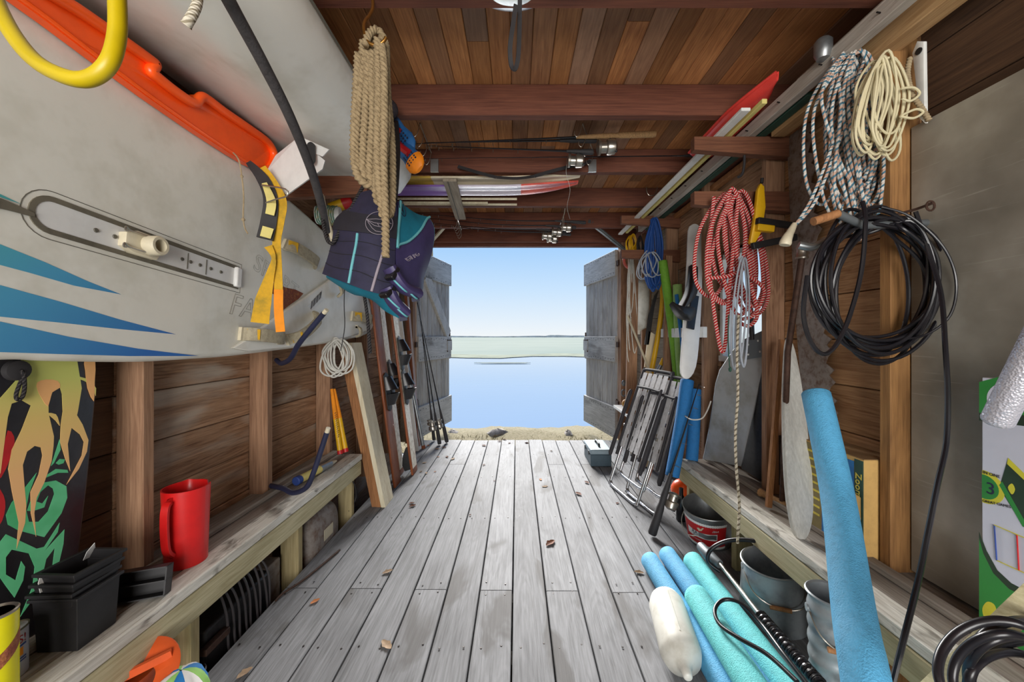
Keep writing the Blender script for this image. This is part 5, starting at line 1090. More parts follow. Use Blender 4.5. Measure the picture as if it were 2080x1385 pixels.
# farther rods with their reels
for i, (h0, t0, Y) in enumerate((((1190, 452), (834, 432), 3.36), ((1170, 462), (840, 440), 3.42), ((1150, 470), (832, 448), 3.48), ((1160, 476), (846, 452), 3.5))):
    rod(P(h0[0], h0[1], Y), P(t0[0], t0[1], Y + .02), ('far ceiling rod nearest the third joist gap, topmost tip', 'far ceiling rod with second highest tip before the header', 'far ceiling rod with the lowest reel before the header', 'far ceiling rod closest to the door header')[i], True, .28, RG, r=.008, side=(0, .2, -1), bend=(0, 0, -.02), rs=1.5)
mb = MB(); mb.tube(smooth_path([P(1155, 312, 2.3), P(1150, 350, 2.4), P(1158, 385, 2.5), P(1152, 420, 2.7), P(1158, 445, 3.0)], 6), .0012, 5); tag(mb.build('loose_line', 'm_white_rope'), 'loose curling white fishing line hanging between the joists', 'fishing line')
# steel hooks
def shook(px, py, Y, s, label):
    mb = MB(); c = P(px, py, Y); mb.tube(smooth_path([c, c + Vector((.0, 0, -.03)) * s, c + Vector((.03, 0, -.07)) * s, c + Vector((.035, 0, -.13)) * s, c + Vector((.015, 0, -.18)) * s, c + Vector((-.03, 0, -.185)) * s, c + Vector((-.05, 0, -.15)) * s, c + Vector((-.05, 0, -.12)) * s], 5), .004, 8); tag(mb.build('ceiling_hook', 'm_steel'), label, 'hook', 'steel ceiling hooks')
shook(1326, 350, 3.07, 1.0, 'empty steel S-hook screwed under the fourth joist')
# lamp dish and strap at the top of the frame
m, nt, n, l, b = newmat('m_galv_dark'); b.inputs['Base Color'].default_value = lin((120, 126, 130)); b.inputs['Metallic'].default_value = .6; b.inputs['Roughness'].default_value = .5
ld = thing('metal_dish', 'dented galvanised metal dish fixed under the nearest joist', 'metal dish', tuple(P(1040, -10, 1.17))); c = P(1040, -14, 1.17)
MB().lathe([(.02, 0), (.09, .003), (.12, .014), (.127, .03), (.123, .03), (.115, .016)], c, (0, 0, 1), n=32, sy=.7).build('dish', 'm_galv', ld)
for k, (dx, dy) in enumerate(((-.055, 0), (.05, .02), (.02, -.01))): MB().lathe([(.008, 0), (.005, -.006)], c + Vector((dx, dy - .02, -.001)), n=8).build('bolt', 'm_rust', ld)
mb = MB(); ribbon(mb, [P(1056, 0, 1.15), P(1055, 60, 1.14), P(1053, 110, 1.13), P(1049, 134, 1.125), P(1044, 140, 1.12), P(1038, 130, 1.11), P(1036, 95, 1.10), P(1042, 50, 1.10), P(1048, 10, 1.11)], .013, .004, up=(.3, -1, 0)); tag(mb.build('strap_loop', 'm_rubber'), 'narrow black rubber strap loop hanging from the metal dish', 'strap')
# door-head stays
mb = MB(); mb.beam(P(1200, 452, 3.7), P(1275, 512, 4.15), .05, .012, up=(0, 0, 1)); mb.beam(P(1196, 449, 3.68), P(1272, 509, 4.13), .02, .03, up=(0, 0, 1)); tag(mb.build('door_stay', 'm_galv_dark', smooth=False), 'grey metal stay slanting at the right end of header', 'door stay', 'door stays')
mb = MB(); mb.beam(P(908, 455, 3.75), P(868, 500, 4.15), .03, .02); mb.beam(P(872, 480, 4.16), P(874, 520, 4.2), .06, .012, up=(0, 1, 0)); tag(mb.build('door_stay', 'm_cream', smooth=False), 'pale wooden stay slanting at the left end of header', 'door stay', 'door stays')

h_ = thing('rod_holder', 'bent wire rod holder for the far rods below the ceiling slat', 'rod holder', tuple(P(932, 460, 3.4)), 'wire rod holders'); mb = MB(); a0_, a1_ = Vector((P(930, 430, 3.3).x, 3.13, ZJ)), Vector((P(936, 430, 3.6).x, 3.69, ZJ - .005)); mb.tube([a0_, a0_ + Vector((0, .05, -.03)), a1_ + Vector((0, -.05, -.03)), a1_], .004, 6)
for k in range(5):
    c = a0_.lerp(a1_, .2 + .15 * k) + Vector((0, 0, -.03)); mb.tube(smooth_path([c, c + Vector((.004, 0, -.07)), c + Vector((-.015, 0, -.10)), c + Vector((-.03, 0, -.085))], 4), .0022, 6)
mb.build('wire_frame', 'm_steel', h_)
h_ = thing('rod_holder', 'bent wire rod holder carrying the far reels', 'rod holder', tuple(P(1100, 480, 3.4)), 'wire rod holders'); mb = MB(); a0_, a1_ = Vector((P(1140, 430, 3.4).x, 3.13, ZJ)), Vector((P(1140, 430, 3.4).x, 3.69, ZJ - .005)); mb.tube([a0_, a0_ + Vector((0, .05, -.03)), a1_ + Vector((0, -.05, -.03)), a1_], .004, 6)
for k in range(5):
    c = a0_.lerp(a1_, .2 + .15 * k) + Vector((0, 0, -.03)); mb.tube(smooth_path([c, c + Vector((.004, 0, -.07)), c + Vector((-.015, 0, -.10)), c + Vector((-.03, 0, -.085))], 4), .0022, 6)
mb.build('wire_frame', 'm_steel', h_)
# ------------------------------------------------------------------ right side: arms on the studs
simple('m_noodle_blue', (84, 164, 208), .75, var=.08, scale=60, bump=.35, bscale=260); simple('m_noodle_deep', (32, 112, 176), .75, var=.08, scale=60, bump=.35, bscale=260)
simple('m_noodle_aqua', (104, 204, 208), .75, var=.08, scale=60, bump=.35, bscale=260); simple('m_noodle_green', (116, 172, 52), .7, var=.08, scale=50, bump=.3, bscale=260); simple('m_noodle_pale', (150, 190, 110), .7, var=.08, scale=50)
simple('m_alu', (186, 190, 192), .42, .55, var=.1, scale=6, col2=(160, 158, 150)); simple('m_fender', (216, 216, 208), .4, var=.05, scale=12, col2=(190, 188, 176)); simple('m_cream_rope', (212, 202, 166), .7, var=.06)
simple('m_silver_rope', (160, 166, 176), .6, var=.1); simple('m_blue_rope', (22, 70, 140), .6, var=.1); simple('m_cable', (26, 25, 30), .3, var=.1); simple('m_green_board', (40, 74, 62), .6, var=.15)
uvrope('m_red_rope', (178, 40, 42), (226, 206, 196), ku=80, nv=2, duty=.2); uvrope('m_tow_rope', (192, 160, 142), (70, 116, 136), ku=46, nv=1, duty=.26, base2=(206, 200, 192), k2=14)
uvrope('m_twist_twine', (196, 186, 166), (120, 110, 92), ku=90, nv=1, duty=.3)
for i, (y, z, lab) in enumerate(((1.845, .95, 'upper brown wooden arm on the nearer right stud'), (1.845, .69, 'lower brown wooden arm carrying the red rope'), (3.1, .975, 'upper brown wooden arm on farther right stud behind blue rope'), (3.1, .70, 'lower brown wooden arm on farther right stud with silver rope'))):
    mb = MB(); zt = H + z; mb.slab([(1.32, y - .042, zt - .098), (.842, y - .042, zt - .062), (.842, y - .042, zt), (1.32, y - .042, zt)], (0, .04, 0)); tag(mb.build('wall_arm', 'm_arm', smooth=False), lab, 'bracket', 'wooden arms on the right studs')
# boards stored on the upper arms
def store(x0, x1, y0, y1, z0, z1, mt, lab, cat='board', nm='stored_board', tilt=0):
    mb = MB(); mb.bx(x0, x1, y0, y1, H + z0, H + z1); o = mb.build(nm, mt, smooth=False, bevel=.003); tag(o, lab, cat, 'boards stored on the right arms'); return o
wood('m_long', (150, 112, 72), (206, 170, 124), axis=1, rnd=.1, rough=.6, ring=.6); wood('m_long_grey', (150, 140, 128), (200, 192, 182), axis=1, rnd=.08, rough=.8, ring=.8)
store(.945, .985, 1.60, 3.55, .952, .966, 'm_white_paint', 'white painted moulding, innermost on the right arms'); store(1.0, 1.022, 1.55, 3.5, .952, .972, 'm_pale_yellow', 'thin pale yellow strip stored beside white moulding', nm='stored_strip')
gb_ = store(1.10, 1.135, .98, 3.45, .952, 1.01, 'm_long_grey', 'long grey board with nails along its edge on right arms')
for k in range(9): MB().tube([Vector((1.10, 1.15 + .22 * k, H + .98)), Vector((1.088, 1.15 + .22 * k, H + .982))], .0025, 5).build('nail', 'm_nail', gb_)
store(1.14, 1.185, .80, 1.55, 1.012, 1.05, 'm_long_grey', 'short grey board end on top at the upper right'); store(1.19, 1.255, .5, 1.78, .935, 1.02, 'm_long', 'thick golden timber rail running out at top right'); store(1.145, 1.185, 1.5, 3.4, .952, .97, 'm_green_board', 'dark green board stored beside the grey nailed board'); store(1.262, 1.30, 1.5, 3.45, .952, .985, 'm_cedar', 'brown board stored nearest the right wall')
rs = thing('red_sled', 'translucent red plastic sled lying on the right arms', 'sled', (1.06, 1.7, H + .98)); simple('m_red_sled', (214, 66, 58), .3, var=.06, sss=.2)
def sled(u, v):
    t = u; y = 1.54 + .62 * t; k = min(1, math.sin(min(t * 2.2, 1) * math.pi / 2) * .98 + .05); x = 1.055 + (v - .5) * .16 * k; z = H + 1.015 + .035 * (abs(v - .5) * 2) ** 3 + .03 * max(0, .35 - t) ** 1.5 * 4; return (x, y, z)
MB().sheet(sled, 18, 12, .005).build('shell', 'm_red_sled', rs, angle=70); mb = MB(); mb.tube([Vector(sled(u, .02)) for u in [k / 14 for k in range(15)]], .008, 8); mb.tube([Vector(sled(u, .5)) + Vector((0, 0, -.004)) for u in [.2 + .7 * k / 10 for k in range(11)]], .009, 8); mb.build('rim', 'm_red_sled', rs)
mb = MB(); mb.lathe([(.02, 0), (.028, .02), (.028, .06), (.02, .07)], P(1672, 120, 1.35), (0, 0, 1), n=14); tag(mb.build('bottle_cap', 'm_galv'), 'small grey cup resting on boards at the upper right', 'cup')

# ------------------------------------------------------------------ ropes
def hank(top, n_, L_, w, r, depth, seed, name, mt, lab, dirx=Vector((1, 0, 0)), extra=(), wrap=None, n=6, jitter=.25):
    root = thing(name, lab, 'rope', tuple(top + Vector((0, 0, -L_)))); mb = loops(MB(), top, n_, L_, w, r, depth, seed, n=n, dirx=dirx, jitter=jitter); mb.build('rope_loops', mt, root)
    for pts in extra: MB().tube(smooth_path([P(*p) for p in pts], 7), r, 7).build('loose_end', mt, root)
    if wrap is not None:
        mb = MB(); c = top + Vector((0, 0, -wrap)); mb.tube([c + dirx * (math.cos(a) * w * .45) + Vector((0, math.sin(a) * depth * .8, .012 * a / 6.28)) for a in [2 * math.pi * k / 14 for k in range(44)]], r, 7); mb.build('rope_wrap', mt, root)
    return root
hank(P(1722, 112, 1.30), 21, .64, .165, .0048, .07, 3, 'tow_rope_hank', 'm_tow_rope', 'blue white and pink flecked rope hank hanging from right boards', extra=([(1760, 110, 1.28), (1700, 270, 1.26), (1650, 400, 1.26), (1612, 462, 1.27)], [(1765, 130, 1.28), (1705, 285, 1.26), (1655, 410, 1.26), (1606, 466, 1.27)], [(1720, 110, 1.30), (1722, 95, 1.29), (1735, 78, 1.29), (1760, 70, 1.3)], [(1790, 280, 1.26), (1795, 340, 1.25), (1788, 420, 1.25)]), jitter=.35)
hank(P(1796, 118, 1.18), 14, .315, .125, .0036, .05, 8, 'cream_rope_coil', 'm_cream_rope', 'cream cord coil hanging at the upper right', extra=([(1830, 180, 1.17), (1855, 178, 1.17), (1868, 190, 1.17), (1850, 205, 1.17), (1832, 200, 1.17)], [(1830, 235, 1.17), (1860, 222, 1.17), (1875, 228, 1.17), (1855, 240, 1.17), (1828, 236, 1.17)]))
hank(P(1492, 388, 1.77), 9, .58, .19, .0085, .07, 5, 'red_rope_hank', 'm_red_rope', 'red and white braided rope hank on lower right arm', extra=([(1450, 400, 1.75), (1440, 520, 1.74), (1450, 630, 1.73), (1465, 712, 1.73), (1474, 690, 1.73), (1480, 610, 1.73), (1490, 500, 1.73), (1500, 400, 1.74)], [(1520, 560, 1.74), (1552, 590, 1.74), (1530, 640, 1.74), (1500, 650, 1.74), (1520, 662, 1.73), (1538, 640, 1.73), (1528, 590, 1.73)], [(1438, 565, 1.72), (1480, 560, 1.71), (1520, 540, 1.71)]))
hank(P(1327, 446, 3.04), 12, .58, .10, .0075, .05, 6, 'blue_rope_hank', 'm_blue_rope', 'dark blue rope hank hanging on far upper right arm', jitter=.12)
hank(P(1319, 512, 3.02), 6, .22, .11, .005, .05, 7, 'silver_rope_hank', 'm_silver_rope', 'thin silver-grey rope coil on far lower right arm')
hank(P(1508, 520, 1.66), 3, .52, .05, .004, .03, 9, 'thin_rope_hank', 'm_silver_rope', 'thin grey cord dangling behind the red rope', jitter=.1)
mb = MB(); laid(mb, [P(1500, 640, 1.62), P(1497, 720, 1.61), P(1499, 800, 1.60), P(1494, 880, 1.6), P(1496, 950, 1.6), P(1502, 1030, 1.6), P(1498, 1104, 1.60)], .0062, 6); tag(mb.build('hanging_twine', 'm_twist_twine'), 'single pale laid rope hanging down before the right bench', 'rope')
mb = MB(); mb.tube(smooth_path([P(1480, 640, 1.65), P(1479, 690, 1.64), P(1482, 745, 1.64)], 4), .003, 6); mb.ball(P(1483, 750, 1.64), .008, 6, 5, (1, 1, 1.5)); tag(mb.build('green_cord', 'm_green_board'), 'thin dark green cord with frayed end below red rope', 'cord')
mb = MB(); laid(mb, [P(1848, 118, 1.2), P(1843, 150, 1.2), P(1852, 190, 1.19), P(1872, 220, 1.18), P(1888, 246, 1.17)], .008, 6); tag(mb.build('brown_rope_end', 'm_twine'), 'short brown rope end hanging by the white corner plate', 'rope')
# black cable coil
cc = thing('cable_coil', 'large black cable coil hanging on the right wall', 'cable', tuple(P(1770, 728, 1.16))); rg = random.Random(11); pts = []
for k in range(14):
    ce = Vector((1.105 + rg.uniform(-.025, .03), 1.165 + rg.uniform(-.03, .025), H + .165 + rg.uniform(-.025, .015))); a0 = .18 + rg.uniform(-.04, .02); b0 = .218 + rg.uniform(-.045, .012); ph = rg.uniform(-.25, .2)
    for j in range(12):
        a = 2 * math.pi * j / 12 + math.pi / 2; x, z = a0 * math.cos(a), b0 * math.sin(a); pts.append(ce + Vector((x * math.cos(ph) - z * math.sin(ph), .015 * math.sin(a + k) + .0, x * math.sin(ph) + z * math.cos(ph))))
MB().tube(smooth_path(pts, 5), .0055, 8).build('coiled_cable', 'm_cable', cc)
MB().tube(smooth_path([P(1860, 430, 1.14), P(1890, 520, 1.12), P(1912, 600, 1.08), P(1920, 700, 1.03), P(1925, 800, 1.0), P(1922, 900, .97), P(1905, 980, .93), P(1885, 1080, .9), P(1865, 1180, .87), P(1835, 1300, .82), P(1810, 1400, .8)], 6), .0058, 8).build('hanging_lead', 'm_cable', cc)
MB().tube(smooth_path([P(1790, 420, 1.14), P(1850, 440, 1.12), P(1915, 500, 1.1), P(1942, 570, 1.1), P(1930, 640, 1.1), P(1880, 680, 1.12), P(1820, 690, 1.14)], 6), .0035, 8).build('thin_lead', 'm_cable', cc)
MB().tube(smooth_path([P(1752, 410, 1.12), P(1758, 450, 1.10), P(1748, 560, 1.10), P(1715, 670, 1.10), P(1680, 718, 1.10), P(1650, 700, 1.10), P(1632, 640, 1.11), P(1640, 560, 1.12)], 6), .0062, 8).build('front_loop', 'm_cable', cc)
pg = thing('wooden_peg', 'grey-brown round peg carrying the black cable coil', 'peg', tuple(P(1700, 450, 1.15))); MB().tube([P(1652, 450, 1.12), P(1702, 434, 1.12)], .0125, 14).build('wood_grip', 'm_cedar', pg); MB().tube([P(1702, 434, 1.12), P(1752, 458, 1.14), Vector((1.31, 1.2, H + .36))], .0115, 14).build('grey_sleeve', 'm_galv_dark', pg)
# eye hook and bolt on the sheet
mb = MB(); mb.tube(smooth_path([P(1812, 438, 1.2), P(1860, 425, 1.16), P(1895, 412, 1.12)], 4), .004, 6); mb.tube([P(1890, 418, 1.12) + Vector((.012 * math.cos(a), 0, .014 * math.sin(a))) for a in [2 * math.pi * k / 14 for k in range(14)]], .003, 6, closed=True); tag(mb.build('eye_bolt', 'm_rust'), 'rusty eye bolt sticking out beside the cable coil', 'bolt')
# white tow handle
th_ = thing('tow_bar', 'pale plastic tow-rope handle hanging at end of flecked rope', 'handle', tuple(P(1598, 500, 1.27))); mb = MB(); mb.tube(smooth_path([P(1614, 455, 1.27), P(1606, 470, 1.265), P(1598, 485, 1.26), P(1594, 498, 1.26)], 4), [.008, .009, .010, .011, .012, .012, .014, .015, .016, .017, .018, .0175, .016], 10); mb.build('grip', 'm_cream', th_)
mb = MB(); mb.tube(smooth_path([P(1622, 498, 1.27), P(1650, 502, 1.26), P(1678, 488, 1.25)], 5), .013, 10); mb.build('cross_tube', 'm_galv', th_)
# two-man saw on the wall
sw = thing('crosscut_saw', 'rusty two-man crosscut saw with big teeth on right wall', 'saw', (1.29, 1.65, .5)); simple('m_saw', (150, 138, 128), .5, .5, var=.2, scale=30, col2=(112, 84, 66)); XSW = 1.292
rt = []; N = 56
for k in range(N + 1):
    t = k / N; px = 1640 + (1698 - 1640) * t; py = 245 + (935 - 245) * t; q = PX(px, py, XSW); seq = k % 5; rt.append(q + Vector((0, (-.028 if seq in (1, 3) else (.0 if seq else .012)), 0)))
lf = [PX(1597, 245, XSW), PX(1604, 420, XSW), PX(1615, 640, XSW), PX(1640, 935, XSW)]
MB().slab(rt + lf[::-1], (.004, 0, 0)).build('blade', 'm_saw', sw, smooth=False); a = PX(1650, 935, XSW); MB().tube([a + Vector((-.01, 0, .02)), a + Vector((-.02, 0, -.14))], .015, 12).build('handle', 'm_cedar', sw)
# paddle pole with chrome collar, wood slat, white oval board, alloy centreboard
pp_ = thing('metal_pole', 'brown metal pole with chrome collar standing behind white oval board', 'pole', tuple(P(1602, 720, 1.6))); MB().tube([P(1629, 522, 1.50), P(1600, 715, 1.55), Vector((1.20, 1.72, ZB))], .0115, 12).build('shaft', 'm_rust', pp_); MB().lathe([(.020, 0), (.022, .006), (.019, .012), (.019, .04), (.022, .045)], P(1629, 526, 1.5), (.05, 0, 1), n=18).build('chrome_collar', 'm_steel', pp_)
mb = MB(); mb.beam(P(1561, 1030, 1.70), P(1588, 690, 1.78), .022, .016, up=(0, 1, 0)); tag(mb.build('narrow_plank', 'm_cedar', smooth=False), 'thin brown wooden slat leaning against the nearer right stud', 'slat')
def lerpY(py, a, b_, ya, yb): return ya + (yb - ya) * (py - a) / (b_ - a)
ov = [(1602, 690), (1612, 700), (1622, 740), (1632, 800), (1642, 880), (1650, 960), (1653, 1020), (1650, 1060), (1642, 1088), (1630, 1098), (1618, 1086), (1609, 1050), (1602, 1000), (1597, 920), (1595, 820), (1597, 740)]
wood('m_oval', (176, 176, 170), (214, 214, 208), axis=2, rnd=.03, rough=.5, ring=.8, stain=(196, 184, 150), stain_amt=.5)
MB().slab(smooth_path([P(px, py, lerpY(py, 690, 1098, 1.66, 1.445)) for px, py in ov], 3, True), (-.006, .016, 0), bev=.003).build('oval_board', 'm_oval', angle=60); tag(bpy.data.objects['oval_board'], 'long white oval wooden blade leaning on right bench', 'board')
cbd = thing('centreboard', 'broad pale alloy centreboard leaning on bench under the window', 'centreboard', tuple(P(1465, 940, 2.28))); cbp = [(1428, 933), (1440, 872), (1454, 778), (1462, 752), (1494, 704), (1512, 694), (1546, 690), (1552, 745), (1530, 850), (1512, 930), (1506, 948), (1496, 946)]
MB().slab([P(px, py, 2.35 - (px - 1428) / 124 * .36) for px, py in cbp], (.008, .020, 0), bev=.006).build('blade', 'm_alu', cbd, angle=50)
MB().slab([P(px, py, 2.345 - (px - 1428) / 124 * .36 - .012) for px, py in ((1512, 690), (1550, 672), (1552, 724), (1516, 730))], (0, .012, 0)).build('head_plate', 'm_galv_dark', cbd, smooth=False)
for px, py in ((1520, 700), (1540, 692), (1520, 720), (1544, 714)): MB().lathe([(.006, 0), (.004, -.003)], P(px, py, 2.343 - (px - 1428) / 124 * .36 - .012), (0, 1, 0), n=8).build('rivet', 'm_white_paint', cbd)
MB().tube([P(1528, 690, 2.04), P(1520, 540, 2.08)], .013, 12).build('handle_shaft', 'm_black', cbd)
mb = MB(); mb.slab([PX(px, py, 1.285) for px, py in ((1506, 952), (1515, 880), (1548, 760), (1572, 760), (1590, 985), (1560, 985))], (.012, 0, 0)); tag(mb.build('storage_board', 'm_case_black', smooth=False), 'dark flat board standing behind the alloy centreboard', 'board')
# yellow and black clamp, loose tools on the lower arm
yc = thing('bar_clamp', 'yellow and black bar clamp hooked over lower right arm', 'clamp', tuple(P(1540, 500, 1.74))); mb = MB(); mb.slab([P(px, py, 1.74) for px, py in ((1540, 384), (1546, 372), (1553, 378), (1556, 420), (1548, 470), (1532, 498), (1524, 492), (1534, 440))], (0, .022, 0), bev=.004); mb.build('yellow_jaw', 'm_yellow', yc)
MB().beam(P(1536, 462, 1.73), P(1570, 466, 1.73), .03, .03).build('yellow_grip', 'm_yellow', yc, bevel=.004); MB().beam(P(1538, 448, 1.72), P(1606, 458, 1.74), .022, .028).build('black_head', 'm_black', yc, bevel=.003); MB().beam(P(1528, 500, 1.72), P(1616, 482, 1.76), .02, .03).build('black_bar', 'm_black', yc, bevel=.003); MB().tube([P(1547, 372, 1.75), P(1548, 362, 1.75)], .007, 8).build('screw_tip', 'm_black', yc)
mb = loops(MB(), P(1526, 392, 1.84), 8, .16, .035, .004, .03, 21); tag(mb.build('grey_rope_hank', 'm_twine'), 'small grey rope hank between red rope and yellow clamp', 'rope')
mb = MB(); c = Vector((1.09, 1.822, H + .89)); mb.tube(smooth_path([c, c + Vector((0, 0, -.06)), c + Vector((-.01, 0, -.11)), c + Vector((-.03, 0, -.125))], 4), .006, 8); tag(mb.build('hanging_hook', 'm_rubber'), 'dark rubber-coated hook under the upper right arm', 'hook')

# ------------------------------------------------------------------ grey sheet panel, corner plate
m, nt, n, l, b = newmat('m_sheet'); tc = n.new('ShaderNodeTexCoord'); mp = n.new('ShaderNodeMapping'); mp.inputs['Rotation'].default_value = (.5, 0, 0); mp.inputs['Scale'].default_value = (1, 2, 60); l.new(tc.outputs['Object'], mp.inputs[0])
n1 = n.new('ShaderNodeTexNoise'); n1.inputs['Scale'].default_value = 2.0; n1.inputs['Detail'].default_value = 5; l.new(mp.outputs[0], n1.inputs['Vector']); n2 = n.new('ShaderNodeTexNoise'); n2.inputs['Scale'].default_value = 3.5; n2.inputs['Detail'].default_value = 5; l.new(tc.outputs['Object'], n2.inputs['Vector'])
c1 = ramp(n, l, n2.outputs['Fac'], [(.3, lin((112, 106, 95))), (.55, lin((152, 146, 134))), (.75, lin((186, 182, 172)))]); l.new(mixrgb(n, l, ramp(n, l, n1.outputs['Fac'], [(.62, (0, 0, 0, 1)), (.72, (.5, .5, .5, 1))]), c1, lin((188, 184, 172))), b.inputs['Base Color']); b.inputs['Roughness'].default_value = .5; b.inputs['Metallic'].default_value = .25
mb = MB(); mb.bx(1.285, 1.30, .1, 1.238, ZB + .01, H + .68); tag(mb.build('sheet_panel', 'm_sheet', smooth=False), 'scratched grey plywood sheet standing against the right wall', 'panel')
cp = thing('corner_plate', 'narrow white plastic plate with a hole at upper right', 'plate', tuple(PX(1866, 245, 1.27))); MB().slab([PX(px, py, 1.265) for px, py in ((1852, 108), (1862, 84), (1876, 84), (1878, 250), (1866, 240), (1858, 160))], (.012, 0, 0), bev=.003).build('plate', 'm_white_paint', cp); MB().lathe([(.010, 0), (.010, .003)], PX(1867, 104, 1.264), (-1, 0, 0), n=14).build('hole', 'm_black', cp)
# ------------------------------------------------------------------ cardboard box and game box
simple('m_card', (198, 160, 96), .8, var=.08, scale=20); simple('m_card_dark', (150, 118, 78), .8); simple('m_card_blue', (40, 120, 184), .6, var=.15, scale=10, col2=(30, 90, 150)); simple('m_card_olive', (128, 116, 76), .7, var=.1); simple('m_yellow_text', (214, 196, 80), .7)
cbx = thing('cardboard_box', 'blue and tan cardboard box on right bench behind noodle', 'box', (1.235, 1.45, ZB)); MB().bx(1.18, 1.305, 1.292, 1.64, ZB + .001, ZB + .35).build('carton', 'm_card', cbx, smooth=False, bevel=.003)
MB().bx(1.1785, 1.1798, 1.33, 1.47, ZB + .02, ZB + .335).build('blue_panel', 'm_card_blue', cbx, smooth=False); MB().bx(1.1785, 1.1798, 1.475, 1.635, ZB + .01, ZB + .345).build('olive_panel', 'm_card_olive', cbx, smooth=False); MB().bx(1.1782, 1.1798, 1.294, 1.327, ZB + .01, ZB + .345).build('edge_panel', 'm_green_board', cbx, smooth=False); MB().bx(1.18, 1.305, 1.292, 1.64, ZB + .351, ZB + .3525).build('top_flap', 'm_card_dark', cbx, smooth=False)
text_mb('Zoom', .034, (1.1776, 1.322, ZB + .30), (0, 0, -1), (0, -1, 0), .0004).build('lettering', 'm_yellow_text', cbx, smooth=False)
for k in range(9): MB().bx(1.1774, 1.1784, 1.48, 1.48 + R.uniform(.08, .14), ZB + .31 - .03 * k, ZB + .318 - .03 * k).build('print_line', 'm_yellow_text', cbx, smooth=False)
MB().slab([(1.175, 1.30, ZB + .22), (1.165, 1.33, ZB + .235), (1.177, 1.345, ZB + .20), (1.177, 1.32, ZB + .06), (1.175, 1.30, ZB + .06)], (.001, 0, 0)).build('torn_flap', 'm_card', cbx, smooth=False)
simple('m_game_white', (206, 208, 222), .4, var=.02); simple('m_game_green', (52, 138, 62), .4, var=.08, scale=6); simple('m_game_dark', (44, 62, 44), .4); simple('m_game_yellow', (214, 206, 60), .4, var=.04)
XG = 1.205; gm = thing('game_box', 'white and green boxed game set standing at the right edge', 'box', (XG + .03, .75, ZB)); MB().bx(XG, XG + .07, .42, .985, ZB, ZB + .665).build('carton', 'm_game_white', gm, smooth=False, bevel=.002)
def gdec(pts, nm, mt, d=.0004, sm=False): 
    q = [PX(px, py, XG - .0002) for px, py in pts]; q = smooth_path(q, 4, True) if sm else q; return MB().slab(q, (-d, 0, 0)).build(nm, mt, gm, smooth=False)
gdec([(1989, 776), (2200, 720), (2200, 850), (1989, 838)], 'green_header', 'm_game_green'); gdec([(1989, 838), (2200, 850), (2200, 880), (1989, 854)], 'dark_band', 'm_game_dark')
gdec([(1989, 1085), (2000, 1120), (2020, 1160), (2050, 1190), (2100, 1215), (2200, 1235), (2200, 1400), (1989, 1270)], 'green_sweep', 'm_game_green'); gdec([(1989, 1080), (2004, 1118), (2026, 1158), (2054, 1184), (2100, 1208), (2100, 1220), (2050, 1196), (2018, 1164), (1998, 1124), (1989, 1092)], 'white_sweep_line', 'm_game_dark', .0006)
bc = PX(1999, 988, XG); ring = lambda r_, d: [bc + Vector((-d, -math.cos(a) * r_, math.sin(a) * r_)) for a in [2 * math.pi * k / 28 for k in range(28)]]
def clipb(pts): return [Vector((p.x, min(p.y, .984), p.z)) for p in pts]
MB().slab(clipb(ring(.042, .0004)), (-.0004, 0, 0)).build('badge_yellow', 'm_game_yellow', gm, smooth=False); MB().slab(clipb(ring(.031, .0009)), (-.0004, 0, 0)).build('badge_green', 'm_game_green', gm, smooth=False)
text_mb('3', .042, bc + Vector((-.0016, -.004, -.014)), (0, -1, 0), (0, 0, 1), .0003).build('badge_numeral', 'm_navy', gm, smooth=False)
text_mb('IN ONE', .0105, bc + Vector((-.0016, .002, .0335)), (0, -1, 0), (0, 0, 1), .0003).build('badge_lettering', 'm_ink', gm, smooth=False); text_mb('GREAT GAMES', .0088, bc + Vector((-.0016, .002, -.040)), (0, -1, .15), (0, .15, 1), .0003).build('badge_lettering', 'm_ink', gm, smooth=False)
gdec([(2048, 930), (2120, 1000), (2120, 1110), (2078, 1068), (2030, 990)], 'game_table_picture', 'm_game_dark'); gdec([(2048, 930), (2120, 1000), (2120, 1012), (2046, 942)], 'table_edge_picture', 'm_game_yellow', .0007); gdec([(2030, 985), (2036, 978), (2084, 1062), (2078, 1070)], 'table_edge_picture', 'm_game_green', .0007); gdec([(2048, 990), (2056, 982), (2062, 994), (2056, 1004)], 'ball_picture', 'm_game_yellow', .0008, True)
for a, b_, mt in (((2020, 1066), (2025, 1138), 'm_blue_print'), ((2020, 1066), (2100, 1100), 'm_game_yellow'), ((2025, 1138), (2100, 1172), 'm_game_yellow'), ((2066, 1086), (2070, 1158), 'm_red')): MB().beam(PX(*a, XG - .0008), PX(*b_, XG - .0008), .0012, .004, up=(1, 0, 0)).build('goal_frame_picture', mt, gm, smooth=False)
gdec([(1996, 1235), (2006, 1222), (2020, 1228), (2024, 1245), (2014, 1258), (2000, 1254)], 'lower_badge', 'm_game_yellow', .0006, True); gdec([(2006, 800), (2016, 786), (2030, 782), (2030, 824), (2014, 828), (2006, 818)], 'header_emblem', 'm_game_white', .0006, True)
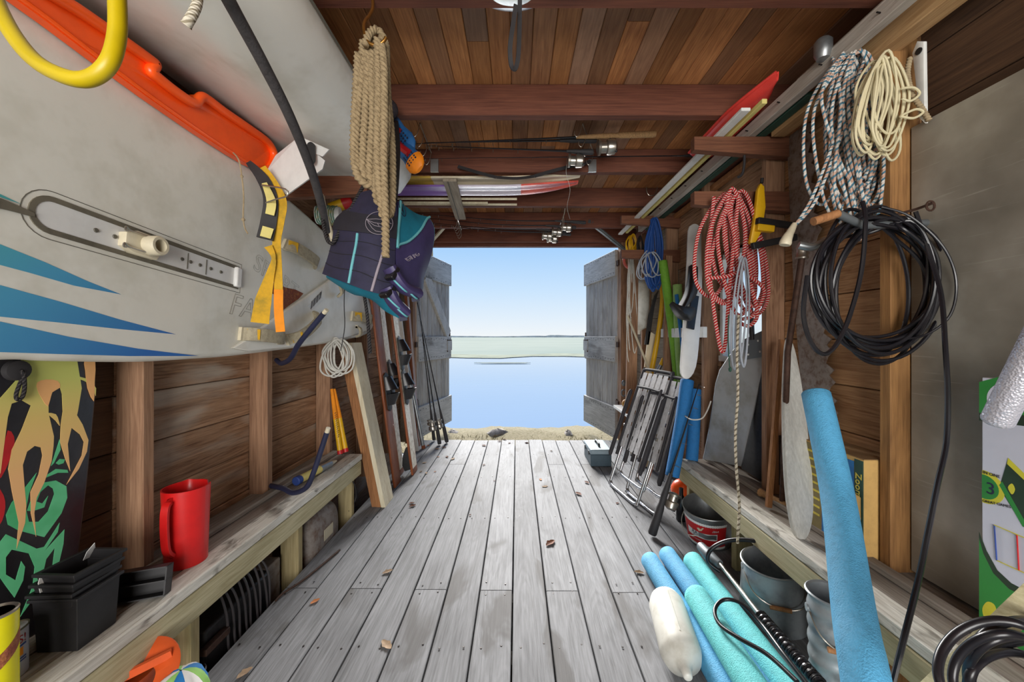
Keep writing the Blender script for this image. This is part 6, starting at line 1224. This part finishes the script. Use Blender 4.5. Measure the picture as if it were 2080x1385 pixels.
# dimpled silver tube near the camera
m, nt, n, l, b = newmat('m_dimple'); tc = n.new('ShaderNodeTexCoord'); vo = n.new('ShaderNodeTexVoronoi'); vo.inputs['Scale'].default_value = 300; l.new(tc.outputs['Object'], vo.inputs['Vector']); bp = n.new('ShaderNodeBump'); bp.inputs['Strength'].default_value = .45; bp.inputs['Distance'].default_value = .003; l.new(vo.outputs['Distance'], bp.inputs['Height']); l.new(bp.outputs[0], b.inputs['Normal']); b.inputs['Base Color'].default_value = lin((206, 206, 216)); b.inputs['Metallic'].default_value = .5; b.inputs['Roughness'].default_value = .35
mb = MB(); a, b_ = P(2022, 862, .62), P(2130, 650, .56); d = (b_ - a).normalized(); mb.tube([a, a + d * .004, a + d * .008, b_], [.013, .0175, .019, .019], 22); tag(mb.build('silver_tube', 'm_dimple'), 'dimpled silver tube poking in at the right edge', 'tube')
# crate edge and black hose at the lower right corner
ck = thing('wooden_crate', 'rough wooden crate corner under black hose at lower right', 'crate', tuple(P(2000, 1500, .75))); MB().beam(P(1890, 1405, .80), P(2150, 1165, .66), .022, .035).build('side_board', 'm_rail', ck, smooth=False); MB().beam(P(1915, 1470, .80), P(2200, 1480, .70), .02, .05).build('front_board', 'm_rail', ck, smooth=False)
hc = thing('hose_coil', 'thick black hose coil on the crate at lower right', 'hose', tuple(P(1990, 1420, .66)))
for k, (rx, rz, cx, cy) in enumerate(((120, 100, 2025, 1360), (105, 88, 2040, 1375), (95, 78, 2060, 1370), (112, 96, 2080, 1355), (85, 70, 2050, 1395), (130, 90, 2100, 1390))):
    MB().tube(smooth_path([P(cx + rx * math.cos(a), cy + rz * math.sin(a), .62 + .018 * math.sin(a * 2 + k) + .012 * k) for a in [2 * math.pi * j / 16 for j in range(16)]], 4, True), .0068, 10, closed=True).build('hose_loop', 'm_cable', hc)

# ------------------------------------------------------------------ pool noodles
def noodle(pts, r, mt, lab, grp='foam pool noodles', hole=True):
    pts = smooth_path(pts, 6); d0 = (pts[1] - pts[0]).normalized(); d1 = (pts[-1] - pts[-2]).normalized(); root = thing('pool_noodle', lab, 'pool noodle', tuple(min(pts, key=lambda p: p.z)), grp)
    MB().tube([pts[0], pts[0] + d0 * .004] + pts[1:-1] + [pts[-1] - d1 * .004, pts[-1]], [r * .93, r] + [r] * (len(pts) - 2) + [r, r * .93], 24).build('foam', mt, root, angle=60)
    for p, d in ((pts[0], -d0), (pts[-1], d1)): MB().lathe([(r * .3, 0), (r * .28, .0008)], p, d, n=14).build('end_hole', 'm_black', root)
noodle([P(1657, 798, 1.31), P(1700, 1000, 1.13), P(1735, 1250, .87), P(1765, 1420, .745), Vector((.49, .40, .02))], .0415, 'm_noodle_blue', 'long blue pool noodle leaning steeply in front of right bench')
noodle([Vector((.652, 1.87, .043)), Vector((.655, 1.4, .043)), Vector((.645, .4, .043))], .042, 'm_noodle_blue', 'leftmost light blue pool noodle lying on the floor'); noodle([Vector((.758, 1.92, .043)), Vector((.757, 1.4, .043)), Vector((.75, .4, .043))], .042, 'm_noodle_blue', 'middle light blue noodle on floor with a notch near its end'); noodle([Vector((.858, 1.86, .046)), Vector((.848, 1.4, .046)), Vector((.838, .4, .046))], .045, 'm_noodle_aqua', 'aqua pool noodle lying on the floor nearest the buckets'); noodle([Vector((.706, 1.50, .120)), Vector((.69, 1.2, .121)), Vector((.655, .4, .122))], .045, 'm_noodle_aqua', 'aqua pool noodle lying on top of the floor noodles')
noodle([P(1396, 772, 2.40), P(1384, 860, 2.34), P(1365, 968, 2.27)], .040, 'm_noodle_deep', 'deep blue noodle standing against the folded chairs'); noodle([P(1412, 790, 2.44), P(1410, 860, 2.40), P(1405, 935, 2.35)], .036, 'm_noodle_deep', 'deep blue noodle standing beside white stud by the leeboard')
noodle([P(1346, 530, 3.02), P(1362, 640, 2.98), P(1374, 740, 2.94), P(1384, 850, 2.9)], .034, 'm_noodle_green', 'bright green noodle standing in the right rack'); noodle([P(1376, 578, 2.90), P(1380, 700, 2.88), P(1392, 850, 2.84)], .034, 'm_noodle_pale', 'pale green noodle standing behind the bright green one'); noodle([P(1374, 598, 2.80), P(1386, 700, 2.78), P(1392, 800, 2.76)], .014, 'm_noodle_deep', 'thin blue foam tube standing between green noodles and ski')
# white fender on the floor
def fender(a, b_, r, lab, grp='boat fenders', mt='m_fender'):
    a = Vector(a); b_ = Vector(b_); d = (b_ - a).normalized(); L_ = (b_ - a).length; root = thing('boat_fender', lab, 'fender', tuple(min((a, b_), key=lambda v: v.z) - Vector((0, 0, r))), grp)
    MB().lathe([(.010, -.075), (.014, -.07), (.016, -.05), (r * .45, -.03), (r * .85, -.012), (r, .02), (r, L_ - .02), (r * .85, L_ + .012), (r * .45, L_ + .03), (.016, L_ + .05), (.014, L_ + .075), (.010, L_ + .08)], a, d, n=28).build('body', mt, root, angle=60)
    mb = MB(); mb.tube([a + d * .03 + Vector((0, 0, r + .0)), a + d * (L_ - .03) + Vector((0, 0, r + .0))], .003, 6); mb.build('mould_seam', mt, root)
fender((.600, 1.53, .070), (.552, 1.27, .070), .068, 'white boat fender lying on floor left of the noodles'); fender(P(1299, 575, 3.62), P(1298, 662, 3.62), .092, 'white boat fender hanging among cords by right door')
# ------------------------------------------------------------------ pails
simple('m_pail', (150, 156, 160), .42, .35, var=.22, scale=10, col2=(112, 118, 122))
def pail(c, r0, r1, h, lab, ribs=0, mt='m_pail', handle=True, tilt=(0, 0), grp='galvanised pails'):
    c = Vector(c); root = thing('pail', lab, 'bucket', tuple(c), grp); ax_ = Vector((tilt[0], tilt[1], 1)).normalized(); prof = [(r0 - .004, 0), (r0, .004)]
    K = 40 if ribs else 6
    for k in range(K + 1):
        t = k / K; prof.append((r0 + (r1 - r0) * t + (.0025 * math.sin(t * ribs * 2 * math.pi) if ribs else 0), .006 + (h - .01) * t))
    prof += [(r1 + .006, h), (r1 + .007, h + .005), (r1 + .003, h + .008), (r1 - .003, h + .004), (r0 - .004, .008)]
    MB().lathe(prof, c, ax_, n=40, cap1=True).build('shell', mt, root, angle=50)
    if handle:
        mb = MB(); t = c + ax_ * (h * .86); e1 = Vector((-.35, -.94, 0)); e1 = (e1 - ax_ * e1.dot(ax_)).normalized(); e2 = Vector((.94, -.35, 0))
        mb.tube(smooth_path([t + e2 * (r1 * 1.0), t + e2 * (r1 * .8) + e1 * (r1 * .95) + Vector((0, 0, -.05)), t + e1 * (r1 * 1.12) + Vector((0, 0, -.07)), t - e2 * (r1 * .8) + e1 * (r1 * .95) + Vector((0, 0, -.04)), t - e2 * r1], 6), .0028, 7); mb.build('wire_handle', 'm_steel', root); MB().tube([t + e1 * (r1 * 1.12) + Vector((0, 0, -.07)) - e2 * .035, t + e1 * (r1 * 1.12) + Vector((0, 0, -.07)) + e2 * .035], .008, 10).build('grip', 'm_cedar', root)
        for s_ in (-1, 1): MB().lathe([(.014, -.004), (.012, .006)], t + e2 * (s_ * r1 * .98), e2 * s_, n=12).build('ear', mt, root)
    return root
pail((1.045, 1.55, .002), .122, .104, .222, 'larger galvanised pail under right bench with wire handle', tilt=(-.06, -.05)); pail((.955, 1.15, .002), .056, .062, .355, 'ribbed galvanised pail half hidden behind tall blue noodle', ribs=7, tilt=(0, 0))
# red printed pail
rp = thing('bait_pail', 'red and silver printed tin pail under the right bench', 'bucket', (1.075, 2.13, 0)); c = Vector((1.075, 2.13, .001)); r0_, r1_, hh = .105, .128, .205; axp = Vector((-.10, -.16, 1)).normalized()
MB().lathe([(r0_ - .003, 0), (r0_, .004), (r1_, hh), (r1_ + .005, hh + .003), (r1_ + .002, hh + .007), (r1_ - .004, hh), (r0_ - .004, .006)], c, axp, n=44).build('shell', 'm_galv', rp, angle=50)
_, sdp, upp = frame(axp, Vector((0, 1, .001)))
def onp(a, t, d=.0008): r_ = r0_ + (r1_ - r0_) * t + d; return c + axp * (hh * t) + Vector((math.cos(a), 0, 0)) * 0 + (sdp * math.cos(a) + upp * math.sin(a)) * r_
def ang(v): 
    v = v - c; return math.atan2(v.dot(upp), v.dot(sdp))
am = ang(c + Vector((-.75, -.66, 0)))
MB().sheet(lambda u, v: onp(am - 1.15 + 2.0 * u, .20 + .60 * v), 26, 6).build('red_label', 'm_red', rp, angle=80)
for tt in (.16, .815):
    mb = MB()
    for k in range(22): mb.lathe([(.008, 0), (.006, .0006)], onp(am - 1.12 + 1.95 * k / 21, tt + .01, .0008), onp(am - 1.12 + 1.95 * k / 21, tt, 1) - onp(am - 1.12 + 1.95 * k / 21, tt, 0), n=8)
    q = mb.build('scallop_edge', 'm_white_plastic', rp); q['kind'] = 'stuff'
MB().sheet(lambda u, v: onp(am - .75 + 1.35 * u, .40 + (.20 - .03 * math.sin(3 * u)) * v, .0016), 18, 4).build('white_banner', 'm_white_plastic', rp, angle=80); MB().sheet(lambda u, v: onp(am - .72 + .75 * u, .43 + .13 * v + .015 * math.sin(9 * u), .0022), 10, 3).build('worn_patch', 'm_galv', rp, angle=80)
def ptext(s_, size, a0, t0, mt):
    tm = text_mb(s_, size, (0, 0, 0), (1, 0, 0), (0, 1, 0), .0002); tm.v = [onp(a0 + v.x / .118, t0 + v.y / hh, .0026 + v.z) for v in tm.v]; tm.build('lettering', mt, rp, smooth=False)
ptext('AR', .030, am + .05, .475, 'm_navy'); ptext('ETTE', .013, am + .05, .42, 'm_navy'); ptext('NIEL', .016, am - .80, .66, 'm_white_plastic'); ptext('MINNOW PAIL', .009, am - .1, .31, 'm_white_plastic')
MB().slab([onp(am - .1 + x, .62 + y, .0018) for x, y in ((-.12, .12), (-.02, .02), (.1, -.01), (.18, .06), (.1, .09), (.02, .06), (-.06, .12))], (onp(am, .6, .0006) - onp(am, .6, 0))).build('fish_emblem', 'm_cream', rp, smooth=False)
mb = MB(); t = c + axp * (hh * .95); mb.tube(smooth_path([t + Vector((-.128, .0, 0)), t + Vector((-.16, -.03, -.05)), t + Vector((-.155, -.07, -.10)), t + Vector((-.10, -.10, -.10))], 5), .0022, 6); mb.build('wire_handle', 'm_steel', rp)
# pump rod with spring hose, black hoses
pm = thing('hand_pump', 'grey bilge pump with steel rod and black spring hose', 'pump', tuple(P(1440, 1150, 1.72))); MB().tube([P(1424, 1110, 1.84), P(1440, 1128, 1.76), P(1462, 1146, 1.7)], [.022, .026, .018], 16).build('end_grip', 'm_galv_dark', pm); MB().tube([P(1460, 1142, 1.71), P(1546, 1252, 1.34)], .0085, 12).build('rod', 'm_steel', pm); a, b_ = P(1545, 1250, 1.345), P(1668, 1392, 1.08); d = (b_ - a).normalized(); _, s1, u1 = frame(d); Ls = (b_ - a).length; K = 30
MB().tube([a, b_], .012, 10).build('hose_core', 'm_black', pm); MB().tube([a + d * (Ls * k / (K * 12)) + (s1 * math.cos(2 * math.pi * k / 12) + u1 * math.sin(2 * math.pi * k / 12)) * .0165 for k in range(K * 12 + 1)], .0042, 6).build('spring_coil', 'm_black_shiny', pm)
mb = MB(); mb.tube(smooth_path([P(1462, 1160, 1.7), P(1438, 1140, 1.72), P(1445, 1115, 1.72), P(1480, 1098, 1.7), P(1530, 1098, 1.64), P(1585, 1115, 1.55), P(1628, 1150, 1.42), P(1648, 1190, 1.38)], 7), .009, 10); tag(mb.build('black_hose', 'm_cable'), 'black hose arching over the larger galvanised pail', 'hose', 'black hoses by the pails')
mb = MB(); mb.tube(smooth_path([P(1640, 1390, 1.02), P(1590, 1325, 1.12), P(1545, 1265, 1.25), P(1505, 1225, 1.33), P(1470, 1218, 1.36), P(1452, 1238, 1.33), P(1462, 1268, 1.27), P(1500, 1295, 1.2), P(1560, 1330, 1.12), P(1620, 1385, 1.02)], 7), .0065, 10); tag(mb.build('black_hose', 'm_cable'), 'thin black hose looped across the floor noodles', 'hose', 'black hoses by the pails')
# ------------------------------------------------------------------ skis in the right rack, cross rail
rl = MB(); rl.bx(1.195, 1.222, 2.44, 3.16, H - .005, H + .065); tag(rl.build('rack_rail', 'm_white_paint', smooth=False, bevel=.003), 'short white rail nailed across studs holding the rack', 'rail')
rk = thing('kneeboard_ski', 'white ski with black boot bindings standing in the right rack', 'ski', tuple(P(1392, 772, 2.62))); so = []
for px, py in ((1398, 468), (1404, 457), (1412, 454), (1420, 458), (1425, 470), (1427, 520), (1426, 600), (1420, 700), (1414, 745), (1404, 765), (1394, 770), (1385, 764), (1382, 745), (1386, 690), (1392, 600), (1396, 520)): so.append(P(px, py, lerpY(py, 454, 770, 2.58, 2.36)))
MB().slab(smooth_path(so, 2, True), (.004, .022, 0), bev=.004).build('ski_board', 'm_ski_cream' if False else 'm_white_plastic', rk, angle=60)
MB().sheet(patch([[(1400, 542, 2.49), (1408, 538, 2.47), (1416, 543, 2.49)], [(1398, 570, 2.45), (1406, 566, 2.40), (1416, 566, 2.45)], [(1390, 600, 2.42), (1402, 598, 2.33), (1415, 592, 2.42)], [(1378, 622, 2.39), (1390, 624, 2.31), (1408, 606, 2.39)]]), 10, 12, .012).build('rear_boot', 'm_black', rk, angle=70)
MB().sheet(patch([[(1360, 618, 2.33), (1366, 614, 2.31), (1374, 622, 2.32)], [(1370, 636, 2.35), (1382, 628, 2.27), (1394, 624, 2.33)], [(1380, 646, 2.37), (1396, 644, 2.27), (1410, 626, 2.37)], [(1392, 648, 2.39), (1402, 650, 2.33), (1411, 640, 2.39)]]), 10, 12, .012).build('front_boot', 'm_black', rk, angle=70)
MB().beam(P(1412, 600, 2.455), P(1402, 668, 2.41), .05, .012, up=(0, 1, 0)).build('binding_plate', 'm_black_shiny', rk, bevel=.003)
# further rack things
s2 = thing('leaning_ski', 'white ski with black tip leaning behind the hanging fender', 'ski', tuple(P(1305, 760, 3.4))); MB().slab([P(px, py, 3.4) for px, py in ((1318, 700), (1330, 620), (1338, 590), (1330, 600), (1318, 640), (1310, 700))], (0, .02, 0)).build('black_tip', 'm_black', s2, smooth=False); MB().slab([P(px, py, 3.4) for px, py in ((1318, 672), (1332, 680), (1318, 760), (1308, 758))], (0, .02, 0)).build('white_body', 'm_ski_cream', s2, smooth=False)
mb = MB(); mb.tube(smooth_path([P(1340, 545, 3.3), P(1346, 600, 3.3), P(1340, 660, 3.3), P(1326, 740, 3.3), P(1312, 800, 3.3)], 5), .022, 10); tag(mb.build('bent_oar', 'm_yellow'), 'curved varnished yellow oar leaning in the right rack', 'oar')
mb = MB(); mb.tube([P(1274, 640, 3.5), P(1326, 768, 3.25), P(1330, 780, 3.22)], .010, 8); tag(mb.build('mop_pole', 'm_cream'), 'pale thin pole crossing below the hanging fender', 'pole')
sp2 = thing('boat_hook', 'grey pole with yellow sleeve leaning behind folded chairs', 'pole', tuple(P(1322, 780, 3.1))); MB().tube([P(1322, 780, 3.1), P(1342, 742, 3.12)], .016, 10).build('grey_shaft', 'm_galv', sp2); MB().tube([P(1342, 742, 3.12), P(1348, 728, 3.13)], .017, 10).build('yellow_sleeve', 'm_yellow', sp2)
for i, (px, lab) in enumerate(((1285, 'brown wooden batten beside the right door jamb'), (1352, 'white-edged brown batten under the rack rail'), (1276, 'darker brown batten next to the hanging net cords'))):
    mb = MB(); mb.beam(P(px, 900 - 30 * i, 3.5 - .5 * (i == 1)), P(px + 6, 520, 3.55 - .5 * (i == 1)), .05, .03, up=(0, 1, 0)); tag(mb.build('rack_batten', 'm_stud', smooth=False), lab, 'batten', 'battens in the right rack')
mb = loops(MB(), P(1284, 520, 3.5), 7, 1.0, .07, .0045, .06, 31, jitter=.5); tag(mb.build('net_cords', 'm_white_rope'), 'tangle of pale net cords hanging by the right door', 'cords')
mb = loops(MB(), P(1284, 478, 3.7), 8, .17, .07, .006, .05, 33); tag(mb.build('yellow_cord_bunch', 'm_yellow'), 'small bunch of yellow cord above far lower arm', 'cord')
mb = loops(MB(), P(1300, 480, 3.6), 6, .2, .06, .006, .05, 34); tag(mb.build('black_cord_bunch', 'm_rubber'), 'small bunch of black cord beside yellow cord bunch', 'cord')
mb = MB(); c = P(1278, 530, 3.72); mb.tube([c + Vector((.05 * math.cos(a), .02 * math.sin(a), .07 * math.sin(a))) for a in [2 * math.pi * k / 24 for k in range(24)]], .014, 10, closed=True); simple('m_faded_red', (196, 96, 84), .6); tag(mb.build('faded_ring', 'm_faded_red'), 'faded red rubber ring hanging under far lower arm', 'ring')
ch = thing('hook_chain', 'grey chain hanging beside the white fender', 'chain', tuple(P(1297, 570, 3.4)))
for k in range(7):
    c = P(1300, 530 + 6.5 * k, 3.08); M_ = Matrix.Rotation((k % 2) * math.pi / 2, 3, 'Z'); MB().tube([c + M_ @ Vector((.010 * math.cos(a), 0, .019 * math.sin(a))) for a in [2 * math.pi * j / 10 for j in range(10)]], .0032, 6, closed=True).build('chain_link', 'm_galv_dark', ch)
pu = thing('pulley_hook', 'grey pulley block with hook hanging at right door jamb', 'pulley', tuple(P(1267, 805, 4.18))); MB().ball(P(1267, 778, 4.18), .035, 12, 8, (.7, .6, 1)).build('block', 'm_galv_dark', pu); c = P(1267, 798, 4.18); MB().tube([c + Vector((.025 * math.cos(a), 0, .035 * math.sin(a))) for a in [2 * math.pi * k / 16 for k in range(16)]], .009, 8, closed=True).build('ring', 'm_galv_dark', pu)
mb = MB(); mb.bx(1.07, 1.26, 3.62, 4.22, .355, .385); mb.bx(1.09, 1.12, 3.66, 3.70, 0.003, .355); tag(mb.build('corner_ledge', 'm_white_paint', smooth=False, bevel=.003), 'small pale ledge beside the right door', 'ledge')
mb = MB(); c = Vector((1.16, 4.02, .385 + .048)); mb.ball(c, .05, 16, 10); simple('m_gourd', (196, 140, 50), .6, var=.2, scale=12); tag(mb.build('orange_float_ball', 'm_gourd'), 'dull orange ball resting on the small corner ledge', 'ball')
# ------------------------------------------------------------------ folded lawn chairs
simple('m_alu_tube', (196, 198, 202), .25, .9, var=.08); simple('m_web', (206, 206, 208), .75, var=.12, scale=40, bump=.2, bscale=300); simple('m_web_black', (46, 44, 48), .75, var=.15)
def chair(x, y0, y1, sl, h, lab, k):
    root = thing('folding_chair', lab, 'chair', (x, (y0 + y1) / 2, 0), 'folded lawn chairs'); wv = Vector((.20, -.98, 0)); pv = Vector((.98, .20, 0)); up = (pv * sl + Vector((0, 0, 1))).normalized(); nn = (pv - Vector((0, 0, sl))).normalized()
    def Q(y, s_, d=0): return Vector((x, y1, .0125)) + wv * (y1 - y) + up * s_ - nn * d
    def utube(ya, yb, s0, s1, d, nm, r=.0115):
        MB().tube(smooth_path([Q(ya, s1, d), Q(ya, s0 + .06, d), Q(ya + .012, s0 + .015, d), Q(ya + .06, s0, d), Q((ya + yb) / 2, s0, d), Q(yb - .06, s0, d), Q(yb - .012, s0 + .015, d), Q(yb, s0 + .06, d), Q(yb, s1, d)], 4), r, 10).build(nm, 'm_alu_tube', root)
    utube(y0, y1, 0.0, h * .80, 0, 'leg_frame'); utube(y0 + .03, y1 - .03, .10, h * .92, -.035, 'rear_leg_frame')
    # back frame: inverted U
    MB().tube(smooth_path([Q(y0 + .015, h * .25, .03), Q(y0 + .015, h - .06, .03), Q(y0 + .03, h - .01, .03), Q(y0 + .08, h, .03), Q(y1 - .08, h, .03), Q(y1 - .03, h - .01, .03), Q(y1 - .015, h - .06, .03), Q(y1 - .015, h * .25, .03)], 4), .0115, 10).build('back_frame', 'm_web_black', root)
    MB().tube(smooth_path([Q(y0 + .05, h * .3, .055), Q(y0 + .05, h * .80, .055), Q(y0 + .08, h * .84, .055), Q(y1 - .08, h * .84, .055), Q(y1 - .05, h * .80, .055), Q(y1 - .05, h * .3, .055)], 4), .0095, 10).build('seat_frame', 'm_web_black', root)
    for j in range(6):
        s_ = h * .38 + j * h * .10; MB().beam(Q(y0 + .015, s_, .034 + .003 * (j % 2)), Q(y1 - .015, s_, .034 + .003 * (j % 2)), .0022, .062, up=tuple(up)).build('cross_webbing', 'm_web', root, smooth=False)
    for j in range(5):
        y = y0 + .07 + j * (y1 - y0 - .14) / 4; MB().beam(Q(y, h * .33, .0405), Q(y, h * .97, .0405), .050, .0022, up=tuple(nn)).build('upright_webbing', 'm_web', root, smooth=False)
    for y in (y0 - .018, y1 + .018): 
        MB().tube([Q(y, h * .22, .06), Q(y, h * .24, .064), Q(y, h * .78, .064), Q(y, h * .80, .06)], [.010, .016, .016, .010], 10, prof=None).build('arm_rest', 'm_web_black', root)
        MB().lathe([(.012, -.006), (.012, .006)], Q(y, h * .5, .02), wv, n=10).build('hinge_rivet', 'm_steel', root)
chair(.715, 2.52, 2.93, .36, .92, 'folded webbed lawn chair leaning outermost, nearest the toolbox', 0); chair(.80, 2.37, 2.78, .30, .88, 'folded webbed lawn chair leaning behind, next to blue noodle', 1)
# toolbox
tbx = thing('toolbox', 'small blue-grey toolbox with black handle on the floor', 'toolbox', (.74, 3.48, 0)); simple('m_tool_low', (62, 82, 94), .5, var=.1); simple('m_tool_lid', (132, 150, 160), .5, var=.08); MB().bx(.648, .83, 3.33, 3.66, .003, .105).build('body', 'm_tool_low', tbx, bevel=.006); MB().bx(.644, .834, 3.325, 3.665, .106, .15).build('lid', 'm_tool_lid', tbx, bevel=.012); MB().tube(smooth_path([Vector((.74, 3.42, .15)), Vector((.74, 3.43, .172)), Vector((.74, 3.50, .176)), Vector((.74, 3.57, .172)), Vector((.74, 3.58, .15))], 4), .009, 8).build('handle', 'm_black', tbx)
for y in (3.40, 3.58): MB().bx(.638, .645, y - .015, y + .015, .09, .125).build('latch', 'm_black', tbx, bevel=.002)
# loose rod with spinning reel by the red pail
rod(PZ(1324, 1086, .012), P(1420, 780, 2.28), 'fishing rod with black foam grip and reel beside red pail', True, .50, None, r=.013, side=(1, -.4, -.2), rs=1.4)
for i, (p, s_, rz, lab) in enumerate(((PZ(1312, 948, 0), (.045, .03, .16), .3, 'small tan wood block standing behind the folded chairs'),)):
    mb = MB(); mb.box(p + Vector((0, 0, s_[2] / 2 + .003)), s_, Matrix.Rotation(rz, 3, 'Z')); tag(mb.build('wood_block', 'm_pine', smooth=False, bevel=.003), lab, 'wood block')
# ------------------------------------------------------------------ dry leaves on the floor
simple('m_leaf', (112, 66, 42), .8, var=.3, scale=60); simple('m_leaf_pale', (166, 142, 116), .85, var=.2, scale=60); simple('m_leaf_orange', (196, 124, 70), .8, var=.2)
LV = [(1118, 1104, .075, 0), (787, 1162, .05, 1), (640, 1222, .04, 2), (1298, 1163, .045, 1), (838, 1028, .05, 0), (836, 1022, .04, 0), (983, 944, .035, 0), (1025, 893, .05, 0), (983, 905, .06, 0), (920, 932, .06, 1), (908, 928, .05, 0), (890, 928, .03, 2), (862, 940, .045, 1), (866, 961, .04, 1), (855, 958, .03, 1), (884, 958, .025, 2), (1107, 988, .05, 1), (1098, 974, .04, 2), (1175, 1003, .06, 0), (1192, 980, .05, 0), (1070, 900, .05, 0), (1035, 900, .04, 0), (1015, 896, .05, 0), (1254, 1022, .03, 0), (1120, 916, .03, 1), (1004, 976, .02, 0), (955, 1046, .02, 0), (785, 1310, .06, 1), (497, 1368, .05, 1), (902, 909, .05, 0), (888, 912, .05, 1), (870, 905, .04, 2)]
LL = ['large curled brown leaf alone in the middle of floor', 'pale feathery leaf on the floor left of centre, near joints', 'orange curled leaf near the left floor edge', 'pale brown leaf on floor beside the end of fender', 'brown leaf beside the foot of the leaning pine boards', 'smaller brown leaf touching the one by pine boards', 'small brown leaf left of centre, halfway to the door', 'dark leaf at the door threshold, centre', 'dark leaf on threshold boards left of centre', 'pale leaf in the cluster near fishing rods, rightmost', 'brown leaf in the cluster near fishing rods', 'tiny orange leaf in the cluster near fishing rods', 'pale leaf beside the fin of the slalom ski', 'pale crumpled leaf in front of the slalom ski', 'small pale leaf below the fin of slalom ski', 'tiny orange leaf right of the slalom ski', 'pale leaf right of centre, halfway along the floor', 'small orange leaf just beyond the pale leaf, right of centre', 'brown leaf right of centre, near the folded chairs', 'dark leaf left of the folded chairs', 'dark leaf at the threshold right of centre', 'small dark leaf at the threshold near centre', 'dark leaf touching the far floor edge at centre', 'small dark leaf beside the foot of folded chair', 'small pale leaf near the right door threshold', 'tiny dark leaf on the central planks', 'tiny dark leaf left of the central planks', 'pale dry twig-like leaf at the bottom left of floor', 'pale leaf in the lower left floor corner', 'brown leaf at the foot of the rightmost fishing rod', 'pale leaf at the foot of the leftmost fishing rod', 'small orange leaf beside the grey pole end']
for i, (px, py, s_, k) in enumerate(LV):
    c = PZ(px, py, .002); rg = random.Random(i * 13 + 1); a0 = rg.uniform(0, 6.28); cu = rg.uniform(.12, .32)
    def lf_(u, v):
        w = math.sin(math.pi * min(max(u, .02), .98)) ** .8 * .42 * (1 + .18 * math.sin(u * 17)); x = (u - .5) * s_; y = (v - .5) * w * s_ * 1.2; z = .0005 + cu * s_ * (abs(v - .5) * 2) ** 2 * w + .10 * s_ * (u - .5) ** 2 * 2
        return c + Vector((x * math.cos(a0) - y * math.sin(a0), x * math.sin(a0) + y * math.cos(a0), z))
    o = MB().sheet(lf_, 8, 6, .0008).build('dry_leaf', ('m_leaf', 'm_leaf_pale', 'm_leaf_orange')[k], angle=80)
    tag(o, LL[i], 'leaf', 'dry leaves scattered on the floor')

# ------------------------------------------------------------------ odds and ends on and under the right bench
dw = MB(); dw.tube(smooth_path([PZ(1545, 1000, ZB + .02), PZ(1570, 1012, ZB + .022), PZ(1605, 1030, ZB + .02)], 4), [.020, .017, .014, .013, .013, .013, .014, .013, .012], 10); tag(dw.build('driftwood_stick', 'm_cork'), 'short pale driftwood stick lying on right bench behind oval blade', 'stick')
mb = MB(); mb.tube(smooth_path([P(1392, 845, 2.30), P(1405, 852, 2.22), P(1425, 850, 2.2), P(1436, 835, 2.22), P(1444, 815, 2.26)], 5), .004, 6); tag(mb.build('white_tie_cord', 'm_white_rope'), 'white tie cord looped between blue noodles and centreboard', 'cord')
ob = MB(); ob.ball((1.14, 2.62, .085), .075, 16, 10); tag(ob.build('orange_buoy', 'm_orange'), 'small orange buoy in the shade under right bench', 'buoy')
bk = MB(); bk.lathe([(.028, 0), (.03, .004), (.03, .12), (.012, .16), (.012, .20)], (1.02, 2.36, .002), n=16); tag(bk.build('dark_bottle', 'm_black_shiny'), 'dark bottle standing between red pail and blue noodle', 'bottle')
